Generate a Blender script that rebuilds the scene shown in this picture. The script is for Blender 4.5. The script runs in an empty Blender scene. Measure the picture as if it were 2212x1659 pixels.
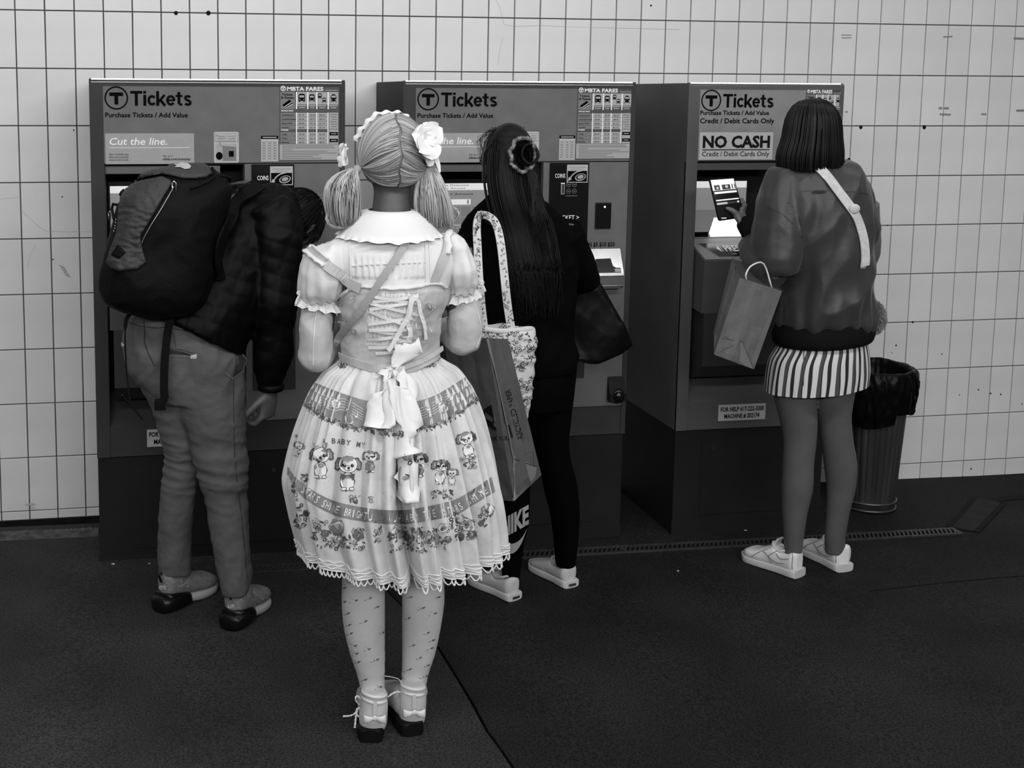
import bpy, bmesh, math, random
import numpy as np
from mathutils import Vector, Matrix, noise
from mathutils.bvhtree import BVHTree
random.seed(7)
V = Vector
# ---------------------------------------------------------------- camera
CAM = V((0.49241, -4.65599, 1.67308))
R_ = V((0.985162, -0.171544, 0.005219)); U_ = V((0.015774, 0.120834, 0.992548)); F_ = V((0.170352, 0.977760, -0.121744))
FPX, PX, PY = 2556.3167, 771.4856, 514.6859
FRONT = -0.5314                                    # plane of the ticket machines' fronts
sc = bpy.context.scene
col = sc.collection
cd = bpy.data.cameras.new('camera'); cam = bpy.data.objects.new('camera', cd); col.objects.link(cam)
mw = Matrix(((R_.x, U_.x, -F_.x, CAM.x), (R_.y, U_.y, -F_.y, CAM.y), (R_.z, U_.z, -F_.z, CAM.z), (0, 0, 0, 1)))
cam.matrix_world = mw
cd.sensor_fit = 'HORIZONTAL'; cd.sensor_width = 36.0; cd.lens = 36.0 * FPX / 2212
cd.shift_x = (1106 - PX) / 2212; cd.shift_y = -(829.5 - PY) / 2212
cd.clip_start = 0.05; cd.clip_end = 100
sc.camera = cam
# ---------------------------------------------------------------- light and exposure
w = bpy.data.worlds.new('world'); sc.world = w; w.use_nodes = True
w.node_tree.nodes['Background'].inputs[0].default_value = (.5, .5, .5, 1)
w.node_tree.nodes['Background'].inputs[1].default_value = 0.10
sc.view_settings.view_transform = 'Standard'; sc.view_settings.look = 'None'
sc.view_settings.gamma = 1; sc.view_settings.use_curve_mapping = False
sc.view_settings.exposure = 0.0
def strip(x, y, z, lx, ly, power, tilt=0):
    d = bpy.data.lights.new('ceiling_tube_or_fill', 'AREA'); d.shape = 'RECTANGLE'; d.size = lx; d.size_y = ly; d.energy = power
    o = bpy.data.objects.new('ceiling_tube_or_fill', d); o.location = (x, y, z); o.rotation_euler = (math.radians(tilt), 0, 0)
    col.objects.link(o)
strip(1.6, -1.25, 3.1, 6.5, .22, 26)
strip(1.5, -3.3, 3.1, 7.0, .25, 92, 14)
strip(1.1, -7.2, 2.9, 7.5, .5, 235, 58)  # added fill row behind the camera, aimed forward to brighten low fronts; no real tube
# ---------------------------------------------------------------- helpers
def ray(x, y): return F_ + R_ * ((x - PX) / FPX) - U_ * ((y - PY) / FPX)
def at(x, y, Y):
    d = ray(x, y); return CAM + d * ((Y - CAM.y) / d.y)
def fz(x): return -0.01477 * (x - 1.381)
def onf(x, y):
    d = ray(x, y); z = 0
    for _ in range(8):
        p = CAM + d * ((z - CAM.z) / d.z); z = fz(p.x)
    return p
def px_per_m(Y): return FPX / ((Y - CAM.y) / F_.y * .99)
ORG = {}
MATS = {}
def lin(s): return ((s / 255) / 12.92) if s <= 10 else (((s / 255) + .055) / 1.055) ** 2.4
def mat(name, g, rough=.6, metal=0., var=0., vs=8., bump=0., bs=60., st=(1, 1, 1), spec=.5, emit=0., sheen=0., det=4., coat=0., obvar=0., wave=None):
    """grey procedural material; g is linear albedo, var the noise contrast, bump the relief"""
    if g < .02 and rough > .3 and not coat: spec = min(spec, .12)
    if name in MATS: return MATS[name]
    m = bpy.data.materials.new(name); m.use_nodes = True; nt = m.node_tree; N = nt.nodes; L = nt.links
    b = N['Principled BSDF']
    b.inputs['Base Color'].default_value = (g, g, g, 1); b.inputs['Roughness'].default_value = rough
    b.inputs['Metallic'].default_value = metal; b.inputs['Specular IOR Level'].default_value = spec
    if coat: b.inputs['Coat Weight'].default_value = coat
    if sheen: b.inputs['Sheen Weight'].default_value = sheen
    if emit:
        b.inputs['Emission Color'].default_value = (1, 1, 1, 1); b.inputs['Emission Strength'].default_value = emit
    tc = N.new('ShaderNodeTexCoord'); mp = N.new('ShaderNodeMapping'); mp.inputs['Scale'].default_value = st
    L.new(tc.outputs['Object'], mp.inputs[0])
    src = None
    if var:
        n = N.new('ShaderNodeTexNoise'); n.inputs['Scale'].default_value = vs; n.inputs['Detail'].default_value = det
        L.new(mp.outputs[0], n.inputs['Vector'])
        r = N.new('ShaderNodeMapRange'); r.inputs[1].default_value = .3; r.inputs[2].default_value = .7
        r.inputs[3].default_value = g * (1 - var); r.inputs[4].default_value = g * (1 + var)
        L.new(n.outputs[0], r.inputs[0]); src = r.outputs[0]
    if obvar:
        oi = N.new('ShaderNodeObjectInfo'); r2 = N.new('ShaderNodeMapRange')
        r2.inputs[3].default_value = 1 - obvar; r2.inputs[4].default_value = 1 + obvar
        L.new(oi.outputs['Random'], r2.inputs[0])
        mm = N.new('ShaderNodeMath'); mm.operation = 'MULTIPLY'; L.new(r2.outputs[0], mm.inputs[0])
        if src: L.new(src, mm.inputs[1])
        else: mm.inputs[1].default_value = g
        src = mm.outputs[0]
    if src: L.new(src, b.inputs['Base Color'])
    if bump:
        n2 = N.new('ShaderNodeTexNoise'); n2.inputs['Scale'].default_value = bs; n2.inputs['Detail'].default_value = 5
        L.new(mp.outputs[0], n2.inputs['Vector'])
        bp = N.new('ShaderNodeBump'); bp.inputs['Strength'].default_value = min(bump, 1); bp.inputs['Distance'].default_value = .004
        L.new(n2.outputs[0], bp.inputs['Height']); L.new(bp.outputs[0], b.inputs['Normal'])
    MATS[name] = m; return m
def tag(o, label=None, cat=None, group=None, kind=None):
    if label: o['label'] = label
    if cat: o['category'] = cat
    if group: o['group'] = group
    if kind: o['kind'] = kind
    return o
def thing(name, label, cat, loc, group=None):
    o = bpy.data.objects.new(name, None); col.objects.link(o); o.location = loc; o.empty_display_size = .1
    ORG[o.name] = V(loc); return tag(o, label, cat, group)
def link(name, me, m=None, parent=None, origin=None, smooth=False, label=None, kind=None):
    """mesh authored in world coordinates; linked under its parent with the origin taken out"""
    if m is not None:
        for q in (m if isinstance(m, (list, tuple)) else [m]): me.materials.append(q)
    o = bpy.data.objects.new(name, me); col.objects.link(o)
    og = ORG[parent.name].copy() if parent is not None else V((0, 0, 0))
    if origin is not None:
        org = V(origin)
    else: org = og
    if org.length: me.transform(Matrix.Translation(-org))
    o.location = org - og
    ORG[o.name] = org
    if parent is not None: o.parent = parent
    if smooth: me.shade_smooth()
    if label: o['label'] = label
    if kind: o['kind'] = kind
    return o
def done(name, bm, m=None, parent=None, **k):
    me = bpy.data.meshes.new(name); bm.normal_update(); bm.to_mesh(me); bm.free(); return link(name, me, m, parent, **k)
def NB(): return bmesh.new()
def box(bm, x0, x1, y0, y1, z0, z1, bev=0., mi=0):
    b = bmesh.new() if bev else bm
    vs = [b.verts.new((x, y, z)) for x in (x0, x1) for y in (y0, y1) for z in (z0, z1)]
    fs = [(0, 1, 3, 2), (4, 6, 7, 5), (0, 4, 5, 1), (2, 3, 7, 6), (0, 2, 6, 4), (1, 5, 7, 3)]
    for f in fs:
        q = b.faces.new([vs[i] for i in f]); q.material_index = mi
    if bev:
        bmesh.ops.recalc_face_normals(b, faces=b.faces)
        bmesh.ops.bevel(b, geom=list(b.edges), offset=bev, segments=2, affect='EDGES', profile=.6)
        me = bpy.data.meshes.new('t'); b.to_mesh(me); b.free(); bm.from_mesh(me); bpy.data.meshes.remove(me)
    return bm
def prism(bm, prof, a0, a1, axis='x', mi=0):
    """profile of (y,z) pairs extruded along x (axis x) or (x,z) pairs along y"""
    n = len(prof)
    def mk(a, p): return (a, p[0], p[1]) if axis == 'x' else (p[0], a, p[1]) if axis == 'y' else (p[0], p[1], a)
    A = [bm.verts.new(mk(a0, p)) for p in prof]; B = [bm.verts.new(mk(a1, p)) for p in prof]
    for i in range(n):
        j = (i + 1) % n; bm.faces.new((A[i], A[j], B[j], B[i])).material_index = mi
    bm.faces.new(A[::-1]).material_index = mi; bm.faces.new(B).material_index = mi
    bmesh.ops.recalc_face_normals(bm, faces=bm.faces)
def frame_of(t, up=V((0, 0, 1))):
    t = t.normalized()
    if abs(t.dot(up)) > .97: up = V((0, 1, 0))
    a = t.cross(up).normalized(); b = a.cross(t).normalized(); return a, b
def tube(bm, pts, rad, seg=10, cap=True, up=V((0, 0, 1)), flat=None, mi=0, uv=None):
    """swept elliptical tube; rad is a number or (ra, rb) per point; parallel transported frame"""
    pts = [V(p) for p in pts]; n = len(pts); rings = []; a = None
    for i, p in enumerate(pts):
        t = (pts[min(i + 1, n - 1)] - pts[max(i - 1, 0)])
        if t.length < 1e-9: t = V((0, 0, 1))
        t.normalize()
        if a is None: a, b = frame_of(t, up)
        else:
            a = (a - t * a.dot(t)).normalized(); b = a.cross(t).normalized()
        r = rad[i] if isinstance(rad, (list, tuple)) else rad
        ra, rb = r if isinstance(r, (list, tuple)) else (r, r)
        rings.append([bm.verts.new(p + a * (ra * math.cos(k * 2 * math.pi / seg)) + b * (rb * math.sin(k * 2 * math.pi / seg))) for k in range(seg)])
    for i in range(n - 1):
        for k in range(seg):
            f = bm.faces.new((rings[i][k], rings[i][(k + 1) % seg], rings[i + 1][(k + 1) % seg], rings[i + 1][k])); f.material_index = mi
    if cap and seg > 2:
        f = bm.faces.new(rings[0][::-1]); f.material_index = mi; f = bm.faces.new(rings[-1]); f.material_index = mi
    return rings
def loft(bm, rings, seg=32, cap=True, p=2., mi=0):
    """rings: (centre, half axis vector A, half axis vector B); superellipse exponent p"""
    out = []
    for c, A, B in rings:
        c, A, B = V(c), V(A), V(B); rr = []
        for k in range(seg):
            t = k * 2 * math.pi / seg; ct, st = math.cos(t), math.sin(t)
            rr.append(bm.verts.new(c + A * (math.copysign(abs(ct) ** (2 / p), ct)) + B * (math.copysign(abs(st) ** (2 / p), st))))
        out.append(rr)
    for i in range(len(out) - 1):
        for k in range(seg):
            bm.faces.new((out[i][k], out[i][(k + 1) % seg], out[i + 1][(k + 1) % seg], out[i + 1][k])).material_index = mi
    if cap:
        bm.faces.new(out[0][::-1]).material_index = mi; bm.faces.new(out[-1]).material_index = mi
    bmesh.ops.recalc_face_normals(bm, faces=bm.faces)
    return out
def smoothpts(pts, n=24):
    """Catmull-Rom through points (vectors or tuples of any length)"""
    P = [np.array(p, float) for p in pts]; P = [2 * P[0] - P[1]] + P + [2 * P[-1] - P[-2]]; out = []
    m = len(P) - 3
    for i in range(n + 1):
        t = i * m / n; k = min(int(t), m - 1); f = t - k
        a, b, c, d = P[k:k + 4]
        out.append(.5 * ((2 * b) + (c - a) * f + (2 * a - 5 * b + 4 * c - d) * f * f + (3 * b - a - 3 * c + d) * f ** 3))
    return out
def sil(rows, Y, dep, n=None, p=2., bm=None, seg=36, cap=True, mi=0, smooth=True):
    """loft from silhouette rows (y_px, xl_px, xr_px, depth half, dY): each ring centred in the plane Y(+dY)"""
    rows = [tuple(r) + (0,) * (5 - len(r)) for r in rows]
    rows = [(r[0], r[1], r[2], r[3] if r[3] else dep, r[4]) for r in rows]
    if smooth: rows = smoothpts(rows, n or len(rows) * 3)
    R = []
    for y, xl, xr, d, dy in rows:
        a = at(xl, y, Y + dy); b = at(xr, y, Y + dy); c = (a + b) / 2
        R.append((c, V(((b - a).length / 2, 0, 0)), V((0, d, 0))))
    if bm is None: bm = NB()
    loft(bm, R, seg, cap, p, mi); return bm
def ball(bm, c, r, seg=16, mi=0, rot=None):
    r = r if isinstance(r, (list, tuple)) else (r, r, r)
    Mx = Matrix.Translation(V(c)) @ (rot.to_4x4() if rot else Matrix.Identity(4)) @ Matrix.Diagonal((*r, 1))
    x = bmesh.ops.create_uvsphere(bm, u_segments=seg, v_segments=max(6, seg * 2 // 3), radius=1, matrix=Mx)
    if mi:
        for v in x['verts']:
            for f in v.link_faces: f.material_index = mi
def remesh(bm, vox=.006, smooth=4, fac=.5):
    """union of the closed shapes as one continuous skin, returned as a mesh"""
    me = bpy.data.meshes.new('r'); bmesh.ops.recalc_face_normals(bm, faces=bm.faces); bm.to_mesh(me); bm.free()
    o = bpy.data.objects.new('r', me); col.objects.link(o)
    m = o.modifiers.new('r', 'REMESH'); m.mode = 'VOXEL'; m.voxel_size = vox
    if smooth:
        s = o.modifiers.new('s', 'SMOOTH'); s.iterations = smooth; s.factor = fac
    dg = bpy.context.evaluated_depsgraph_get(); dg.update()
    out = bpy.data.meshes.new_from_object(o.evaluated_get(dg)); bpy.data.objects.remove(o); bpy.data.meshes.remove(me)
    return out
def displace(me, fn):
    n = len(me.vertices); co = np.empty(n * 3); me.vertices.foreach_get('co', co); co = co.reshape(-1, 3)
    no = np.empty(n * 3); me.vertices.foreach_get('normal', no); no = no.reshape(-1, 3)
    d = np.array([fn(V(c), V(m_)) for c, m_ in zip(co, no)]); co += no * d[:, None]
    me.vertices.foreach_set('co', co.ravel()); me.update()
def ridge(p, s, off=0): return 1 - abs(noise.noise(V((p.x * s[0] + off, p.y * s[1] + off, p.z * s[2]))) * 2)
def wrinkles(amp=.006, s=(9, 9, 5), fine=.3, off=0, rot=None):
    def f(c, n):
        q = (rot @ c) if rot else c
        a = ridge(q, s, off) - .6; b = ridge(q, (s[0] * 2.6, s[1] * 2.6, s[2] * 2.6), off + 9) - .6
        return amp * (a + fine * b)
    return f
def ribbon(bm, pts, width, nrm, thick=.0015, mi=0, wv=None):
    """flat band along pts; nrm is the outward normal (one or per point) or None"""
    pts = [V(p) for p in pts]; n = len(pts); R = []
    for i, p in enumerate(pts):
        t = (pts[min(i + 1, n - 1)] - pts[max(i - 1, 0)]).normalized()
        N_ = V(nrm[i] if isinstance(nrm, list) else nrm); N_ = (N_ - t * N_.dot(t)).normalized(); s = t.cross(N_)
        w_ = width[i] if isinstance(width, list) else width
        R.append([bm.verts.new(q) for q in (p - s * w_ / 2, p + s * w_ / 2, p + s * w_ / 2 + N_ * thick, p - s * w_ / 2 + N_ * thick)])
    for i in range(n - 1):
        for k in range(4): bm.faces.new((R[i][k], R[i][(k + 1) % 4], R[i + 1][(k + 1) % 4], R[i + 1][k])).material_index = mi
    bm.faces.new(R[0][::-1]).material_index = mi; bm.faces.new(R[-1]).material_index = mi
# --- flat print: triangles drawn in 2-D and laid on a surface by a mapping (x, y, lift) -> point
class Print:
    def __init__(s, f, lift=.0006): s.bm = NB(); s.f = f; s.l = lift; s.k = 0
    def poly(s, pts, mi=0, layer=None):
        s.k += 1; l = s.l * (1 + (layer or 0)) + 1e-6 * (s.k % 200)
        vs = [s.bm.verts.new(s.f(x, y, l)) for x, y in pts]
        if len(vs) < 3: return
        try: s.bm.faces.new(vs).material_index = mi
        except ValueError: pass
    def disc(s, x, y, rx, ry=None, mi=0, n=12, rot=0, layer=0, lobes=0, la=0):
        ry = ry or rx; P_ = []
        for k in range(n):
            t = k * 2 * math.pi / n; q = 1 + la * math.cos(lobes * t); a, b = rx * q * math.cos(t), ry * q * math.sin(t)
            P_.append((x + a * math.cos(rot) - b * math.sin(rot), y + a * math.sin(rot) + b * math.cos(rot)))
        s.poly(P_, mi, layer)
    def line(s, pts, w, mi=0, layer=0):
        for (x0, y0), (x1, y1) in zip(pts, pts[1:]):
            dx, dy = x1 - x0, y1 - y0; L = math.hypot(dx, dy) or 1; nx, ny = -dy / L * w / 2, dx / L * w / 2
            s.poly([(x0 + nx, y0 + ny), (x0 - nx, y0 - ny), (x1 - nx, y1 - ny), (x1 + nx, y1 + ny)], mi, layer)
    def arc(s, x, y, rx, ry, a0, a1, w, mi=0, n=8, layer=0):
        s.line([(x + rx * math.cos(a0 + (a1 - a0) * k / n), y + ry * math.sin(a0 + (a1 - a0) * k / n)) for k in range(n + 1)], w, mi, layer)
    def rect(s, x0, x1, y0, y1, mi=0, layer=0): s.poly([(x0, y0), (x1, y0), (x1, y1), (x0, y1)], mi, layer)
    def text(s, t, x, y, h, mi=0, w=None, bold=0., layer=1, slant=0., align='L', rot=0.):
        """cap height h, baseline y; w squeezes the line to that width"""
        me = text_mesh(t, bold); xs = [v.co.x for v in me.vertices]; sx = h / .73
        if not xs: return
        x0, x1 = min(xs), max(xs); kx = (w / (x1 - x0)) if w else sx
        off = 0 if align == 'L' else -(x1 - x0) * kx / 2 if align == 'C' else -(x1 - x0) * kx
        l = s.l * (1 + layer); cr, sr = math.cos(rot), math.sin(rot); vs = []
        for v in me.vertices:
            a, b = off + (v.co.x - x0) * kx + slant * v.co.y * sx, v.co.y * sx
            vs.append(s.bm.verts.new(s.f(x + a * cr - b * sr, y + a * sr + b * cr, l)))
        for p in me.polygons:
            try: s.bm.faces.new([vs[i] for i in p.vertices]).material_index = mi
            except ValueError: pass
        bpy.data.meshes.remove(me)
    def done(s, name, mats, parent, **k): return done(name, s.bm, mats, parent, **k)
def text_mesh(t, bold=0.):
    c = bpy.data.curves.new('t', 'FONT'); c.body = t; c.size = 1; c.offset = bold; c.resolution_u = 2; c.dimensions = '2D'; c.fill_mode = 'FRONT'
    o = bpy.data.objects.new('t', c); col.objects.link(o); dg = bpy.context.evaluated_depsgraph_get(); dg.update()
    me = bpy.data.meshes.new_from_object(o.evaluated_get(dg)); bpy.data.objects.remove(o); bpy.data.curves.remove(c); return me
def onplane(Y): return lambda x, z, l: V((x, Y - l, z))
# ---------------------------------------------------------------- materials shared by the setting
BLACK = mat('black_print', .004, .6); WHITE = mat('white_print', .78, .6)
INK = mat('ink', .004, .8, spec=.02); PAPER = mat('paper_white', .55, .55); MID = mat('grey_print', .16, .6); LITE = mat('light_grey_print', .34, .6)
# ---------------------------------------------------------------- floor
def floor_mat(name, g, var, bump):
    if name in MATS: return MATS[name]
    m = mat(name, g, .75, spec=.2, var=var, vs=2.2, bump=bump, bs=260, det=8)
    nt = m.node_tree; b = nt.nodes['Principled BSDF']; src = b.inputs['Base Color'].links[0].from_socket
    tc = nt.nodes.new('ShaderNodeTexCoord'); n = nt.nodes.new('ShaderNodeTexNoise'); n.inputs['Scale'].default_value = 170; n.inputs['Detail'].default_value = 3
    r = nt.nodes.new('ShaderNodeMapRange'); r.inputs[1].default_value = .3; r.inputs[2].default_value = .7; r.inputs[3].default_value = .35; r.inputs[4].default_value = 1.75
    q = nt.nodes.new('ShaderNodeMath'); q.operation = 'MULTIPLY'; L = nt.links; L.new(tc.outputs['Object'], n.inputs['Vector']); L.new(n.outputs[0], r.inputs[0]); L.new(r.outputs[0], q.inputs[0]); L.new(src, q.inputs[1]); L.new(q.outputs[0], b.inputs['Base Color'])
    return m
FM1 = floor_mat('worn_asphalt', .024, .35, .55); FM2 = floor_mat('smooth_asphalt', .0135, .3, .35)
seam = [(700, 1170), (820, 1262), (890, 1330), (950, 1405), (990, 1470), (1020, 1520), (1052, 1580), (1085, 1625), (1112, 1665)]
SP = [onf(*p) for p in seam]
last = SP[-1]; SP.append(last + (last - SP[-2]) * 30)
SP.insert(0, V((SP[0].x - .05, 0.3, 0)))
def slab(name, pts, m, top, label=None):
    bm = NB(); vs = [bm.verts.new((p[0], p[1], fz(p[0]) + top)) for p in pts]
    f = bm.faces.new(vs); r = bmesh.ops.extrude_face_region(bm, geom=[f])
    for v in [g for g in r['geom'] if isinstance(g, bmesh.types.BMVert)]: v.co.z -= .06
    bmesh.ops.recalc_face_normals(bm, faces=bm.faces); bmesh.ops.triangulate(bm, faces=[q for q in bm.faces if len(q.verts) > 4])
    o = done(name, bm, m); tag(o, kind='structure', label=label); return o
left_poly = [(-4, -.15), (.278, -.15), (.278, .3)] + [(p.x - .005, p.y + .002 * math.sin(i * 5)) for i, p in enumerate(SP)] + [(-4, SP[-1].y)]
right_poly = [(7.5, SP[-1].y), (7.5, .3)][::-1] + []
rp = [(p.x + .004, p.y) for p in SP]
slab('floor', [(p.x + .006, p.y) for p in SP][::-1] + [(7.5, .3), (7.5, SP[-1].y)], FM2, 0, None)
slab('floor', left_poly, FM1, .004)
# thin joint line on the right of the smooth slab
bm = NB(); A = [onf(x, y) for x, y in ((1880, 1277), (1960, 1268), (2060, 1257), (2150, 1249), (2230, 1243), (2400, 1228))]
ribbon(bm, [p + V((0, 0, .0005)) for p in A], .006, V((0, 0, 1)), .0006)
o = done('trim_1', bm, mat('joint_line', .006, .9)); tag(o, kind='structure')
# ---------------------------------------------------------------- tiled wall
TW, TH, ZJ = .49977 * .2159, .2159, 10.15203
TILE = mat('glazed_tile', .66, .32, var=.05, vs=5, bump=.12, bs=9, obvar=.035, spec=.5)
GROUT = mat('dark_grout', .045, .95, var=.3, vs=40)
wall = NB(); box(wall, -3.2, 7.2, .0035, .25, -.3, 3.4)
wall = done('wall_back', wall, GROUT, origin=(0, 0, 0)); tag(wall, kind='structure')
def tile_mesh(w_, h_):
    bm = NB(); box(bm, -w_ / 2, w_ / 2, -.0045, .004, -h_ / 2, h_ / 2)
    es = [e for e in bm.edges if all(abs(v.co.y + .0045) < 1e-5 for v in e.verts)]
    bmesh.ops.bevel(bm, geom=es, offset=.0016, segments=1, affect='EDGES')
    me = bpy.data.meshes.new('tile'); bm.to_mesh(me); bm.free(); me.materials.append(TILE); return me
gw = .0038; tm = tile_mesh(TW - gw, TH - gw)
zb = fz(3.8) + .004
tmb = {}
def hidden(i, j):
    xa, xb = i * TW, (i + 1) * TW; zt, zb_ = (ZJ - j) * TH, (ZJ - j - 1) * TH
    if zt > 1.64: return False
    return (xa > .36 and xb < 1.14) or (xa > 1.40 and xb < 3.02)
stuff = NB(); cnt = 0
rnd = random.Random(3)
for j in range(-5, 11):
    zt = (ZJ - j) * TH
    for i in range(-22, 62):
        if j == 10 and i >= 31: h_ = TH * .36
        elif j == 10: h_ = TH * .17
        else: h_ = TH
        c = V((i * TW + TW / 2, 0, zt - h_ / 2))
        vis = -2 <= i <= 41 and 0 <= j and not hidden(i, j)
        if vis:
            me = tm if h_ == TH else tmb.setdefault(h_, tile_mesh(TW - gw, h_ - gw))
            o = bpy.data.objects.new('tile', me); o.location = c + V((0, rnd.uniform(-.0006, .0006), 0))
            o.rotation_euler = (rnd.gauss(0, .0022), rnd.gauss(0, .0012), rnd.gauss(0, .003)); o.parent = wall; col.objects.link(o); cnt += 1
        elif h_ > .02:
            box(stuff, c.x - (TW - gw) / 2, c.x + (TW - gw) / 2, -.0045, .004, c.z - (h_ - gw) / 2, c.z + (h_ - gw) / 2)
print('tiles', cnt)
done('hidden_tiles', stuff, TILE, wall, kind='stuff')
# drill holes, chips and pencil scratches on the tiles
pr = Print(onplane(-.0052), .0003)
for x, y, r in ((381, 28, 4), (451, 28, 4.5), (1860, 275, 4.2), (1997, 275, 4.6), (1834, 345, 4), (1972, 696, 2.6), (1936, 746, 2), (2035, 765, 1.5), (2114, 842, 1.8), (2140, 850, 2), (2162, 852, 2), (135, 425, 1.3), (160, 281, 1.5), (1407, 12, 2), (1918, 487, 1.5), (2073, 853, 1.4), (1927, 762, 1), (2208, 873, 1.5), (115, 560, 1.5), (2098, 1013, 2)):
    p = at(x, y, -.005); pr.disc(p.x, p.z, r / 520, r / 480, 0, 10)
for x0, y0, x1, y1, w_ in ((1818, 76, 1840, 76, 2.2), (1818, 82, 1840, 82, 2.2), (2038, 80, 2058, 79, 3), (2028, 234, 2036, 234, 5), (2040, 234, 2050, 234, 5), (2030, 247, 2054, 248, 4), (2120, 247, 2131, 247, 4), (2196, 239, 2212, 239, 5), (2190, 83, 2212, 84, 5), (1826, 242, 1832, 242, 3)):
    a, b = at(x0, y0, -.005), at(x1, y1, -.005); pr.line([(a.x, a.z), (b.x, b.z)], w_ / 520, 1)
for pts in (((1072, 0), (1082, 20), (1087, 45), (1090, 53), (1110, 57), (1140, 56), (1166, 55)), ((1166, 55), (1230, 58), (1300, 60), (1400, 62), (1470, 64)), ((49, 456), (80, 485), (98, 498), (140, 500), (197, 500)), ((78, 527), (66, 550), (60, 580)), ((1087, 80), (1080, 110), (1076, 140)), ((0, 430), (44, 425))):
    P_ = [at(x, y, -.005) for x, y in pts]; pr.line([(p.x, p.z) for p in P_], .0011, 2)
for k in range(5):
    p = at(134 + k * 3, 575 + k * 5, -.005); pr.line([(p.x - .008, p.z + .004), (p.x + .012, p.z - .006)], .003, 1)
pr.done('tile_mark', [mat('hole_black', .01, .9), mat('tape_residue', .22, .9), mat('scratch_grey', .42, .8)], wall)
# broken recess and rubble kerb at the foot of the wall, left
bm = NB(); box(bm, -3.2, .30, -.010, .004, -.3, -.008); box(bm, -3.2, .29, -.2, .0, -.14, -.07)
o = done('baseboard_back', bm, mat('void_black', .008, .95, var=.4, vs=20)); tag(o, kind='structure')
bm = NB(); kp = smoothpts([(-20, 1169), (20, 1166), (60, 1162), (85, 1160), (110, 1168), (150, 1170), (185, 1162), (213, 1156)], 60)
prev = None
for x, y in kp:
    a = onf(x, y + rnd.uniform(-1.5, 1.5)); a.y = max(min(a.y, -.10), -.22)
    ring = [a + V((0, .03, -.10)), a + V((0, .012, -.02)), a + V((0, .006 + rnd.uniform(-.004, .004), .003)), a + V((0, -.004, .012 + rnd.uniform(0, .005))), a + V((0, -.016 + rnd.uniform(-.004, .004), .010)), a + V((0, -.035, .006)), a + V((0, -.07, .005)), a + V((0, -.09, -.03))]
    cur = [bm.verts.new(q) for q in ring]
    if prev:
        for k in range(len(cur) - 1): bm.faces.new((prev[k], prev[k + 1], cur[k + 1], cur[k]))
    prev = cur
o = done('trim_2', bm, mat('rubble', .065, .9, var=.6, vs=30, bump=.8, bs=90)); tag(o, kind='structure')
# ---------------------------------------------------------------- floor drain with its bars
GR = mat('grate_metal', .075, .45, .6, var=.3, vs=30)
a, b = onf(540, 1240), onf(2078, 1156)
root = thing('floor_drain', 'long narrow slotted metal drain grate set in the dark floor before the machines', 'drain', (a.x, a.y, fz(a.x)))
dv = (b - a); Ld = dv.length; dv.normalize(); nv = V((-dv.y, dv.x, 0)); W_ = .062
bm = NB()
for s_, t_ in ((0, .008), (W_ - .008, .008)):
    ribbon(bm, [a + nv * (s_ + t_ / 2) + dv * q + V((0, 0, .0)) for q in np.linspace(0, Ld, 9)], t_, V((0, 0, 1)), .008)
for q in (0, .25, .5, .75, 1):
    c = a + dv * (Ld * q); ribbon(bm, [c, c + nv * W_], .014, V((0, 0, 1)), .0078)
done('grate_frame', bm, GR, root)
bm = NB(); ribbon(bm, [a + nv * (W_ / 2) + dv * q + V((0, 0, .0004)) for q in (0, Ld)], W_, V((0, 0, 1)), .0006)
done('channel', bm, mat('void_black', .008), root)
nb = 150; bar = NB(); ang = V((.028, 0, 0)) * 1
p0, p1 = nv * .006 - dv * .012, nv * (W_ - .006) + dv * .012
ribbon(bar, [p0, p1], .0068, V((0, 0, 1)), .006)
me = bpy.data.meshes.new('bar'); bar.to_mesh(me); bar.free(); me.materials.append(GR)
for k in range(nb):
    o = bpy.data.objects.new('bar', me); o.location = (a + dv * (Ld * (k + .5) / nb) + V((0, 0, .0015))) - root.location; o.parent = root; col.objects.link(o)
# cover plate and dark strip to the right of the drain
q = [onf(*p) for p in ((2050, 1140), (2108, 1075), (2168, 1088), (2110, 1150))]
root = thing('cover_plate', 'dark rectangular floor hatch plate at the right end of the drain grate', 'hatch', (q[0].x, q[0].y, fz(q[0].x)))
bm = NB(); ribbon(bm, [p + V((0, 0, .0008)) for p in q + [q[0]]], .022, V((0, 0, 1)), .0035); done('edge_seal', bm, mat('tar_black', .006, .7), root)
bm = NB(); vs = [bm.verts.new(p + V((0, 0, .004))) for p in q]; f = bm.faces.new(vs); r = bmesh.ops.extrude_face_region(bm, geom=[f])
for v in r['geom']:
    if isinstance(v, bmesh.types.BMVert): v.co.z -= .006
bmesh.ops.recalc_face_normals(bm, faces=bm.faces); done('plate', bm, mat('plate_metal', .013, .6, var=.4, vs=12, bump=.3, bs=50), root)
bm = NB(); P_ = [onf(*p) for p in ((2150, 1083), (2180, 1076), (2215, 1074), (2300, 1070), (2600, 1060))]
ribbon(bm, [p + V((0, 0, .0006)) for p in P_], [.02, .05, .06, .06, .06], V((0, 0, 1)), .002)
o = done('trim_3', bm, mat('tar_black', .006)); tag(o, kind='structure')
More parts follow.
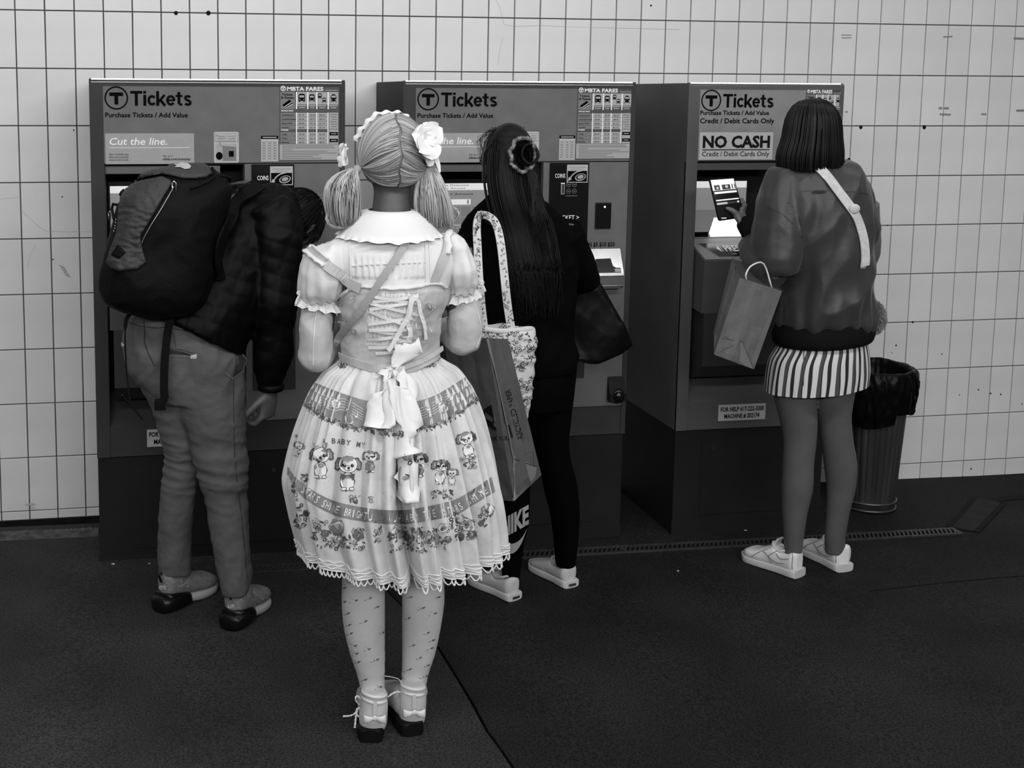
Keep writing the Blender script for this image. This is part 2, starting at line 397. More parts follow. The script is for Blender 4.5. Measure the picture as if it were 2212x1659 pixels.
# ---------------------------------------------------------------- ticket machines
BEZ = mat('cabinet_dark_steel', .036, .6, .0, spec=.2, var=.12, vs=5, bump=.05, bs=40)
BEZ3 = mat('cabinet_mid_steel', .075, .55, .0, spec=.25, var=.12, vs=5, bump=.05, bs=40)
PAN = mat('brushed_steel_panel', .125, .55, .0, spec=.25, var=.10, vs=14, bump=.06, bs=90)
BASE = mat('plinth_steel', .014, .6, .0, var=.15, vs=4, bump=.05, bs=30)
RECESS = mat('recess_black', .012, .5); EDGE = mat('polished_edge', .75, .22, 1.)
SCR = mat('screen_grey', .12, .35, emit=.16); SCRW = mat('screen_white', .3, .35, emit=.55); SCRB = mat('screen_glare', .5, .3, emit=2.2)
STEEL = mat('bright_steel', .62, .25, .95, var=.08, vs=20); GLOSS = mat('gloss_black', .006, .16)
STK = mat('sticker_white', .42, .5); STKG = mat('sticker_grey', .30, .5, var=.05, vs=30); LEDM = mat('led', .8, .3, emit=8)
def T_logo(p, x, z, r, mi=0):
    p.arc(x, z, r, r, 0, 2 * math.pi, r * .13, mi, 40, 1)
    p.rect(x - r * .62, x + r * .62, z + r * .18, z + r * .5, mi, 1); p.rect(x - r * .17, x + r * .17, z - r * .6, z + r * .18, mi, 1)
def tickets_word(p, x, z, h, w_, mi=0):
    """the heavy grotesque word on the header, drawn stroke by stroke"""
    k = w_ / 4.10; S_ = .185; q = 0
    L = lambda pts, s=S_: p.line([(x + (q + a) * k, z + b * h) for a, b in pts], s * h * .98, mi, 1)
    R = lambda a, b, c, d: p.rect(x + (q + a) * k, x + (q + b) * k, z + c * h, z + d * h, mi, 1)
    A = lambda cx, cy, rx, ry, d0, d1, n=16: L([(cx + rx * math.cos(math.radians(d0 + (d1 - d0) * i / n)), cy + ry * math.sin(math.radians(d0 + (d1 - d0) * i / n))) for i in range(n + 1)])
    R(0, .78, .82, 1); R(.29, .49, 0, .83); q = .85
    R(0, .19, 0, .74); R(0, .19, .83, 1); q = 1.11
    A(.31, .37, .22, .28, 38, 322); q = 1.70
    R(0, .19, 0, 1); L([(.14, .24), (.56, .74)], .17); L([(.26, .42), (.58, 0)], .19); q = 2.34
    A(.32, .37, .23, .28, 0, 325); R(.12, .60, .31, .44); q = 2.98
    R(.13, .32, .16, .94); R(0, .46, .60, .74); L([(.225, .2), (.24, .11), (.31, .085), (.45, .09)], .16); q = 3.50
    A(.29, .535, .19, .12, 25, 250, 10); A(.29, .215, .20, .13, 70, -155, 10); L([(.19, .42), (.40, .325)], .17)
def bus(p, x, z, s, mi, train=False, round_=False):
    n = 5
    if round_: p.disc(x, z, s * .42, s * .52, mi, 12, layer=2)
    else: p.poly([(x - s * .42, z - s * .4), (x + s * .42, z - s * .4), (x + s * .42, z + s * .3), (x + s * .3, z + s * .5), (x - s * .3, z + s * .5), (x - s * .42, z + s * .3)], mi, 2)
    p.rect(x - s * .3, x + s * .3, z + s * .02, z + s * .3, 3, 3)
    for q in (-.25, .25): p.disc(x + q * s, z - s * .22, s * .07, s * .07, 3, 6, layer=3)
    if train or round_:
        for q in (-1, 1): p.line([(x + q * s * .25, z - s * .4), (x + q * s * .45, z - s * .62)], s * .08, mi, 2)
    else:
        for q in (-.28, .28): p.rect(x + q * s - s * .08, x + q * s + s * .08, z - s * .52, z - s * .4, mi, 2)
def fares(p, x0, x1, z0, z1):
    """materials: 0 dark grey, 1 white, 2 mid, 3 light grey, 4 black"""
    W_, H_ = x1 - x0, z1 - z0; X = lambda f: x0 + W_ * f; Z = lambda f: z1 - H_ * f
    p.rect(x0, x1, z0, z1, 0); p.rect(X(.004), X(.985), Z(.78), Z(.985), 3, 1)
    p.text('MBTA FARES', X(.13), Z(.073), H_ * .052, 1, w=W_ * .60, bold=.03, layer=2)
    p.arc(X(.065), Z(.045), W_ * .038, W_ * .038, 0, 6.29, W_ * .012, 1, 16, 2); p.rect(X(.04), X(.09), Z(.04), Z(.03), 1, 3); p.rect(X(.058), X(.072), Z(.065), Z(.04), 1, 3)
    p.line([(X(.76), Z(.068)), (X(.97), Z(.068))], H_ * .008, 3, 2)
    p.rect(X(.02), X(.26), Z(.315), Z(.09), 2, 1); p.rect(X(.28), X(.98), Z(.255), Z(.09), 3, 1)
    p.text('Tickets', X(.04), Z(.138), H_ * .03, 4, w=W_ * .18, bold=.03, layer=2); p.text('& Passes', X(.03), Z(.178), H_ * .03, 4, w=W_ * .21, bold=.03, layer=2)
    p.poly([(X(.05), Z(.26)), (X(.17), Z(.19)), (X(.23), Z(.24)), (X(.11), Z(.31))], 4, 2); p.line([(X(.08), Z(.29)), (X(.21), Z(.22))], H_ * .008, 1, 3); p.line([(X(.10), Z(.305)), (X(.22), Z(.245))], H_ * .006, 1, 3)
    for f in (.275, .46, .61, .80): p.rect(X(f), X(f + .022), Z(.315), Z(.09), 1, 2)
    bus(p, X(.372), Z(.165), W_ * .13, 4); bus(p, X(.54), Z(.165), W_ * .11, 4, True)
    bus(p, X(.67), Z(.14), W_ * .08, 4); bus(p, X(.745), Z(.195), W_ * .075, 4, True); bus(p, X(.90), Z(.165), W_ * .12, 4, round_=True)
    for f0, f1 in ((.30, .45), (.49, .60), (.64, .78), (.83, .97)):
        p.line([(X(f0), Z(.27)), (X(f1), Z(.27))], H_ * .014, 3, 2); p.line([(X(f0 + .02), Z(.296)), (X(f1 - .02), Z(.296))], H_ * .013, 3, 2)
    p.text('SINGLE RIDE', X(.03), Z(.345), H_ * .018, 1, w=W_ * .2, bold=.03, layer=2)
    rows = ['CharlieCard', 'CharlieTicket', 'Senior/TAP', 'Student']; vals = [['$1.70', '$2.25', '$2.25'], ['$2.00', '$2.75', '$4.75'], ['$0.85', '$1.10', '$1.10'], ['$0.85', '$1.10', '$1.10']]
    rows2 = ['1-Day', '7-Day', 'Monthly']; vals2 = [['$12.00', '$12.00', '$12.00'], ['$21.25', '$21.25', '$21.25'], ['$55.00', '$84.50', '$84.50']]
    def row(z_, nm, vv):
        p.rect(X(.02), X(.27), Z(z_ + .024), Z(z_ - .026), 2, 1); p.rect(X(.28), X(.80), Z(z_ + .024), Z(z_ - .026), 3, 1)
        p.text(nm, X(.04), Z(z_ + .012), H_ * .02, 4, w=W_ * .018 * len(nm), bold=.02, layer=2)
        for c, v in zip((.325, .51, .665), vv): p.text(v, X(c), Z(z_ + .012), H_ * .02, 4, w=W_ * .09, bold=.01, layer=2)
    for k in range(4): row(.39 + k * .055, rows[k], vals[k])
    p.text('PASSES', X(.03), Z(.598), H_ * .018, 1, w=W_ * .12, bold=.03, layer=2)
    for k in range(3): row(.645 + k * .053, rows2[k], vals2[k])
    for f in (.275, .46, .61, .80): p.rect(X(f), X(f + .018), Z(.775), Z(.36), 1, 2)
    p.rect(X(.83), X(.98), Z(.775), Z(.36), 3, 1)
    for k in range(7): p.line([(X(.845 + .012 * (k % 3)), Z(.385 + k * .032)), (X(.965 - .012 * (k % 2)), Z(.385 + k * .032))], H_ * .011, 2, 2)
    for z_ in (.64, .73):
        p.rect(X(.835), X(.975), Z(z_ + .022), Z(z_ - .022), 4, 2); p.line([(X(.86), Z(z_)), (X(.95), Z(z_))], H_ * .010, 3, 3)
    for k in range(8): p.line([(X(.05), Z(.80 + k * .0235)), (X((.90, .93, .22, .80, .96, .66, .56, .70)[k]), Z(.80 + k * .0235))], H_ * .009, 2, 2)
PAN3 = mat('bright_panel_steel', .20, .5, .0, spec=.3, var=.10, vs=14, bump=.06, bs=90)
def machine(x0, x1, label, cash, number, frame_m, panel_w):
    PAN = MATS['brushed_steel_panel'] if cash else PAN3
    root = thing('ticket_machine', label, 'ticket machine', (x0, FRONT, fz(x0)), )
    Y = FRONT; W_ = x1 - x0; zt = 1.718; zb_ = .397; bk = -.02
    rx0, rx1 = x0 + .047, x0 + (.52 if cash else .50)              # opening of the screen recess
    bm = NB()
    box(bm, x0, x1, -.34, bk, zb_, zt - .002)                       # carcass
    box(bm, x0, x1, Y + .012, -.34, 1.425, zt - .002)                # header
    box(bm, x0, rx0, Y + .004, -.34, zb_, 1.425)                     # left stile
    box(bm, rx1, x1, Y + .012, -.34, zb_, 1.425)                     # right body
    prism(bm, [(Y + .004, zb_), (Y + .004, .505), (-.40, .60), (-.34, .60), (-.34, zb_)], rx0, rx1)
    box(bm, rx1, x1, Y + .004, Y + .012, zb_, .505)
    done('cabinet', bm, frame_m, root)
    bm = NB()
    prism(bm, [(Y + .012, zt - .002), (Y + .012, zt - .024), (Y, zt - .024), (Y, zt - .010), (Y + .008, zt)], x0, x1)
    box(bm, x0, x0 + .045, Y, Y + .012, zb_, zt - .024, 0); box(bm, x1 - .018, x1, Y, Y + .012, zb_, zt - .024)
    done('bezel', bm, frame_m, root)
    bm = NB(); prism(bm, [(Y - .0006, zt - .0105), (Y - .0006, zt - .0125), (Y + .0078, zt + .0006), (Y + .010, zt + .0006)], x0 + .008, x1 - .012); done('edge_strip', bm, EDGE, root)
    # header panel, print
    px1 = x0 + panel_w; bm = NB(); box(bm, x0 + .045, px1, Y + .0015, Y + .012, 1.43, 1.700, .0012)
    hp = done('header_panel', bm, PAN, root)
    p = Print(onplane(Y + .0012), .0004)
    T_logo(p, x0 + .090, 1.653, .037); tickets_word(p, x0 + .137, 1.627, .050, .209 if cash else .205)
    if cash:
        p.text('Purchase Tickets / Add Value', x0 + .052, 1.588, .0165, 0, w=.278, bold=.02)
    else:
        p.text('Purchase Tickets / Add Value', x0 + .049, 1.600, .0165, 0, w=.275, bold=.02); p.text('Credit / Debit Cards Only', x0 + .049, 1.569, .019, 0, w=.298, bold=.02)
    p.done('lettering', [INK], hp)
    if cash:
        p = Print(onplane(Y + .0012), .0004); a, b = x0 + .050, x0 + .350
        p.rect(a, b, 1.428, 1.533, 0); p.text('Cut the line.', a + .012, 1.494, .025, 1, w=.196, bold=.012, slant=.18); p.line([(a + .012, 1.484), (b - .015, 1.484)], .0016, 1, 1)
        for k, t in enumerate(('Get a monthly pass', 'that automatically', 'renews every month.')): p.text(t, a + .012, 1.459 - k * .0095, .0062, 2, w=.066, bold=.01)
        p.text('Sign up at', a + .193, 1.453, .0062, 2, w=.033); p.text('mbta.com/autopay', a + .193, 1.441, .0085, 2, w=.094, bold=.02)
        p.done('line_notice', [STKG, WHITE, INK], hp)
        p = Print(onplane(Y + .0012), .0004); a, b, c, d_ = x0 + .418, x0 + .504, 1.431, 1.538
        p.poly([(a + .004, c), (b - .004, c), (b, c + .004), (b, d_ - .004), (b - .004, d_), (a + .004, d_), (a, d_ - .004), (a, c + .004)], 0)
        p.rect(a + .003, b - .003, 1.503, 1.532, 1, 1); p.rect(a + .0045, b - .0045, 1.5045, 1.5305, 0, 2)
        p.text('Please Insert', a + .008, 1.521, .0065, 1, w=.068, bold=.01, layer=3); p.text('CREDIT CARD', a + .008, 1.512, .0065, 1, w=.068, bold=.02, layer=3); p.line([(a + .01, 1.507), (b - .012, 1.507)], .0018, 1, 3)
        p.rect(a + .006, b - .008, 1.437, 1.497, 2, 1); p.poly([(a + .03, 1.438), (b - .010, 1.438), (b - .010, 1.486), (a + .03, 1.490)], 1, 2); p.rect(b - .035, b - .018, 1.452, 1.472, 3, 3); p.disc(a + .018, 1.455, .012, .014, 3, 10, layer=2); p.line([(a + .02, 1.505), (a + .022, 1.49), (a + .032, 1.486)], .002, 1, 3)
        p.done('card_sticker', [STK, MID, LITE, INK], hp)
        p = Print(onplane(Y + .0012), .0004); a, b, c, d_ = x0 + .581, x0 + .641, 1.435, 1.524
        p.rect(a, b, c, d_, 0); p.rect(a, b, d_ - .011, d_, 1, 1); p.line([(a + .006, d_ - .0055), (b - .006, d_ - .0055)], .003, 0, 2)
        for k in range(8): p.line([(a + .002, c + .006 + k * .009), (b - .002, c + .006 + k * .009)], .001, 2, 1); [p.line([(a + q, c + .0105 + k * .009), (a + q + .012, c + .0105 + k * .009)], .003, 2, 1) for q in (.004, .024, .042) if k < 7]
        p.done('small_table_sticker', [STK, INK, MID], hp)
    else:
        p = Print(onplane(Y + .0012), .0004); a, b = x0 + .050, x0 + .345
        p.rect(a, b, 1.433, 1.535, 0); p.text('NO CASH', a + .013, 1.479, .044, 1, w=.27, bold=.04); p.line([(a + .012, 1.470), (b - .013, 1.470)], .0035, 1, 1); p.text('Credit / Debit Cards Only', a + .012, 1.446, .0185, 1, w=.27, bold=.01)
        p.done('no_cash_sign', [STK, mat('sign_dark', .008, .8)], hp)
    p = Print(onplane(Y + .0012), .0004)
    fx0 = x0 + (.645 if cash else .470); fx1 = x0 + (.857 if cash else .617)
    fares(p, fx0, fx1, 1.436, 1.700); p.done('fare_poster', [mat('poster_dark', .045, .5), WHITE, MID, LITE, INK], root)
    # screen recess: back, hood, screen, sloping key shelf, cash box front
    bm = NB(); box(bm, rx0, rx1, -.345, -.338, .6, 1.425); done('recess_back', bm, RECESS, root)
    bm = NB(); box(bm, rx0, rx0 + (rx1 - rx0) * .83, Y + .02, Y + .05, 1.393, 1.420, .002); done('hood', bm, PAN if cash else BEZ3, root)
    sx0, sx1 = rx0 + .012, x0 + (.42 if cash else .30); sy = -.43
    bm = NB(); box(bm, sx0 - .008, sx1 + .01, sy + .004, -.345, 1.10, 1.36, .003); done('screen_housing', bm, RECESS, root)
    bm = NB(); box(bm, sx0, sx1, sy, sy + .004, 1.11, 1.345); s = done('screen', bm, SCR, root)
    p = Print(onplane(sy), .0006); p.rect(sx0, sx1, 1.320, 1.345, 0)
    if cash:
        p.text('Please Detected', sx0 + .09, 1.335, .007, 2, w=.12); p.text('Enter Amount', sx0 + .10, 1.324, .0065, 2, w=.10); p.text('Select Amount', sx0 + .10, 1.302, .008, 2, w=.13)
        kx = .159
        p.rect(x0 + kx, x0 + kx + .12, 1.266, 1.286, 0, 1); p.text('000.0', x0 + kx + .060, 1.271, .0095, 2, w=.045); p.rect(x0 + kx + .107, x0 + kx + .113, 1.268, 1.284, 3, 2)
        for r_ in range(4):
            for c_ in range(4):
                a = x0 + kx + c_ * .042; c = 1.223 - r_ * .040; p.rect(a, a + .038, c, c + .036, 3, 1) if r_ < 3 else None; p.text('123C456<789.'[r_ * 4 + c_], a + .012, c + .010, .016, 2) if r_ < 3 else None
    else:
        p.rect(sx0, sx1, 1.13, 1.235, 3, 0); p.rect(sx0 + .0, sx0 + .09, 1.13, 1.15, 2, 1)
        p.poly([(sx0 + .094, 1.145), (sx0 + .10, 1.131), (sx1, 1.131), (sx1, 1.196), (sx0 + .112, 1.205)], 1, 1)  # bright reflection painted as a glowing patch low on the screen
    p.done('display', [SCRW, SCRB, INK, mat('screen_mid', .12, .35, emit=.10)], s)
    # sloping shelf with its plate
    yA, zA = -.435, 1.129; yB, zB = -.60, 1.063; sxa, sxb = rx0 + .008, rx1 - .01
    bm = NB(); prism(bm, [(yA, zA), (yA, zA - .25), (yB + .01, zB - .20), (yB, zB - .012), (yB, zB)], sxa, sxb); done('key_shelf', bm, BEZ3, root)
    sl = lambda x, t, l: V((x, yA + (yB - yA) * t, zA + (zB - zA) * t)) + V((0, -.29, .957)).normalized() * (.001 + l)
    p = Print(sl, .0004); p.rect(sxa + .006, sxb - .01, .06, .96, 0)
    p.poly([(sxa + .03, .28), (sxb - .03, .28), (sxb - .05, .86), (sxa + .07, .86)], 1, 1)
    p.text('PRESS', sxa + .12, .62, .001, 2, layer=2) if False else None
    me = text_mesh('PRESS HERE', .02); k = .13 / max(v.co.x for v in me.vertices) if len(me.vertices) else 1
    vs = [p.bm.verts.new(sl(sxa + .115 + v.co.x * k * 1.25, .64 - v.co.y * .36, .0012)) for v in me.vertices]
    for f in me.polygons: p.bm.faces.new([vs[i] for i in f.vertices]).material_index = 2
    p.poly([(sxa + .085, .52), (sxa + .099, .38), (sxa + .099, .66)], 2, 2); p.line([(sxa + .105, .40), (sxa + .105, .64)], .002, 2, 2)
    for q in range(5): p.line([(sxa + .13 + q * .03, .76), (sxa + .148 + q * .03, .76)], .05, 3, 2)
    p.done('press_plate', [PAN, GLOSS, WHITE, MID], root)
    bm = NB(); prism(bm, [(yB + .01, zB - .014), (yB + .01, .66), (Y + .02, .60), (-.40, .60), (-.40, zB - .05)], sxa + .012, sxb)
    cb = done('service_door', bm, mat('service_door_steel', .05, .4, .35, var=.12, vs=6) if not cash else BEZ, root)
    if cash:
        # right hand plate with coin panel, card reader, bill slot
        bm = NB(); box(bm, x0 + .524, x1 - .018, Y + .002, Y + .012, .515, 1.426, .0012); rp_ = done('cash_panel', bm, PAN, root)
        bm = NB(); box(bm, x0 + .547, x0 + .697, Y - .002, Y + .004, .985, 1.425); cp = done('coin_panel', bm, GLOSS, root)
        p = Print(onplane(Y - .002), .0004)
        p.text('COINS', x0 + .567, 1.370, .016, 0, w=.039, bold=.01)
        p.done('coin_lettering', [WHITE], cp) if False else None; pc_ = p; p = Print(onplane(Y - .002), .0004)
        a, b, c, d_ = x0 + .612, x0 + .692, 1.352, 1.418; p.rect(a, b, c, d_, 1); p.rect(a + .003, b - .003, c + .003, c + .043, 2, 1); p.line([(a + .008, d_ - .009), (b - .008, d_ - .009)], .005, 3, 2); p.line([(a + .018, d_ - .017), (b - .02, d_ - .017)], .004, 3, 2)
        p.disc(a + .052, c + .02, .021, .013, 3, 20, .25, 2); p.disc(a + .052, c + .021, .017, .010, 2, 20, .25, 3); p.disc(a + .052, c + .021, .012, .007, 3, 16, .25, 4)
        p.arc(a + .062, c + .008, .05, .036, 1.7, 2.9, .004, 1, 10, 5); p.poly([(a + .003, c + .006), (a + .018, c + .012), (a + .008, c + .022)], 1, 5)
        p.done('coin_sticker', [WHITE, STK, INK, LITE, MID], cp); p = pc_
        for i in range(2):
            for j in range(2): p.arc(x0 + .620 + i * .022, 1.345 - j * .024, .008, .008, 0, 6.29, .0014, 4, 14, 1); p.line([(x0 + .616 + i * .022, 1.345 - j * .024), (x0 + .624 + i * .022, 1.345 - j * .024)], .003, 4, 1)
        p.line([(x0 + .61, 1.304), (x0 + .655, 1.304)], .002, 4, 1)
        p.text('TICKET >', x0 + .578, 1.216, .017, 0, w=.085, bold=.01); p.text('< COINS', x0 + .553, .93 if False else 1.03, .014, 0, w=.075)
        p.done('coin_print', [WHITE, STK, INK, LITE, MID], cp)
        bm = NB(); box(bm, x0 + .588, x0 + .604, Y - .010, Y - .001, 1.308, 1.352, .002); cs = done('coin_slot', bm, STEEL, cp)
        bm = NB(); box(bm, x0 + .5935, x0 + .5985, Y - .0108, Y - .009, 1.313, 1.347); done('slit', bm, RECESS, cs)
        bm = NB(); box(bm, x0 + .550, x0 + .700, Y - .003, Y + .004, .62, .985); done('ticket_tray', bm, mat('tray_steel', .04, .4, .4), root)
        p = Print(onplane(Y - .0034), .0004); p.text('< COINS', x0 + .562, .83, .014, 0, w=.07); p.done('tray_print', [WHITE], root)
        bm = NB(); box(bm, x0 + .726, x0 + .786, Y - .007, Y + .004, 1.181, 1.278, .003); rd = done('card_reader', bm, GLOSS, root)
        bm = NB(); ball(bm, (x0 + .760, Y - .0075, 1.262), .0032, 8); done('indicator_light', bm, LEDM, rd)
        p = Print(onplane(Y + .0018), .0004); p.text('IN $5 $10 $20', x0 + .700, 1.114, .0165, 0, w=.106, bold=.02); p.done('price_lettering', [INK], root)
        bm = NB(); a, b = x0 + .694, x0 + .826
        prism(bm, [(Y, 1.106), (Y - .004, 1.106), (Y - .045, 1.022), (Y - .048, 1.012), (Y - .048, .972), (Y - .03, .960), (Y, .960)], a, b); bl = done('bill_acceptor', bm, STEEL, root)
        sl2 = lambda x, t, l: V((x, Y - .004 - .041 * t, 1.106 - .084 * t)) + V((0, -.9, .43)) * (l + .0006)
        p = Print(sl2, .0004); p.poly([(a + .030, .42), (a + .088, .40), (a + .094, .72), (a + .105, .80), (a + .122, .80), (a + .122, 1.), (a + .024, 1.), (a + .028, .8)], 0, 0); p.disc(a + .020, .40, .0035, .05, 0, 8); p.rect(a + .098, a + .12, .84, .97, 1, 1); p.done('bill_slot', [GLOSS, LITE], bl)
        bm = NB(); box(bm, a + .002, b - .002, Y - .0495, Y - .047, 1.008, 1.012); box(bm, a + .002, b - .002, Y - .0495, Y - .04, .9715, .9745); done('lip', bm, EDGE, bl)
        bm = NB(); box(bm, x0 + .545, x0 + .85, Y - .0, Y + .004, .508, .530); done('tray_lip', bm, PAN, root)
    else:
        bm = NB(); box(bm, rx1, x1 - .02, Y + .002, Y + .012, .515, 1.426, .0012); done('side_panel', bm, PAN, root)
        p = Print(onplane(yB + .01), .0006); p.rect(sxa + .075, sxa + .10, .73, .93, 0); p.done('door_sticker', [STKG], cb)
    # help label
    lx, lz, lw, lh = (x0 + .173, .428, .195, .063); Yl = Y + .003
    bm = NB(); box(bm, lx, lx + lw, Yl - .0015, Yl + .002, lz, lz + lh, .0007); lb = done('help_label', bm, STK, root)
    p = Print(onplane(Yl - .0016), .0004); p.text('FOR HELP 617-222-3200', lx + .008, lz + .037, .0175, 0, w=lw - .016, bold=.03); p.text('MACHINE # ' + number, lx + .024, lz + .010, .0175, 0, w=lw - .05, bold=.03); p.done('label_lettering', [INK], lb)
    # plinth with door and keyhole
    g = fz(x0) - .01; bm = NB(); box(bm, x0 + .002, x1 - .006, Y + .006, bk, g, zb_ - .003); done('plinth', bm, BASE, root)
    dx1 = x0 + (.755 if cash else .60)
    bm = NB(); box(bm, x0 + .112, dx1, Y + .003, Y + .007, .058, .350, .001); dr = done('plinth_door', bm, BASE, root)
    bm = NB(); tube(bm, [(x0 + .155 if not cash else x0 + .62, Y + .003, .322), (x0 + .155 if not cash else x0 + .62, Y - .001, .322)], .009, 12); done('lock', bm, mat('lock_metal', .08, .3, .8), dr)
    bm = NB(); box(bm, x0 - .002, x1 - .004, Y + .002, Y + .01, g, .040); done('kick_strip', bm, mat('kick_black', .014, .6), root)
    return root
m1 = machine(.290, 1.167, 'left ticket machine, the one the bent man with the backpack is using', True, '202171', BEZ, .858)
m2 = machine(1.376, 2.246, 'middle ticket machine with a coin panel and a bright bill slot on its right', True, '202172', BEZ, .859)
m3 = machine(2.452, 3.078, 'right ticket machine, narrower, with the large NO CASH sign', False, '202174', BEZ3, .612)
# dome camera knob low on the middle machine
bm = NB(); kp = at(1331, 852, FRONT); ball(bm, (kp.x, FRONT - .004, kp.z), (.03, .04, .033), 20); o = done('receipt_knob', bm, GLOSS, m2, smooth=True)
bm = NB(); prism(bm, [(FRONT + .002, .53), (FRONT - .03, .53), (FRONT - .03, .56), (FRONT + .002, .62)], kp.x - .035, kp.x + .03); done('knob_guard', bm, RECESS, m2)
# ---------------------------------------------------------------- tools for people
SKIN = mat('skin', .062, .5, var=.06, vs=14, bump=.05, bs=120); SKIND = mat('skin_legs', .105, .42, var=.10, vs=9, bump=.04, bs=120)
EYE = mat('eye', .5, .2)
class Strands:
    def __init__(s): s.v = []; s.f = []; s.uv = []
    def add(s, pts, r, shade, sides=3, taper=.35, flat=1.):
        pts = [V(p) for p in pts]; n = len(pts); b0 = len(s.v); a = None
        for i, p in enumerate(pts):
            t = (pts[min(i + 1, n - 1)] - pts[max(i - 1, 0)]).normalized()
            if a is None: a, b = frame_of(t)
            else: a = (a - t * a.dot(t)).normalized(); b = a.cross(t)
            f = i / (n - 1); q = r * (taper + (1 - taper) * math.sin(math.pi * min(1, .25 + f * .72)))
            for k in range(sides):
                u = k * 2 * math.pi / sides; s.v.append(p + a * (q * math.cos(u)) + b * (q * flat * math.sin(u)))
        for i in range(n - 1):
            for k in range(sides):
                k2 = (k + 1) % sides; s.f.append((b0 + i * sides + k, b0 + i * sides + k2, b0 + (i + 1) * sides + k2, b0 + (i + 1) * sides + k))
                s.uv += [(shade, i / n), (shade, i / n), (shade, (i + 1) / n), (shade, (i + 1) / n)]
    def done(s, name, m, parent, **k):
        me = bpy.data.meshes.new(name); me.from_pydata([tuple(p) for p in s.v], [], s.f); uvl = me.uv_layers.new(name='shade')
        uvl.data.foreach_set('uv', [c for t in s.uv for c in t]); me.update(); return link(name, me, m, parent, smooth=True, **k)
def hair_mat(name, dark, light, rough=.38, spec=.5):
    m = bpy.data.materials.new(name); m.use_nodes = True; nt = m.node_tree; b = nt.nodes['Principled BSDF']; b.inputs['Roughness'].default_value = rough; b.inputs['Specular IOR Level'].default_value = spec
    u = nt.nodes.new('ShaderNodeUVMap'); u.uv_map = 'shade'; sx = nt.nodes.new('ShaderNodeSeparateXYZ'); mr = nt.nodes.new('ShaderNodeMapRange'); mr.inputs[3].default_value = dark; mr.inputs[4].default_value = light
    nt.links.new(u.outputs[0], sx.inputs[0]); nt.links.new(sx.outputs[0], mr.inputs[0]); nt.links.new(mr.outputs[0], b.inputs['Base Color']); return m
def bvh_of(*objs):
    """world-space tree of finished objects"""
    vs, fs = [], []
    for o in objs:
        b = len(vs); og = ORG[o.name]; vs += [v.co + og for v in o.data.vertices]; fs += [tuple(b + i for i in p.vertices) for p in o.data.polygons]
    return BVHTree.FromPolygons(vs, fs)
def hit(t, x, y, lift=0., fb=None):
    """where the ray through a photograph point meets a surface, and its normal"""
    d = ray(x, y).normalized(); h = t.ray_cast(CAM, d)
    if h[0] is None:
        n = t.find_nearest(at(x, y, fb if fb is not None else -1.76))
        h = n
    nn = h[1] if h[1].dot(d) < 0 else -h[1]
    return h[0] + nn * lift, nn
def onsurf(t, fb=None):
    return lambda x, y, l: hit(t, x, -y, l, fb)[0]
def strap_on(t, pts, w, lift=.003, thick=.002, n=24, bm=None, fb=None, mi=0):
    P, N_ = [], []
    for x, y in smoothpts(pts, n):
        p, nn = hit(t, x, y, lift, fb); P.append(p); N_.append(nn)
    for _ in range(3):
        P = [P[0]] + [(P[i - 1] + P[i] * 2 + P[i + 1]) / 4 for i in range(1, len(P) - 1)] + [P[-1]]
        N_ = [N_[0]] + [(N_[i - 1] + N_[i] * 2 + N_[i + 1]).normalized() for i in range(1, len(N_) - 1)] + [N_[-1]]
    b = bm or NB(); ribbon(b, P, w, N_, thick, mi); return b
def head(bm, c, w_, h_, d_, face, up=V((0, 0, 1))):
    """head ellipsoid with jaw, nose, lips, brow and ears; face = unit direction the face looks"""
    face = V(face).normalized(); side = face.cross(up).normalized(); up = side.cross(face).normalized(); c = V(c)
    M_ = Matrix((( side.x, face.x, up.x), (side.y, face.y, up.y), (side.z, face.z, up.z)))
    ball(bm, c, (w_, d_, h_), 20, rot=M_)
    ball(bm, c + face * d_ * .35 - up * h_ * .45, (w_ * .72, d_ * .62, h_ * .52), 14, rot=M_)
    ball(bm, c + face * d_ * .98 - up * h_ * .12, (w_ * .17, d_ * .2, h_ * .22), 10, rot=M_)
    ball(bm, c + face * d_ * .86 - up * h_ * .50, (w_ * .30, d_ * .12, h_ * .07), 10, rot=M_)
    ball(bm, c + face * d_ * .82 + up * h_ * .12, (w_ * .62, d_ * .14, h_ * .09), 10, rot=M_)
    for s_ in (-1, 1): ball(bm, c + side * s_ * w_ * .98 - up * h_ * .10 - face * d_ * .02, (w_ * .10, d_ * .18, h_ * .25), 10, rot=M_)
    return M_
def eyes(root, c, w_, h_, d_, face, up=V((0, 0, 1))):
    face = V(face).normalized(); side = face.cross(up).normalized(); up = side.cross(face).normalized()
    for s_ in (-1, 1):
        b = NB(); ball(b, V(c) + face * d_ * .84 + side * s_ * w_ * .36 - up * h_ * .02, w_ * .13, 10); done('eye', b, EYE, root, smooth=True)
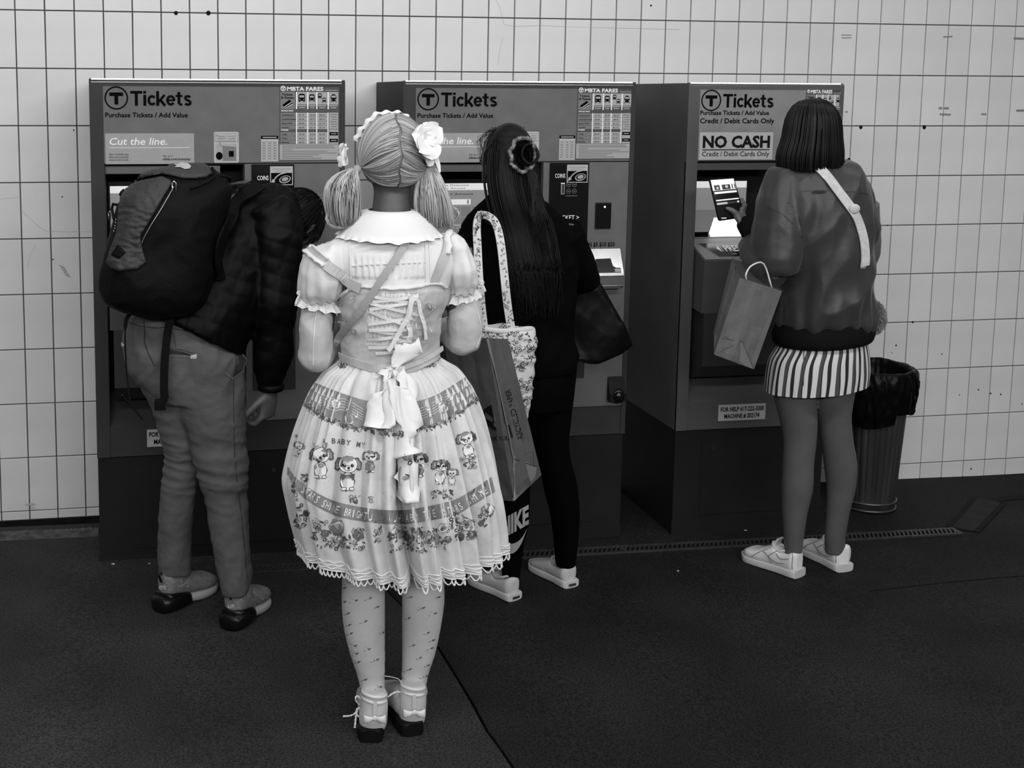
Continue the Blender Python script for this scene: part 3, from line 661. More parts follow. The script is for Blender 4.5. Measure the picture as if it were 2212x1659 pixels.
def hand(bm, wrist, dirv, palm_n, size=.17, curl=(.5, .6, .6, .65), thumb=.4, side=1, spread=.10):
    """palm and five fingers; dirv points from wrist to knuckles, palm_n is the palm's outward normal, curl in radians per joint"""
    d = V(dirv).normalized(); n = V(palm_n); n = (n - d * n.dot(d)).normalized(); s = d.cross(n) * side; k = size / .18; W = V(wrist)
    tube(bm, [W - d * .02 * k, W + d * .01 * k, W + d * .045 * k, W + d * .085 * k], [(.024 * k, .018 * k), (.026 * k, .017 * k), (.038 * k, .016 * k), (.038 * k, .013 * k)], 12, up=n)
    for i, (ln, off) in enumerate(((.072, -.030), (.082, -.010), (.077, .011), (.060, .030))):
        p = W + d * (.078 * k) + s * (off * k); dd = (d + s * (off * spread * 20)).normalized(); pts = [p]; a = 0
        for j, fr in enumerate((.44, .31, .25)):
            a += curl[i] * (1.1 if j else .8); v = dd * math.cos(a) + n * math.sin(a); p = p + v * (ln * fr * k); pts.append(p)
        tube(bm, pts, [.0098 * k, .0092 * k, .0082 * k, .0066 * k], 8); ball(bm, pts[-1], .0066 * k, 8)
    p = W + d * .022 * k - s * .024 * k; v = (d * .72 - s * .75 + n * thumb).normalized(); v2 = (d * .95 - s * .2 + n * thumb).normalized()
    pts = [p, p + v * .034 * k, p + v * .034 * k + (v + v2).normalized() * .03 * k, p + v * .034 * k + (v + v2).normalized() * .03 * k + v2 * .024 * k]
    tube(bm, pts, [.015 * k, .012 * k, .0105 * k, .008 * k], 8); ball(bm, pts[-1], .008 * k, 8)
def shoe_loft(bm, heel, ang, L, st, seg=20, p=2.6, mi=0):
    """st rows: (t along the sole 0 heel..1 toe, half width, z bottom, z top, side shift)"""
    d = V((math.cos(ang), math.sin(ang), 0)); s = V((-d.y, d.x, 0)); R = []
    for r in smoothpts(st, len(st) * 3):
        t, hw, zb, zt_, sh = r; R.append((V(heel) + d * (t * L) + s * sh + V((0, 0, (zb + zt_) / 2)), s * max(hw, .001), V((0, 0, max((zt_ - zb) / 2, .0005)))))
    loft(bm, R, seg, True, p, mi)
# ---------------------------------------------------------------- the woman in the pale dress
YL = -1.76
hl = onf(806, 1606); hr = onf(890, 1590)
lady = thing('person', 'woman with blonde bunches in a pale frilled print dress, standing nearest to the camera', 'person', ((hl.x + hr.x) / 2, YL, fz(hl.x)))
CLOTH = mat('blouse_cotton', .66, .8, var=.05, vs=9, bump=.25, bs=55, sheen=.2)
CLOTHJ = mat('jumper_cotton', .44, .8, var=.14, vs=16, bump=.28, bs=70, sheen=.2)
bm = NB()
sil([(452, 806, 880, .052), (478, 800, 886, .055), (505, 745, 942, .07), (530, 708, 985, .085), (570, 712, 985, .10), (620, 728, 962, .105), (700, 742, 944, .10), (765, 752, 932, .092), (840, 735, 950, .11), (920, 725, 960, .12), (1000, 732, 955, .11), (1050, 745, 945, .08)], YL, .09, bm=bm)
tube(bm, [at(845, 470, YL), at(847, 420, YL + .01), at(848, 385, YL + .02)], [.050, .046, .05], 16)
hc = at(848, 338, YL + .02); M_ = head(bm, hc, .072, .098, .090, (0.05, 1, -.22))
for s_, rows in ((0, [(960, 740, 848), (1060, 742, 846), (1150, 742, 838), (1230, 744, 832), (1300, 742, 829), (1350, 746, 829), (1400, 757, 829), (1450, 773, 829), (1490, 781, 829), (1550, 785, 832)]), (1, [(960, 855, 955), (1060, 858, 955), (1150, 864, 956), (1230, 869, 957), (1290, 873, 955), (1350, 873, 948), (1400, 873, 938), (1450, 872, 924), (1480, 871, 918), (1535, 868, 920)])):
    Yh = YL - (.0 if s_ == 0 else -.02)
    sil([(y, a, b, (b - a) / 1760 * 1.05) for y, a, b in rows], Yh, .05, bm=bm)
for s_, (sh, el, wr) in enumerate((((708, 548), (684, 760), (745, 705)), ((985, 540), (1003, 728), (945, 680)))):
    S_, E_, W_ = at(*sh, YL), at(*el, YL + .02), at(*wr, YL + .27)
    tube(bm, smoothpts([S_, (S_ + E_) / 2, E_], 6), [.045, .043, .041, .040, .038, .038, .037], 12)
    tube(bm, smoothpts([E_, (E_ + W_) / 2, W_], 6), [.037, .038, .036, .033, .030, .027, .025], 12); ball(bm, E_, .038, 12)
    hand(bm, W_, V((.25 if s_ == 0 else -.25, .6, .5)), V((.6 if s_ == 0 else -.6, 0, .3)), .16, side=1 if s_ == 0 else -1)
me = remesh(bm, .006, 5); body_l = link('body', me, SKIN, lady, smooth=True); eyes(lady, hc, .072, .098, .090, (0.05, 1, -.22))
# socks: the legs again, a skin thicker
bm = NB()
SOCKM = mat('sock_cotton', .52, .85, var=.05, vs=30, bump=.15, bs=160)
socks = []
for s_, rows in ((0, [(1205, 743, 835), (1240, 742, 833), (1262, 741, 830), (1300, 740, 830), (1350, 744, 830), (1400, 755, 830), (1450, 771, 830), (1480, 779, 830), (1505, 783, 831)]), (1, [(1205, 867, 958), (1240, 867, 959), (1262, 870, 958), (1300, 871, 958), (1350, 871, 951), (1400, 871, 941), (1450, 870, 926), (1475, 869, 920), (1495, 866, 922)])):
    Yh = YL - (.0 if s_ == 0 else -.02)
    b = sil([(y, a, c, (c - a) / 1760 * 1.08) for y, a, c in rows], Yh, .05, n=60, seg=48)
    for v in b.verts: v.co += V((v.co.x * 0, 0, 0))
    me = bpy.data.meshes.new('sock'); b.to_mesh(me); b.free()
    zlow = at(0, 1470, YL).z
    displace(me, lambda c, n: .0016 * noise.noise(V((c.x * 8, c.y * 8, c.z * 90))) * max(0, min(1, (zlow + .05 - c.z) * 12)) + .0012)
    socks.append(link('sock', me, SOCKM, lady, smooth=True))
ts = bvh_of(*socks)
for q, so in enumerate(socks):
    p = Print(onsurf(ts), .0005); rr = random.Random(5 + q)
    spots = [(800, 1292), (790, 1342), (797, 1402), (815, 1425), (828, 1366), (816, 1311), (770, 1297), (758, 1258), (745, 1270), (753, 1325), (755, 1350), (759, 1368), (768, 1395), (775, 1430), (790, 1468), (765, 1245), (822, 1484), (745, 1300), (771, 1412)] if q == 0 else \
            [(920, 1262), (888, 1290), (915, 1313), (884, 1335), (925, 1367), (893, 1394), (908, 1421), (886, 1446), (940, 1325), (948, 1290), (936, 1383), (925, 1437), (950, 1255), (933, 1400), (922, 1460), (912, 1480)]
    for x, y in spots:
        a = rr.uniform(-.5, .9); p.disc(x, -y, 2.6, 1.9, 0, 7, a); p.disc(x + 3, -y + 1.5, 1.6, 1.2, 0, 6, a); L = rr.uniform(5, 14)
        p.line([(x, -y), (x - L * .5, -y - L * .25 * (1 if a > 0 else -1)), (x - L, -y - L * .4 * (1 if a > 0 else -1))], .9, 1); p.disc(x - L, -y - L * .4, 1.5, 1, 0, 6)
        if rr.random() < .4: p.disc(x - L * .5, -y - L * .1, 1.4, 1, 0, 6)
    p.done('flower_print', [mat('sock_print_dark', .07, .8), mat('sock_print_grey', .28, .8)], so, kind='stuff')
# shoes
SHOE = mat('cream_leather', .48, .42, var=.06, vs=20, bump=.05, bs=80); SOLEB = mat('black_rubber', .006, .4)
for q, (hx, hy, rows) in enumerate(((806, 1606, [(1490, 784, 834), (1508, 781, 837), (1525, 779, 838), (1545, 776, 837), (1560, 777, 836), (1572, 781, 832)]), (889, 1592, [(1474, 866, 919), (1492, 864, 921), (1512, 862, 921), (1532, 862, 920), (1548, 864, 919), (1560, 867, 916)]))):
    g = onf(hx, hy); hy_ = g.y + .035; z0 = fz(g.x); ang = math.radians(80 if q == 0 else 97)
    bm = NB(); sil([(y, a, b, (b - a) / 1760 * 1.0) for y, a, b in rows], hy_, .03, bm=bm)
    shoe_loft(bm, (g.x, g.y + .035, z0), ang, .20, [(-.1, .02, .035, .10, 0), (.1, .034, .03, .115, 0), (.35, .033, .022, .10, 0), (.6, .036, .012, .075, .002), (.85, .036, .012, .055, 0), (1.0, .018, .014, .04, 0)])
    sh = link('shoe', remesh(bm, .004, 4), SHOE, lady, smooth=True)
    bm = NB(); shoe_loft(bm, (g.x, g.y + .035, z0), ang, .20, [(-.20, .018, .0, .038, 0), (-.15, .031, .0, .04, 0), (.05, .0365, .0, .04, 0), (.22, .034, .0, .036, 0), (.24, .034, .012, .032, 0), (.6, .037, .0, .018, 0), (.9, .034, .0, .018, 0), (1.02, .014, .0, .016, 0)], p=5)
    done('sole', bm, SOLEB, sh)
    t = bvh_of(sh); cx = (rows[3][1] + rows[3][2]) / 2; by = 1547 if q == 0 else 1534
    # bow at the heel, back tab and ankle straps
    c, n = hit(t, cx + 3, by, .004); r0 = R_; up = V((0, 0, 1)); kk = 1 / 880.
    def loop(sgn, tail=False):
        b = NB(); prof = []
        for i in range(7):
            f = i / 6; w_ = (.25 + .75 * f) * 11 * kk; P0 = c + r0 * (sgn * f * 25 * kk) + n * (.004 + .006 * math.sin(f * math.pi)) - up * (.004 * f)
            prof.append((P0, n * .0035 * (1 + f), up * w_))
        loft(b, prof, 12, True, 2.5); return b
    bm = NB()
    for s_ in (-1, 1):
        b = loop(s_); mtmp = bpy.data.meshes.new('x'); b.to_mesh(mtmp); b.free(); bm.from_mesh(mtmp)
    ball(bm, c + n * .007, (.006, .004, .008), 10)
    done('heel_bow', bm, mat('bow_leather', .62, .45), sh, smooth=True)
    bm = NB(); ribbon(bm, [hit(t, cx + 4, by - 34 + i * 7, .002)[0] for i in range(5)], .010, n, .002); done('back_tab', bm, SHOE, sh)
    for yy, dy in ((rows[0][0] + 14, 5), (rows[0][0] + 2, 6)):
        pts = [(at((rows[0][1] + rows[0][2]) / 2, yy, hy_)) + V((math.cos(a) * .0325, math.sin(a) * .033, -.006 * math.sin(a + 1) - .004)) for a in [i * 2 * math.pi / 24 for i in range(25)]]
        bm = NB(); tube(bm, pts, [(.0022, .0045)] * 25, 6, cap=False); done('ankle_strap', bm, mat('bow_leather', .62, .45), sh, smooth=True)
# loose ribbon ends and buckle beside the left shoe
bm = NB()
for pts in (((776, 1528), (768, 1540), (757, 1546), (742, 1547)), ((772, 1530), (769, 1550), (767, 1572)), ((783, 1512), (772, 1503), (768, 1510), (774, 1520), (782, 1522)), ((778, 1530), (770, 1535), (772, 1545), (778, 1548)), ((838, 1505), (850, 1497), (862, 1494), (880, 1500)), ((832, 1460), (845, 1462), (860, 1466), (868, 1474))):
    tube(bm, [at(x, y, YL - .03 + .01 * (i % 2)) for i, (x, y) in enumerate(smoothpts(pts, 10))], [(.0028, .0012)] * 11, 6)
done('shoe_ribbon', bm, mat('bow_leather', .62, .45), lady, smooth=True)
# blouse
bm = NB()
sil([(458, 796, 886, .060), (480, 780, 905, .068), (503, 745, 945, .080), (528, 706, 988, .092), (565, 704, 992, .106), (610, 722, 972, .112), (660, 732, 956, .112), (700, 738, 950, .108)], YL, .09, bm=bm)
me = remesh(bm, .0042, 4)
zsh0, zsh1 = at(0, 565, YL - .1).z, at(0, 618, YL - .1).z
x0_, x1_ = at(760, 590, YL - .1).x, at(918, 590, YL - .1).x
def blouse_d(c, n):
    d = wrinkles(.004, (9, 9, 6), .4)(c, n)
    if n.y < -.2 and zsh1 < c.z < zsh0 and x0_ < c.x < x1_: d = .0030 * math.sin(c.x * 430 + 2 * noise.noise(c * 30)) * min(1, (zsh0 - c.z) * 60) + .001
    return d
displace(me, blouse_d); blouse = link('blouse', me, CLOTH, lady, smooth=True)
tb = bvh_of(blouse)
bm = NB()
for pts in (((757, 520), (758, 560), (760, 640)), ((918, 516), (920, 560), (921, 625)), ((760, 574), (800, 571), (850, 569), (918, 566))): strap_on(tb, pts, .0035, .001, .0016, bm=bm, fb=YL)
strap_on(tb, ((927, 520), (929, 560), (930, 600)), .003, .001, .0014, bm=bm, fb=YL)
done('yoke_seam', bm, CLOTH, blouse)
# puff sleeves, cuffs with frills, forearm sleeves
SLV = []
for q, (rows, fr, low) in enumerate((
        ([(528, 700, 735, .05), (545, 668, 745, .065), (570, 654, 748, .075), (600, 650, 742, .078), (625, 652, 736, .07), (640, 656, 730, .058), (650, 658, 726, .05)], ((655, 648), (690, 655), (728, 668)), ((688, 655), (682, 768), (742, 712))),
        ([(505, 955, 988, .05), (520, 950, 1005, .065), (550, 952, 1020, .075), (580, 955, 1029, .078), (605, 960, 1032, .07), (620, 966, 1028, .058), (632, 968, 1024, .05)], ((966, 640), (1000, 636), (1030, 622)), ((1002, 640), (1003, 733), (947, 690))))):
    bm = sil(rows, YL, .07, n=40, seg=44); me = bpy.data.meshes.new('s'); bm.to_mesh(me); bm.free()
    zc = at(0, rows[-1][0], YL).z; cx = at((rows[2][1] + rows[2][2]) / 2, 580, YL)
    def puff(c, n, cx=cx, zc=zc):
        a = math.atan2(c.y - cx.y, c.x - cx.x); return .0045 * math.sin(a * 13 + 3 * noise.noise(c * 9)) * max(.15, 1 - (c.z - zc) * 9) + .011 * (noise.noise(V((c.x * 15, c.y * 15, c.z * 9))) + .5 * (1 - abs(noise.noise(c * 20)) * 2.4) * .6)
    displace(me, puff); sl_ = link('puff_sleeve', me, CLOTH, lady, smooth=True); SLV.append(sl_)
    # frill: a wavy skirt of cloth under the elastic
    bm = NB(); c0 = at((rows[-1][1] + rows[-1][2]) / 2, rows[-1][0], YL); rad = (rows[-1][2] - rows[-1][1]) / 1760; prev = None
    tilt = -.012 if q == 0 else .010
    for j in range(9):
        ring = []
        for i in range(120):
            a = i * 2 * math.pi / 120; f = j / 8; r = rad * (1 + .02) + f * .018 + .0065 * f * math.sin(a * 11 + q * 2) + .003 * f * math.sin(a * 29)
            ring.append(bm.verts.new(c0 + V((r * math.cos(a), r * .85 * math.sin(a), .010 - f * .030 + .0035 * f * math.sin(a * 11 + 1.5) + tilt * math.cos(a)))))
        if prev:
            for i in range(120): bm.faces.new((prev[i], prev[(i + 1) % 120], ring[(i + 1) % 120], ring[i]))
        prev = ring
    done('sleeve_frill', bm, CLOTH, sl_, smooth=True)
    bm = NB(); pts = [c0 + V(((rad + .003) * math.cos(a), (rad * .85 + .003) * math.sin(a), .004 + tilt * math.cos(a) + .002 * math.sin(a * 20))) for a in [i * 2 * math.pi / 60 for i in range(61)]]
    tube(bm, pts, [(.003, .006)] * 61, 6, cap=False); done('elastic_band', bm, CLOTH, sl_, smooth=True)
    S_, E_, W_ = at(*low[0], YL), at(*low[1], YL + .02), at(*low[2], YL + .27); bm = NB()
    tube(bm, smoothpts([S_, (S_ + E_) / 2 + V((-.003 if q == 0 else .003, 0, 0)), E_], 8), [(r, r) for r in (.036, .0385, .041, .0435, .045, .046, .0455, .044, .043)], 16)
    tube(bm, smoothpts([E_, (E_ + W_) / 2, W_], 8), [.044, .046, .045, .043, .040, .037, .034, .031, .029], 16); ball(bm, E_ + V((0, .0, .003)), .045, 14)
    me = remesh(bm, .005, 5); displace(me, wrinkles(.0045, (12, 12, 9), .4, off=q * 5)); fs_ = link('lower_sleeve', me, mat('lower_sleeve_cotton', .50, .8, var=.04, vs=9, bump=.2, bs=60), lady, smooth=True)
    tt = bvh_of(fs_); bm = NB()
    strap_on(tt, ((686, 668), (681, 700), (678, 740), (677, 788)) if q == 0 else ((1027, 660), (1036, 690), (1040, 720), (1030, 750)), .003, .0005, .0012, bm=bm, fb=YL); done('sleeve_seam', bm, CLOTH, fs_)
    for k in range(1):
        x, y = (652, 632) if q == 0 else (1036, 610); bm = NB(); sg = -1 if q == 0 else 1
        for pts in (((x, y), (x + sg * 7, y - 2), (x + sg * 8, y + 3), (x, y + 3)), ((x, y + 2), (x + sg * 8, y + 12), (x + sg * 13, y + 26)) if q == 0 else ((x, y + 1), (x + 8, y + 8), (x + 13, y + 20))):
            tube(bm, [at(a, b, YL - .01) for a, b in smoothpts(pts, 8)], [(.0012, .0035)] * 9, 6)
        done('sleeve_tie', bm, CLOTH, sl_, smooth=True)
# collar: draped cape of cloth with a scalloped frill
def collar():
    bm = NB(); n = 140; rows_ = 12; prev = None; cN = at(842, 456, YL); cS = at(842, 512, YL)
    for j in range(rows_ + 6):
        ring = []
        for i in range(n + 1):
            a = math.radians(-200) + math.radians(400 - 0) * 0 + (i / n) * 2 * math.pi; f = min(1, j / rows_); g = max(0, (j - rows_) / 6)
            ca, sa = math.cos(a), math.sin(a)
            rx = .055 + (.125 - .055) * f ** .8; ry = .062 + (.100 - .062) * f ** .8
            z = cN.z + .004 - (.062 - .010 * abs(ca) + (.012 if sa > 0 else 0)) * f ** 1.6 * (1.05 if sa < 0 else .8)
            if j < 2: z += .0 ; rx -= .001
            wv = 1.6 * math.sin(a * 30 + math.sin(a * 5)) * g
            rx += g * .013 + .003 * wv; ry += g * .012 + .003 * wv; z -= g * (.010 + .004 * abs(ca)) - .0025 * math.sin(a * 17) * g
            ring.append(bm.verts.new((cN.x + rx * ca, YL - .002 + ry * sa, z)))
        if prev:
            for i in range(n): bm.faces.new((prev[i], prev[i + 1], ring[i + 1], ring[i]))
        prev = ring
    return bm
done('collar', collar(), mat('collar_cotton', .74, .8, bump=.18, bs=60), lady, smooth=True)
# bodice of the jumper dress
bm = NB()
sil([(612, 724, 972, .118), (640, 726, 968, .120), (690, 734, 955, .115), (740, 738, 947, .108), (775, 738, 947, .106), (786, 742, 945, .10)], YL, .1, bm=bm)
me = remesh(bm, .0042, 3)
zl0, zl1 = at(0, 640, YL - .1).z, at(0, 770, YL - .1).z
xl0, xl1 = at(797, 700, YL - .11).x, at(908, 700, YL - .11).x
def bod(c, n):
    d = wrinkles(.0045, (8, 8, 14), .5, off=3)(c, n)
    if n.y < -.2 and xl0 < c.x < xl1 and zl1 < c.z < zl0 + .03: d = .0018 * math.sin(c.x * 560 + 3 * noise.noise(c * 25)) + .0012 * math.sin(c.z * 300 + 4 * noise.noise(c * 30)) - .006
    return d
displace(me, bod); bodice = link('bodice', me, CLOTHJ, lady, smooth=True)
tj = bvh_of(bodice, blouse)
bm = NB(); P_ = []
for x, y in smoothpts([(735, 642), (755, 628), (775, 619), (800, 620), (850, 624), (900, 620), (930, 613), (950, 614), (962, 622)], 60):
    p, n = hit(tj, x, y, .003); P_.append(p + V((0, 0, .001 * math.sin(x * 1.1))))
tube(bm, P_, [(.006, .0042)] * len(P_), 8); done('top_edge', bm, CLOTH, bodice, smooth=True)
tj2 = bvh_of(bodice, blouse, *SLV)
bm = NB(); strap_on(tj2, ((664, 536), (676, 546), (690, 560), (715, 580), (745, 601), (782, 622)), .026, .007, .003, bm=bm, fb=YL); ls = done('shoulder_strap', bm, CLOTHJ, bodice)
bm = NB(); strap_on(tj, ((958, 500), (966, 520), (962, 545), (950, 575), (936, 612)), .024, .004, .003, bm=bm, fb=YL); done('shoulder_strap', bm, CLOTHJ, bodice)
bm = NB()
for (x, y), (x2, y2) in (((672, 533), (710, 562)), ((664, 546), (702, 574)), ((972, 505), (962, 548))):
    pts = [hit(tj2, x + (x2 - x) * i / 10, y + (y2 - y) * i / 10 + 2 * math.sin(i * 2.), .009)[0] for i in range(11)]
    for _ in range(2): pts = [pts[0]] + [(pts[i - 1] + pts[i] * 2 + pts[i + 1]) / 4 for i in range(1, 10)] + [pts[-1]]
    tube(bm, pts, [(.009 + .002 * math.sin(i * 2.), .004) for i in range(11)], 8)
done('strap_frill', bm, CLOTH, bodice, smooth=True, kind='stuff')
# lacing and its long bow
for (a, b), (c, d_) in (((803, 652), (905, 640)), ((803, 640), (905, 656)), ((800, 668), (906, 650)), ((800, 655), (906, 680)), ((798, 700), (880, 688)), ((800, 672), (870, 700)), ((798, 712), (880, 712)), ((798, 712), (870, 722)), ((798, 733), (850, 728)), ((797, 750), (850, 748)), ((812, 762), (852, 758))):
    bm = NB(); strap_on(tj, ((a, b), ((a + c) / 2, (b + d_) / 2 + 1), (c, d_)), .0075, .004, .0012, n=8, bm=bm); done('lace', bm, CLOTH, bodice)
bm = NB()
for pts, w_ in ((((880, 690), (886, 655), (893, 643), (902, 648), (909, 670), (912, 700), (914, 728)), .0095), (((884, 640), (880, 680), (866, 705), (850, 735), (838, 755)), .012), (((882, 700), (880, 730), (882, 762)), .010), (((886, 650), (883, 700), (880, 730)), .012)):
    strap_on(tj, pts, w_, .012, .0015, n=16, bm=bm)
done('lacing_bow', bm, mat('satin_ribbon', .68, .45), bodice)
# ---- skirt
SK = [(774, 738, 949), (785, 728, 962), (800, 706, 985), (825, 688, 1004), (850, 674, 1019), (900, 654, 1038), (950, 638, 1052), (1000, 626, 1063), (1035, 620, 1070), (1075, 626, 1078), (1130, 638, 1085), (1180, 652, 1088)]
SKs = smoothpts(SK, 60); NT = 420
SKC = []
for y, a, b in SKs:
    A, B = at(a, y, YL), at(b, y, YL); SKC.append(((A + B) / 2, (B - A).length / 2))
def skirt_pt(th, v):
    """th: angle, -pi/2 faces the camera"""
    i = min(int(v * 60), 59); f = v * 60 - i; c = SKC[i][0].lerp(SKC[i + 1][0], f); a = SKC[i][1] * (1 - f) + SKC[i + 1][1] * f
    r = 1.; b = a * (.80 + .04 * v)
    vv = min(1, v * 1.6)
    for t0, w_, d_, sk in ((-1.66, .045, .34, 0), (-1.36, .045, .15, .35), (-.95, .05, .17, .9), (-1.15, .04, .10, .5), (-2.35, .07, .05, 0), (-2.05, .05, .09, 0), (-1.86, .04, .07, 0), (-.6, .06, .14, 0), (-.78, .04, .09, 0), (-1.52, .03, .10, 0), (-1.25, .03, .09, 0), (-2.7, .05, .06, 0), (.3, .08, .1, 0), (.9, .07, .1, 0), (1.5, .08, .12, 0), (2.1, .07, .1, 0), (2.8, .08, .1, 0)):
        q = (th - (t0 + sk * .18 * (v - .8)) + math.pi) % (2 * math.pi) - math.pi
        r -= d_ * vv * math.exp(-(abs(q) / w_) ** 1.5) - d_ * .35 * vv * math.exp(-((abs(q) - w_ * 2.2) / (w_ * 1.2)) ** 2)
    g = (1 - v) ** 1.7; r += .055 * g * math.sin(th * 44 + 3 * math.sin(th * 7)) * min(1, v * 14) * (a / .2) + .012 * (1 - v) * math.sin(th * 23 + v * 2)
    r += .010 * math.sin(th * 9 + 1) * v
    return c + V((a * r * math.cos(th), b * r * math.sin(th), -.006 * math.sin(th * 3) * v))
bm = NB(); G = [[bm.verts.new(skirt_pt(i * 2 * math.pi / NT, j / 72)) for i in range(NT)] for j in range(73)]
for j in range(72):
    for i in range(NT): bm.faces.new((G[j][i], G[j][(i + 1) % NT], G[j + 1][(i + 1) % NT], G[j + 1][i]))
skirt = done('skirt', bm, mat('skirt_cotton', .58, .8, var=.14, vs=18, bump=.25, bs=70, sheen=.2), lady, smooth=True)
tk = bvh_of(skirt)
# lace hem: openwork scallops
bm = NB(); NS = 150
for i in range(NS):
    a0 = i * 2 * math.pi / NS; da = 2 * math.pi / NS; pts = []
    for k in range(7):
        f = k / 6; P0 = skirt_pt(a0 + da * f, 1); pts.append(P0 + V((0, 0, -.004 - .011 * math.sin(f * math.pi))) + V((0, -.001, 0)))
    tube(bm, pts, .0019, 5, cap=False)
    P1 = skirt_pt(a0, 1); tube(bm, [P1 + V((0, 0, .002)), P1 + V((0, 0, -.005))], .0016, 5, cap=False)
ro = [skirt_pt(i * 2 * math.pi / 300, 1) + V((0, 0, .001)) for i in range(301)]
tube(bm, ro, .0022, 5, cap=False)
for k in range(3):
    ro = [skirt_pt(i * 2 * math.pi / 300, 1 - .012 * (k + 1)) * 1.0 + V((0, 0, .002 * math.sin(i * 1.3 + k * 2))) for i in range(301)]
    c = SKC[-1][0]; ro = [p + (p - V((c.x, c.y, p.z))).normalized() * .002 for p in ro]; tube(bm, ro, .0015, 4, cap=False)
done('lace_hem', bm, mat('lace', .72, .8), skirt)
# printed bands, garlands, puppies and roses
pk = Print(onsurf(tk), .0006)
def quadband(p, top, bot, n, mi, layer=0):
    T, B = smoothpts(top, n), smoothpts(bot, n)
    for i in range(n):
        for k in range(3):
            f, g = k / 3, (k + 1) / 3; a, b, c, d = [(T[i + u][0] * (1 - w_) + B[i + u][0] * w_, -(T[i + u][1] * (1 - w_) + B[i + u][1] * w_)) for u, w_ in ((0, f), (1, f), (1, g), (0, g))]
            p.poly([a, b, c, d], mi, layer)
quadband(pk, [(665, 818), (690, 830), (736, 848), (792, 865), (850, 870), (903, 866), (946, 851), (1002, 817), (1018, 806)], [(655, 868), (680, 888), (720, 908), (783, 927), (850, 933), (896, 927), (941, 920), (1000, 888), (1036, 862)], 90, 0)
RT = [(622, 1007), (647, 1038), (694, 1069), (741, 1087), (807, 1099), (850, 1102), (894, 1099), (974, 1082), (1014, 1062), (1062, 1030)]
RB = [(621, 1024), (647, 1066), (694, 1099), (741, 1118), (807, 1129), (850, 1132), (894, 1130), (981, 1113), (1020, 1092), (1070, 1062)]
quadband(pk, RT, RB, 100, 0)
def curve_text(p, t, pts, h, mi, w_):
    P_ = smoothpts(pts, 100); L = [0]
    for a, b in zip(P_, P_[1:]): L.append(L[-1] + math.hypot(*(b - a)))
    for i, ch in enumerate(t):
        if ch == ' ': continue
        s = L[-1] * (i + .1) / len(t); k = max(j for j in range(101) if L[j] <= s); k = min(k, 98); d = P_[k + 1] - P_[k]
        p.text(ch, P_[k][0], -P_[k][1], h, mi, w=w_ * (.4 if ch in 'I!' else 1), bold=.01, layer=2, rot=-math.atan2(d[1], d[0]))
curve_text(pk, 'STARS SHINE BRIGHT', [(650, 1062), (694, 1093), (741, 1112), (795, 1123)], 17, 1, 6.5)
curve_text(pk, 'BABY THE STARS SHINE', [(868, 1127), (894, 1125), (940, 1116), (985, 1107), (1018, 1088), (1058, 1062)], 17, 1, 6.5)
curve_text(pk, 'A BABY MY', [(696, 958), (730, 958), (766, 964), (790, 968)], 12, 2, 8)
rr = random.Random(11)
def note(x, y, m=1):
    pk.disc(x, -y, 3, 2.2, m, 8, .4, 2); pk.line([(x + 2.5, -y), (x + 3.5, -y + 11)], 1.1, m, 2)
for x, y in ((800, 1122), (852, 1126), (862, 1120), (1024, 1070), (1040, 1062), (660, 1050)): note(x, y)
for k in range(5):        # staves on the upper band
    for seg_ in (((690, 850 + k * 6), (720, 862 + k * 6), (745, 862 + k * 6), (785, 884 + k * 6)), ((905, 884 + k * 6), (940, 868 + k * 6), (965, 850 + k * 6), (1000, 838 + k * 5))):
        P_ = [(x, -y) for x, y in smoothpts(seg_, 12)]; pk.line(P_, .8, 1, 1)
for x, y in ((705, 862), (728, 866), (752, 885), (770, 900), (925, 885), (950, 872), (975, 862), (990, 850)): note(x, y)
pk.disc(726, -872, 10, 10, 1, 12, layer=1, lobes=5, la=.12); pk.disc(755, -905, 8, 12, 1, 10, .5, 1); pk.disc(960, -882, 9, 8, 1, 12, layer=1)
def rose(x, y, r, light=False):
    a, b, c = (1, 3, 2) if light else (3, 2, 0)
    pk.disc(x, -y, r, r * .95, b if light else 2, 12, rr.random() * 3, 1, 5, .12); pk.disc(x, -y, r * .88, r * .82, a, 12, rr.random() * 3, 2, 5, .08)
    for k in range(3): pk.arc(x, -y, r * (.72 - k * .22), r * (.66 - k * .2), rr.uniform(0, 6), rr.uniform(6.5, 10), max(.8, r * .1), b, 8, 3)
    pk.disc(x, -y, r * .2, r * .2, c, 6, layer=4)
def leaf(x, y, r, a, m=2): pk.disc(x, -y, r, r * .42, m, 8, a, 1)
def posy(x, y, r, m=2):
    for k in range(5): a = k * 1.257 + x; pk.disc(x + r * .6 * math.cos(a), -y + r * .6 * math.sin(a), r * .45, r * .38, m, 7, a, 2)
    pk.disc(x, -y, r * .3, r * .3, 1, 6, layer=3)
# garlands of small roses
G_ = smoothpts([(660, 874), (685, 893), (706, 905), (746, 920), (783, 928), (850, 937), (896, 928), (941, 920), (988, 894), (1021, 868), (1036, 858)], 46)
for i, (x, y) in enumerate(G_):
    rose(x + rr.uniform(-1, 1), y + rr.uniform(-2, 2), 4.2, i % 3 == 0); leaf(x + 4, y + rr.choice((-5, 5)), 3.4, rr.uniform(0, 3), 2); leaf(x - 3, y + rr.choice((-5, 5)), 3, rr.uniform(0, 3), 3)
def spray(x, y, n, sx, sy):
    for k in range(n):
        a, b = x + rr.uniform(-sx, sx), y + rr.uniform(-sy, sy); q = rr.random()
        if q < .45: leaf(a, b, rr.uniform(3, 6), rr.uniform(0, 3), rr.choice((2, 2, 3)))
        elif q < .8: posy(a, b, rr.uniform(3, 5), rr.choice((2, 3)))
        else: pk.disc(a, -b, 1.8, 1.8, 2, 6, layer=2)
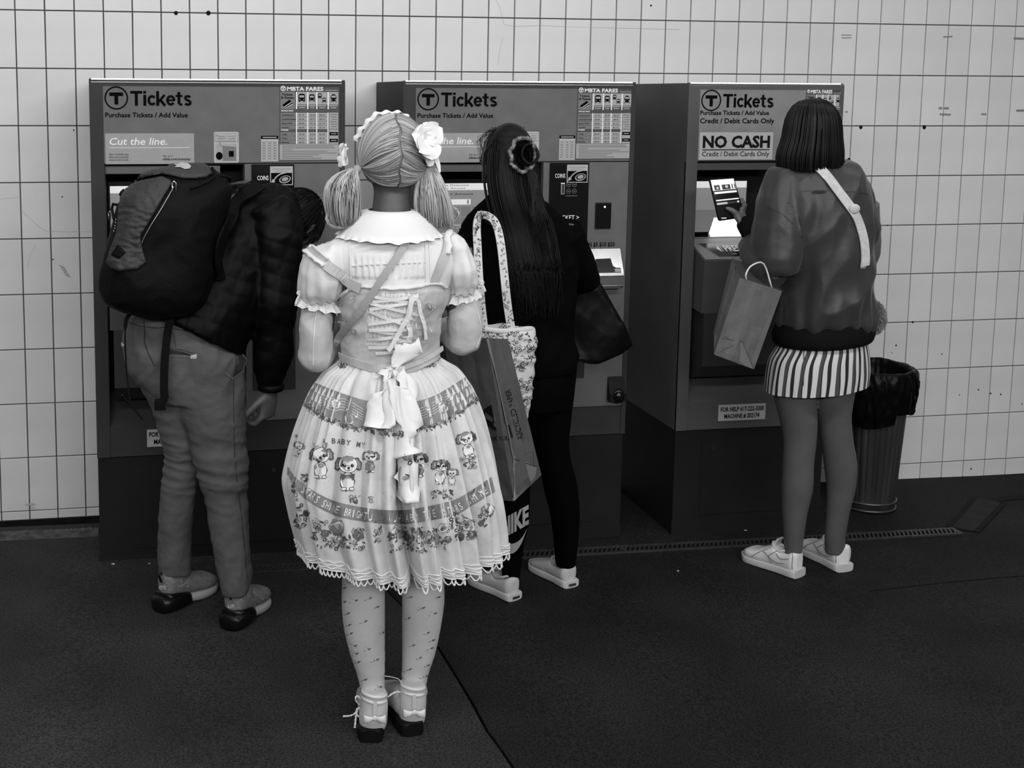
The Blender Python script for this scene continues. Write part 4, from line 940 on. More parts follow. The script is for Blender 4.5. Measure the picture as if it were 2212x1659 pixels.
for x, y, n, sx, sy in ((815, 1150, 16, 10, 24), (905, 1175, 20, 20, 18), (980, 1125, 18, 12, 22), (650, 1115, 26, 12, 26), (690, 1145, 26, 16, 20), (730, 1165, 34, 30, 20), (775, 1165, 26, 14, 24), (868, 1165, 40, 26, 26), (935, 1160, 40, 28, 24), (1005, 1140, 36, 22, 26), (1050, 1112, 22, 14, 24), (955, 1068, 24, 22, 9), (766, 1078, 12, 12, 8), (658, 1035, 8, 6, 10), (1015, 995, 26, 12, 16), (865, 1015, 10, 8, 8), (705, 1178, 8, 20, 6), (800, 1080, 4, 4, 6), (870, 935, 6, 6, 4), (925, 785, 14, 16, 8), (742, 790, 8, 8, 6), (1030, 1060, 6, 10, 6), (637, 1060, 12, 5, 22), (645, 960, 6, 4, 20)): spray(x, y, n, sx, sy)
for x, y, r, l in ((728, 1138, 18, 1), (703, 1152, 9, 0), (774, 1155, 13, 0), (732, 1164, 10, 1), (757, 1172, 9, 1), (683, 1128, 9, 1), (662, 1108, 8, 0), (860, 1148, 15, 1), (846, 1158, 8, 0), (880, 1160, 9, 0), (902, 1150, 12, 0), (934, 1163, 18, 1), (958, 1140, 11, 1), (968, 1165, 8, 0), (1008, 1132, 15, 1), (1022, 1155, 10, 0), (1055, 1100, 14, 1), (996, 1158, 9, 0), (1040, 1130, 7, 0), (1015, 985, 7, 1), (1000, 992, 6, 1)): rose(x, y, r, bool(l))
def puppy(x, y, s, dark=False, tilt=0., sit=True):
    c, e = (2, 2) if dark else (3, 2); ct, st = math.cos(tilt), math.sin(tilt); T_ = lambda a, b: (x + (a * ct - b * st) * s, -y + (a * st + b * ct) * s)
    D = lambda a, b, r1, r2, m, l, lob=0, la=0, ro=0.: pk.disc(*T_(a, b), r1 * s, r2 * s, m, 14, tilt + ro, l, lob, la)
    D(-.1, -1.75, .75, 1.0, e, 1, 7, .07); D(-.1, -1.75, .66, .9, 1 if not dark else 3, 2)
    for q in (-.45, .3): D(q, -2.5, .28, .2, e, 3); D(q, -2.5, .21, .13, 1, 4)
    D(0, -1.2, .3, .22, 3, 4, 5, .2)
    for q in (-1, 1): D(q * .95, .05, .42, .72, e, 2, 6, .12, q * .35); D(q * .92, .05, .28, .55, 3 if not dark else 0, 3, 5, .12, q * .35)
    D(0, 0, .92, .88, e, 3); D(0, 0, .86, .82, 1, 4); D(0, .62, .55, .28, 3, 5, 7, .14)
    D(0, -.38, .36, .28, 3, 5); D(0, -.40, .30, .22, 1, 6)
    for q in (-.36, .36): D(q, -.08, .155, .17, 4, 7); D(q + .04, -.03, .045, .045, 1, 8)
    D(0, -.34, .13, .10, 4, 8); pk.line([T_(-.12, -.55), T_(0, -.48), T_(.12, -.55)], .05 * s, 4, 8)
puppy(695, 982, 19); puppy(753, 1003, 21); puppy(801, 985, 13, True); puppy(906, 990, 15, True); puppy(953, 1005, 15); puppy(1007, 946, 16, False, .25); puppy(648, 962, 9, False, -.3); puppy(978, 1020, 10)
pk.poly([(690, -962), (678, -955), (680, -968)], 3, 6); pk.poly([(696, -962), (708, -955), (706, -968)], 3, 6)
pk.poly([(752, -1026), (738, -1022), (741, -1038)], 2, 6); pk.poly([(752, -1026), (766, -1022), (763, -1038)], 2, 6)
for k in range(40):
    x, y = rr.uniform(655, 1050), rr.uniform(945, 1085); pk.disc(x, -y, 1., .8, 3, 5)
pk.done('skirt_print', [mat('print_band', .22, .8, var=.18, vs=60), mat('print_white', .74, .8), mat('print_dark', .07, .8), mat('print_mid', .23, .8), mat('print_black', .012, .6)], skirt, kind='stuff')
# sprigs on bodice and straps
p = Print(onsurf(tj), .0045); pk2 = pk; pk = p
for x, y, n, sx, sy in ((742, 655, 7, 8, 5), (770, 640, 6, 6, 4), (925, 660, 7, 10, 6), (770, 715, 8, 12, 8), (918, 710, 8, 8, 8), (735, 598, 4, 6, 4), (750, 690, 5, 6, 8)): spray(x, y, n, sx * .8, sy * .8)
p.done('sprig_print', [mat('print_band', .33), mat('print_white', .74), mat('print_mid', .25), mat('print_pale', .40, .8), mat('print_black', .012)], bodice, kind='stuff'); pk = pk2
# waist sash and hanging bow
ta = bvh_of(skirt, bodice)
bm = NB(); P_ = [at(738 + 210 * i / 1, 770, YL) for i in (0, 1)]
wl = [(735, 768), (760, 778), (790, 788), (820, 796), (845, 800), (880, 795), (910, 785), (935, 772), (950, 760)]
strap_on(ta, wl, .020, .006, .003, n=30, bm=bm); strap_on(ta, [(948, 752), (930, 768), (900, 782), (870, 792), (848, 799)], .012, .010, .003, n=16, bm=bm); done('waist_sash', bm, CLOTHJ, lady, smooth=False)
def thicken(b, t):
    e = [x for x in b.edges if x.is_boundary]; b.normal_update(); nm = {v: v.normal.copy() for v in b.verts}
    r = bmesh.ops.extrude_edge_only(b, edges=e); old = list({v for x in e for v in x.verts})
    for v in [g for g in r['geom'] if isinstance(g, bmesh.types.BMVert)]:
        n_ = min(old, key=lambda o: (o.co - v.co).length_squared); d_ = (v.co - CAM).normalized(); v.co += d_ * t
def strip_mesh(rows, m, name, parent, Yo, th=.0022, wob=.004, lift=.012):
    """cloth tail from rows (y, xl, xr) hung over the skirt surface"""
    b = NB(); prev = None; R = smoothpts(rows, len(rows) * 4)
    for k, (y, a, c) in enumerate(R):
        cur = []
        for i in range(9):
            x = a + (c - a) * i / 8; p_, n_ = hit(ta, x, y, lift + wob * math.sin(i * 1.1 + k * .35)); cur.append(p_)
        if k:
            ym = []
        prevs = prev
        cur = [b.verts.new(q) for q in cur]
        if prevs:
            for i in range(8): b.faces.new((prevs[i], prevs[i + 1], cur[i + 1], cur[i]))
        prev = cur
    for _ in range(6):
        bmesh.ops.smooth_vert(b, verts=[v for v in b.verts if not v.is_boundary], factor=.5, use_axis_x=True, use_axis_y=True, use_axis_z=True)
    bmesh.ops.recalc_face_normals(b, faces=b.faces); thicken(b, th)
    return done(name, b, m, parent, smooth=True)
BOW = mat('bow_cotton', .70, .7, var=.05, vs=12, bump=.18, bs=60)
bt = strip_mesh([(803, 836, 852), (830, 842, 866), (870, 846, 880), (920, 849, 888), (960, 855, 896), (985, 862, 884), (992, 866, 872)], BOW, 'sash_tail', lady, YL, lift=.028)
bt2 = strip_mesh([(800, 852, 866), (830, 868, 892), (880, 874, 897), (960, 878, 897), (1020, 846, 897), (1050, 852, 897), (1085, 884, 895)], BOW, 'sash_tail', lady, YL, lift=.016)
bl2 = strip_mesh([(800, 840, 848), (830, 826, 846), (870, 812, 848), (905, 804, 848), (922, 806, 846), (927, 816, 840)], BOW, 'bow_loop', lady, YL, lift=.024)
bl3 = strip_mesh([(798, 848, 852), (785, 845, 868), (765, 846, 900), (750, 850, 905), (735, 862, 890), (727, 870, 880)], BOW, 'bow_loop', lady, YL, lift=.022)
bm = NB(); c, n = hit(ta, 850, 799, .026); ball(bm, c, (.011, .009, .012), 12); done('bow_knot', bm, BOW, lady, smooth=True)
p = Print(onsurf(bvh_of(bt, bt2)), .001); pk = p
for x, y, n, sx, sy in ((866, 940, 12, 7, 10), (882, 995, 9, 6, 9), (880, 1030, 5, 6, 5)): spray(x, y, n, sx, sy)
p.done('sprig_print', [mat('print_band', .33), mat('print_white', .74), mat('print_dark', .085), mat('print_mid', .25), mat('print_black', .012)], lady, kind='stuff')
# ---- blonde hair
HB = hair_mat('blonde_hair', .14, .52, .42)
sc_c = hc + V((0, -.006, .006)); RX, RY, RZ = .0835, .094, .098
def ell(u, t, k=1.): # u side angle -1..1 from the parting, t front-to-nape angle
    return sc_c + V((RX * k * math.sin(u), -RY * k * math.cos(u) * math.sin(t), RZ * k * math.cos(u) * math.cos(t)))
def ondir(d, k=1.):
    d = V(d).normalized(); s = 1 / math.sqrt((d.x / RX) ** 2 + (d.y / RY) ** 2 + (d.z / RZ) ** 2); return sc_c + d * s * k
bm = NB(); bmesh.ops.create_uvsphere(bm, u_segments=40, v_segments=28, radius=1, matrix=Matrix.Translation(sc_c) @ Matrix.Diagonal((RX, RY, RZ, 1)))
bmesh.ops.delete(bm, geom=[v for v in bm.verts if v.co.y > sc_c.y + .035 and v.co.z < sc_c.z + .045 or v.co.z < sc_c.z - .074], context='VERTS')
me = bpy.data.meshes.new('scalp'); bm.to_mesh(me); bm.free(); uvl = me.uv_layers.new(name='shade'); uvl.data.foreach_set('uv', [.12, 0] * len(me.loops))
hair = link('hair', me, HB, lady, smooth=True)
tl, tr = at(771, 366, YL - .012), at(931, 362, YL - .012)
S1 = Strands(); rs = random.Random(21)
for sd, tie in ((-1, tl), (1, tr)):
    dt = (tie - sc_c)
    for k in range(420):
        t = math.radians(-50 + 190 * (k / 420) + rs.uniform(-1, 1)); st_ = V((sd * .03 + .03 * math.sin(t * 9), -math.sin(t), math.cos(t)))
        e = dt.normalized(); pts = []; lift_ = rs.uniform(1.0, 1.045); bow = rs.uniform(-.05, .05)
        for i in range(11):
            f = i / 10; d = st_.normalized().slerp(e, f) if st_.angle(e) > .01 else e
            d = d + V((0, 0, 1)) * (.10 * math.sin(f * math.pi) * (1 if t < 1.4 else -1) + bow * math.sin(f * math.pi)); pts.append(ondir(d, lift_ + .05 * f ** 3))
        sh_ = min(1, max(0, .42 + .28 * math.sin(t * 23 + sd) * .6 + rs.uniform(-.3, .35))); S1.add(pts, rs.uniform(.0012, .0026), sh_)
S1.done('combed_strands', HB, hair, kind='stuff')
def bunch(name, cl, wid, n, seed, flick=None, r0=(.0012, .0026)):
    S = Strands(); rs = random.Random(seed); C_ = smoothpts([at(x, y, YL - .012 + dy) for x, y, dy in cl], 16); Wd = smoothpts([(w_ / 880., d_ / 880.) for w_, d_ in wid], 16)
    for k in range(n):
        a = rs.uniform(0, 6.283); q = math.sqrt(rs.random()); ph = rs.uniform(-1, 1); lf = 1 if rs.random() < .75 else rs.uniform(.7, .95); pts = []
        for i in range(int(16 * lf) + 1):
            f = i / 16; w_, d_ = Wd[i]; tw = a + .5 * f + .25 * math.sin(f * 5 + ph)
            pts.append(V(C_[i]) + V((w_ * q * math.cos(tw), d_ * q * math.sin(tw), .004 * math.sin(f * 9 + ph * 3))))
        S.add(pts, rs.uniform(*r0), min(1, max(0, .35 + .5 * q * (.5 + .5 * math.sin(a * 5)) + rs.uniform(-.25, .3))))
    return S.done(name, HB, hair, kind='stuff')
bunch('left_bunch', [(771, 366, 0), (754, 376, -.01), (742, 400, -.015), (741, 435, -.015), (744, 468, -.01), (748, 484, 0), (736, 490, .005)], [(7, 7), (22, 18), (38, 30), (42, 33), (37, 30), (26, 22), (20, 16)], 520, 5)
bunch('right_bunch', [(931, 362, 0), (930, 376, -.01), (931, 405, -.015), (936, 440, -.015), (942, 470, -.01), (948, 486, 0), (962, 490, .0)], [(7, 7), (20, 18), (34, 28), (42, 33), (42, 32), (40, 24), (38, 12)], 560, 6)
S = Strands()
for k in range(46):
    o_ = rs.uniform(-4, 4); q = rs.uniform(-4, 4); S.add([at(x + o_ * (1 - i / 7), y + q * i / 7, YL + rs.uniform(-.02, .0)) for i, (x, y) in enumerate(smoothpts([(955, 420), (968, 442), (984, 450), (992, 462), (984, 478), (972, 488), (962, 486)], 8))], .0013, rs.uniform(.3, 1))
for k in range(50): S.add([at(x + rs.uniform(-3, 3), y + rs.uniform(-2, 2), YL - .03) for x, y in smoothpts([(712, 455), (706, 470), (712, 485), (728, 492), (745, 490), (765, 478)], 8)], .0013, rs.uniform(.3, 1))
S.done('curled_ends', HB, hair, kind='stuff')
bm = NB()
for tie in (tl, tr): bmesh.ops.create_uvsphere(bm, u_segments=14, v_segments=8, radius=.012, matrix=Matrix.Translation(tie + V((0, -.004, 0))))
bm.free()
for tie in (tl, tr):
    bm = NB(); ball(bm, tie + V((0, -.004, 0)), .012, 14); done('hair_tie', bm, mat('tie_grey', .30, .6), hair, smooth=True)
# lace headband and flower clips
bm = NB()
for layer in range(2):
    P0 = []
    for i in range(61):
        a = math.radians(-70 + 140 * i / 60); d = V((math.sin(a), .30, math.cos(a) * .98)); P0.append(ondir(d, 1.03))
    prev = None
    for i, q in enumerate(P0):
        o_ = (q - sc_c).normalized(); wv = .003 * math.sin(i * .95) + .002 * math.sin(i * .37)
        row_ = [bm.verts.new(q - V((0, .012, 0)) + o_ * .000), bm.verts.new(q + V((0, -.020, 0)) + o_ * (.008 + wv)), bm.verts.new(q + V((0, -.028, 0)) + o_ * (.006 + wv * 1.6))] if layer == 0 else [bm.verts.new(q + o_ * .002), bm.verts.new(q + V((0, .006, 0)) + o_ * (.010 + wv)), bm.verts.new(q + V((0, .010, 0)) + o_ * (.014 + wv))]
        if prev:
            for k in range(2): bm.faces.new((prev[k], prev[k + 1], row_[k + 1], row_[k]))
        prev = row_
done('lace_headband', bm, mat('lace', .72, .8), hair, smooth=True)
def petal(bm, c, d, n, L, w_):
    s = d.cross(n).normalized(); prev = None
    for i in range(7):
        f = i / 6; ww = w_ * math.sin(math.pi * (.12 + .80 * f)) ; row_ = []
        for k in range(5):
            g = k / 4 - .5; row_.append(bm.verts.new(c + d * (L * f) + s * (g * 3.1 * ww) + n * (.006 * math.sin(f * 3) + .010 * abs(g) * f + .002 * math.sin(f * 9 + k))))
        if prev:
            for k in range(4): bm.faces.new((prev[k], prev[k + 1], row_[k + 1], row_[k]))
        prev = row_
PET = mat('petal_white', .80, .7)
def flower(cx, cy, dy, r, nrm, petals, name='flower_clip'):
    c = at(cx, cy, YL + dy); n = V(nrm).normalized(); a, b = frame_of(n); fl = None
    for q, (ang, k) in enumerate(petals):
        bm = NB(); d = a * math.cos(ang) + b * math.sin(ang); petal(bm, c + n * (.002 * (q % 3)), (d + n * .15).normalized(), n, r * k, r * .42 * k)
        if fl is None: fl = done(name, bm, PET, hair, smooth=True)
        else: done('petal', bm, PET, fl, smooth=True)
    return fl
flower(920, 303, -.058, .044, (.45, -.88, .15), [(k * 1.05 + .3, 1.0 if k % 2 else 1.15) for k in range(6)] + [(k * 1.6, .55) for k in range(4)])
flower(926, 332, -.045, .030, (.6, -.8, -.1), [(k * 1.26, 1.) for k in range(5)])
flower(750, 336, -.005, .032, (-.95, -.25, .1), [(k * 1.26, 1.) for k in range(5)])
bm = NB()
for pts, ws in ((((938, 330), (944, 345), (948, 358), (951, 372)), [.014, .012, .010, .004]), (((915, 322), (913, 332), (910, 345)), [.006, .016, .003]), (((748, 310), (744, 330), (746, 350), (745, 358)), [.003, .012, .016, .006])):
    P_ = [at(x, y, YL - .045 if x > 800 else YL - .02) for x, y in pts]; ribbon(bm, P_, ws, V((0, -1, .2)), .0015)
done('clip_ribbon', bm, PET, hair, kind='stuff')
# crossbody bag: strap over the back, pouch at her front
tc = bvh_of(skirt, bodice, blouse)
bag = thing('crossbody_bag', 'slim leather strap of a crossbody bag running diagonally over the back of the frilled dress', 'bag', at(845, 640, YL - .1))
bm = NB(); sp = smoothpts([(908, 468), (890, 500), (872, 530), (845, 572), (812, 622), (775, 680), (745, 718), (732, 738)], 40); P_, N_ = [], []
for x, y in sp:
    p, n = hit(tc, x, y, .010); P_.append(p); N_.append(n)
for _ in range(8):
    P_ = [P_[0]] + [(P_[i - 1] + P_[i] * 2 + P_[i + 1]) / 4 for i in range(1, len(P_) - 1)] + [P_[-1]]; N_ = [V((0, -1, .1))] * len(P_)
P_ = [P_[0] + V((.01, .09, -.03)), P_[0] + V((.005, .045, .0))] + P_ + [P_[-1] + V((-.01, .06, -.04))]; N_ = [V((0, 0, 1)), V((0, -.6, .8))] + N_ + [V((-1, 0, 0))]
ribbon(bm, P_, .017, N_, .003); done('strap', bm, mat('strap_leather', .34, .5, var=.05, vs=30), bag)
# ---------------------------------------------------------------- the bent man with the backpack
YM = -1.0
ml, mr = onf(362, 1333), onf(512, 1374)
man = thing('person', 'man in black quilted jacket and grey trousers bending over the left machine', 'person', (.62, YM, fz(.62)))
PANTS = mat('grey_chino', .088, .75, var=.10, vs=10, bump=.3, bs=110)
JACK = mat('black_quilted_shell', .0022, .5, spec=.2, var=.2, vs=8, bump=.12, bs=60)
LL = [(700, 280, 405), (760, 276, 425), (820, 300, 432), (880, 328, 432), (930, 345, 432), (980, 362, 430), (1030, 354, 428), (1100, 344, 421), (1170, 341, 413), (1238, 344, 412)]
RL = [(700, 330, 470), (760, 350, 525), (810, 362, 529), (850, 372, 531), (900, 388, 531), (960, 412, 528), (1010, 428, 531), (1080, 444, 535), (1150, 454, 539), (1200, 464, 542), (1250, 475, 545), (1278, 481, 539)]
PEL = [(668, 290, 372), (685, 276, 410), (710, 269, 468), (745, 267, 510), (790, 275, 530), (830, 305, 530), (860, 335, 528)]
def legdy(y, y0=850, y1=1300, d=0.): return d * max(0, min(1, (y - y0) / (y1 - y0)))
dpx = 1 / 690
def mleg(rows, d, k=1., e=0.): return [(y, a - e, b + e, (b - a) / 2 * dpx * k, legdy(y, 800, 1300, d)) for y, a, b in rows]
# torso axis: from hips to shoulders, leaning right and toward the machine
hipc = at(395, 700, YM); midc = at(455, 590, YM + .06); shc = at(545, 480, YM + .12); nk = at(605, 455, YM + .16); hdc = at(640, 478, YM + .20)
bm = NB()
sil(mleg(LL, .07, .85, -7), YM, .06, bm=bm); sil(mleg(RL, -.10, .85, -7), YM, .06, bm=bm); sil([(y, a + 4, b - 4, .10) for y, a, b in PEL], YM, .1, bm=bm)
def axis_loft(bm, pts, rr, seg=28, p=2.2):
    R = []; P_ = smoothpts([(*q, *r) for q, r in zip(pts, rr)], len(pts) * 4)
    for i, q in enumerate(P_):
        a, b = V(P_[max(i - 1, 0)][:3]), V(P_[min(i + 1, len(P_) - 1)][:3]); t = (b - a).normalized(); n = V((0, 1, 0)); n = (n - t * n.dot(t)).normalized(); s = t.cross(n); R.append((V(q[:3]), s * q[3], n * q[4]))
    loft(bm, R, seg, True, p)
axis_loft(bm, [hipc, midc, shc, nk], [(.13, .08), (.125, .09), (.11, .09), (.06, .06)])
tube(bm, [shc + (nk - shc) * .5, nk, hdc], [.07, .058, .055], 14)
hf = V((.35, .55, -.75)); hu = V((.55, .35, .75)); head(bm, hdc, .074, .105, .098, hf, hu)
aS, aE, aW = at(598, 470, YM + .02), at(598, 655, YM - .02), at(586, 838, YM - .0)
tube(bm, smoothpts([aS, (aS + aE) / 2, aE, (aE + aW) / 2, aW], 12), [.058] * 4 + [.048] * 4 + [.042, .038, .034, .030, .028], 12)
hand(bm, aW, V((-.12, .05, -1)), V((-.8, .6, -.1)), .205, curl=(.8, .95, 1.05, 1.1), thumb=.5, side=1)
bS, bE, bW = at(500, 470, YM + .2), at(560, 560, YM + .30), at(560, 520, YM + .34)      # far arm, towards the screen
tube(bm, smoothpts([bS, bE, bW], 8), [.05, .048, .045, .043, .04, .038, .035, .032, .03], 12)
hand(bm, bW, V((0, .3, .9)), V((.3, .9, 0)), .18)
body_m = link('body', remesh(bm, .0065, 4), mat('skin_man', .10, .5), man, smooth=True); eyes(man, hdc, .074, .105, .098, hf, hu)  # one even skin tone for the whole body
# trousers
bm = NB(); sil(mleg(LL, .08), YM, .06, bm=bm, n=50, seg=40); sil(mleg(RL, -.10), YM, .06, bm=bm, n=50, seg=40); sil([(y, a, b, .115) for y, a, b in PEL], YM, .1, bm=bm, n=30, seg=40)
me = remesh(bm, .006, 4); zk0, zk1 = at(0, 940, YM).z, at(0, 1080, YM).z; za = at(0, 1180, YM).z; zcr = at(0, 800, YM).z
def pant(c, n):
    kn = math.exp(-((c.z - (zk0 + zk1) / 2) / .11) ** 2); an = max(0, (za - c.z) * 8); cr = math.exp(-((c.z - zcr) / .10) ** 2)
    q = V((c.x * 4, c.y * 4, c.z * 26 + c.x * 5)); d = .012 * kn * (1 - abs(noise.noise(q)) * 2.2)
    q = V((c.x * 16, c.y * 10, c.z * 8 - c.x * 8)); d += .007 * (cr * .9 + an * .8) * (1 - abs(noise.noise(q)) * 2.4)
    return d + .003 * noise.noise(c * 22) + .0018 * noise.noise(c * 50)
displace(me, pant); pants = link('trousers', me, PANTS, man, smooth=True); tp = bvh_of(pants)
bm = NB(); SEAMD = mat('seam_dark', .025, .9)
for pts, w_ in ((((276, 694), (300, 703), (340, 708), (360, 706)), .0022), (((315, 672), (312, 690), (314, 720), (313, 740), (322, 765), (335, 790)), .003), (((374, 710), (410, 716), (450, 728), (490, 742), (520, 765)), .0022), (((528, 800), (530, 850), (528, 900)), .002), (((505, 820), (505, 900), (508, 1000), (520, 1100), (530, 1200), (534, 1250)), .002), (((374, 716), (378, 735), (380, 750)), .0016)):
    strap_on(tp, pts, w_, .0006, .0012, bm=bm, fb=YM)
done('seam', bm, SEAMD, pants)
p = Print(onsurf(tp, YM), .002)
p.poly([(366, -755), (385, -758), (405, -762), (420, -770), (404, -766), (385, -764), (366, -763)], 0); p.line([(364, -753), (390, -754), (424, -764)], 1.2, 0, 1); p.line([(364, -768), (395, -769), (424, -772)], 1.2, 2, 1); p.poly([(413, -768), (426, -764), (425, -774), (413, -774)], 1, 1)
p.poly([(266, -738), (272, -744), (268, -750), (265, -744)], 1, 1)
p.poly([(500, -744), (508, -748), (527, -772), (531, -782), (524, -798), (502, -816), (507, -800), (510, -780), (506, -762)], 0, 1)
p.line([(500, -744), (528, -774), (531, -783), (524, -799), (501, -817), (484, -804)], 1.6, 2, 2)
p.done('pocket', [SEAMD, mat('tag_white', .55), mat('pocket_edge', .17, .8)], pants)
# jacket: trunk and hanging sleeve, quilted
bm = NB(); axis_loft(bm, [at(420, 722, YM), at(452, 660, YM + .02), at(495, 585, YM + .07), at(555, 500, YM + .11), at(602, 458, YM + .14)], [(.165, .135), (.162, .14), (.155, .145), (.130, .13), (.085, .10)])
axis_loft(bm, [aS + V((-.03, 0, .045)), aS + V((0, 0, -.02)), (aS + aE) / 2, aE, (aE + aW) / 2, aW + V((0, 0, .05)), aW + V((0, 0, .0))], [(.06, .06), (.078, .075), (.078, .072), (.068, .062), (.064, .055), (.050, .048), (.036, .036)])
tube(bm, smoothpts([bS, bE, bW], 8), [.06, .058, .055, .053, .05, .048, .045, .042, .04], 12)
tube(bm, [shc, nk + (shc - nk) * .5, nk, nk + (hdc - nk) * .45], [.11, .10, .085, .070], 20); ball(bm, at(580, 470, YM + .12), (.11, .11, .085), 16); tube(bm, [at(520, 450, YM + .1), at(600, 440, YM + .12)], [.07, .07], 16)
me = remesh(bm, .0065, 4)
def quilt(c, n):
    u = c.z * 1.0 + c.x * .35; v = c.x - c.z * .35
    g = abs(math.sin(u * 62)) ** .5 * abs(math.sin(v * 52 + .5 * noise.noise(c * 6))) ** .5
    return .0032 * g + wrinkles(.007, (7, 7, 6), .4, off=2)(c, n)
displace(me, quilt); jacket = link('quilted_jacket', me, JACK, man, smooth=True)
bm = NB(); pts = [aW + V((.037 * math.cos(a), .037 * math.sin(a), .004)) for a in [i * .2618 for i in range(25)]]; tube(bm, pts, [(.006, .012)] * 25, 8, cap=False); done('cuff', bm, JACK, jacket, smooth=True)
# black hair
DH = hair_mat('black_hair', .0010, .007, .5, .18)
def hair_cap(center, w_, h_, d_, face, up, n, parent, seed=3, r=(.0012, .0022), m=None, name='hair', drop=.9):
    face = V(face).normalized(); side = face.cross(up).normalized(); up = side.cross(face).normalized(); rs = random.Random(seed); S = Strands()
    for k in range(n):
        a = rs.uniform(0, 6.283); e = rs.uniform(-.25, 1.57)
        d = side * math.cos(a) * math.cos(e) - face * math.sin(a) * math.cos(e) + up * math.sin(e)
        if d.dot(face) > .55 and d.dot(up) < .55: continue
        pts = []
        for i in range(5):
            dd = (d - up * (i * .13) - face * i * .02).normalized(); pts.append(V(center) + side * dd.dot(side) * w_ * 1.05 + face * dd.dot(face) * d_ * 1.05 + up * dd.dot(up) * h_ * 1.05 + dd * (.006 * i / 4))
        S.add(pts, rs.uniform(*r), rs.random())
    return S.done(name, m or DH, parent)
bm = NB(); hd2 = hdc - hf.normalized() * .012
sd = hf.cross(hu).normalized(); uu = sd.cross(hf.normalized()).normalized(); M2 = Matrix(((sd.x, hf.normalized().x, uu.x), (sd.y, hf.normalized().y, uu.y), (sd.z, hf.normalized().z, uu.z)))
ball(bm, hd2, (.077, .098, .108), 20, rot=M2); mh = bpy.data.meshes.new('hair'); bm.to_mesh(mh); bm.free(); uvl = mh.uv_layers.new(name='shade'); hairm = link('hair', mh, DH, man, smooth=True)
hair_cap(hdc, .078, .106, .100, hf, hu, 900, hairm, name='cropped_strands').__setitem__('kind', 'stuff')
# trainers
UPM = mat('trainer_mesh', .17, .7, var=.25, vs=90, bump=.3, bs=300); MIDS = mat('midsole_pale', .33, .5); AIRM = mat('heel_unit_black', .004, .3, spec=.3)
for q, (hx, hy, tx, ty) in enumerate(((346, 1330, 440, 1290), (498, 1370, 562, 1318))):
    g = onf(hx, hy); t_ = onf(tx, ty); d = (t_ - g); ang = math.atan2(d.y, d.x); L = .222 if q == 0 else .215; z0 = fz(g.x); d = V((math.cos(ang), math.sin(ang), 0)); o0 = V((g.x, g.y, z0)) + d * .02 + V((0, .025, 0))
    bm = NB(); shoe_loft(bm, o0, ang, L, [(-.04, .018, .06, .120, 0), (.02, .034, .045, .132, 0), (.14, .038, .04, .128, 0), (.30, .038, .035, .116, 0), (.48, .040, .03, .100, 0), (.65, .044, .022, .082, .003), (.85, .042, .02, .070, .004), (.99, .022, .02, .050, .004)])
    tube(bm, [o0 + d * .045 + V((0, 0, .09)), o0 + d * .045 + V((0, 0, .135))], [.040, .036], 16)
    sh = link('trainer', remesh(bm, .004, 4), UPM, man, smooth=True)
    bm = NB(); shoe_loft(bm, o0, ang, L, [(-.05, .022, .034, .060, 0), (.03, .040, .030, .062, 0), (.3, .038, .012, .042, 0), (.6, .048, .0, .034, .003), (.85, .044, .0, .030, .004), (1.02, .016, .003, .024, .004)], p=3.5); done('midsole', bm, MIDS, sh, smooth=True)
    bm = NB(); shoe_loft(bm, o0, ang, L, [(-.15, .018, .006, .040, 0), (-.10, .038, .0, .052, 0), (.05, .049, .0, .058, 0), (.25, .048, .0, .056, 0), (.40, .038, .0, .040, 0), (.48, .02, .0, .018, 0)], p=3.0)
    shoe_loft(bm, o0, ang, L, [(-.06, .02, .03, .060, 0), (0, .040, .03, .066, 0), (.18, .041, .03, .060, 0), (.30, .03, .03, .045, 0)], p=3.); done('heel_unit', bm, AIRM, sh, smooth=True)
    ts_ = bvh_of(sh); sx, sy = (350, 1268) if q == 0 else (498, 1308)
    p = Print(onsurf(ts_, YM), .0015); p.text('AIR', sx - 10, -(sy + 5), 9, 0, w=20, bold=.01, slant=.25); p.rect(sx - 7, sx + 4, -(sy - 28), -(sy - 33), 0, 2)
    if q == 0: p.line([(400, -1250), (408, -1268), (425, -1278), (440, -1284)], 1.5, 1); p.line([(384, -1268), (398, -1262), (408, -1250)], 2, 1)
    else: p.line([(528, -1285), (536, -1275), (548, -1280), (560, -1288)], 1.5, 1); p.line([(540, -1305), (548, -1311), (552, -1303)], 2, 1); p.line([(562, -1282), (568, -1296), (572, -1305)], 1.5, 1)
    p.done('trim_print', [mat('tag_white', .55), mat('trainer_trim', .34, .5)], sh)
    bm = NB(); a0 = o0 + V((0, -.01, 0)) ; tube(bm, [o0 + d * -.012 + V((0, 0, .10)), o0 + d * -.022 + V((0, 0, .125)), o0 + d * -.004 + V((0, 0, .132))], .004, 6); done('pull_tab', bm, AIRM, sh)
    bm = NB(); anx = o0 + d * .045; tube(bm, [anx + V((0, 0, .11)), anx + V((0, 0, .17))], [.036, .037], 16); done('ankle_sock', bm, mat('sock_dark', .03, .9), sh, smooth=True)
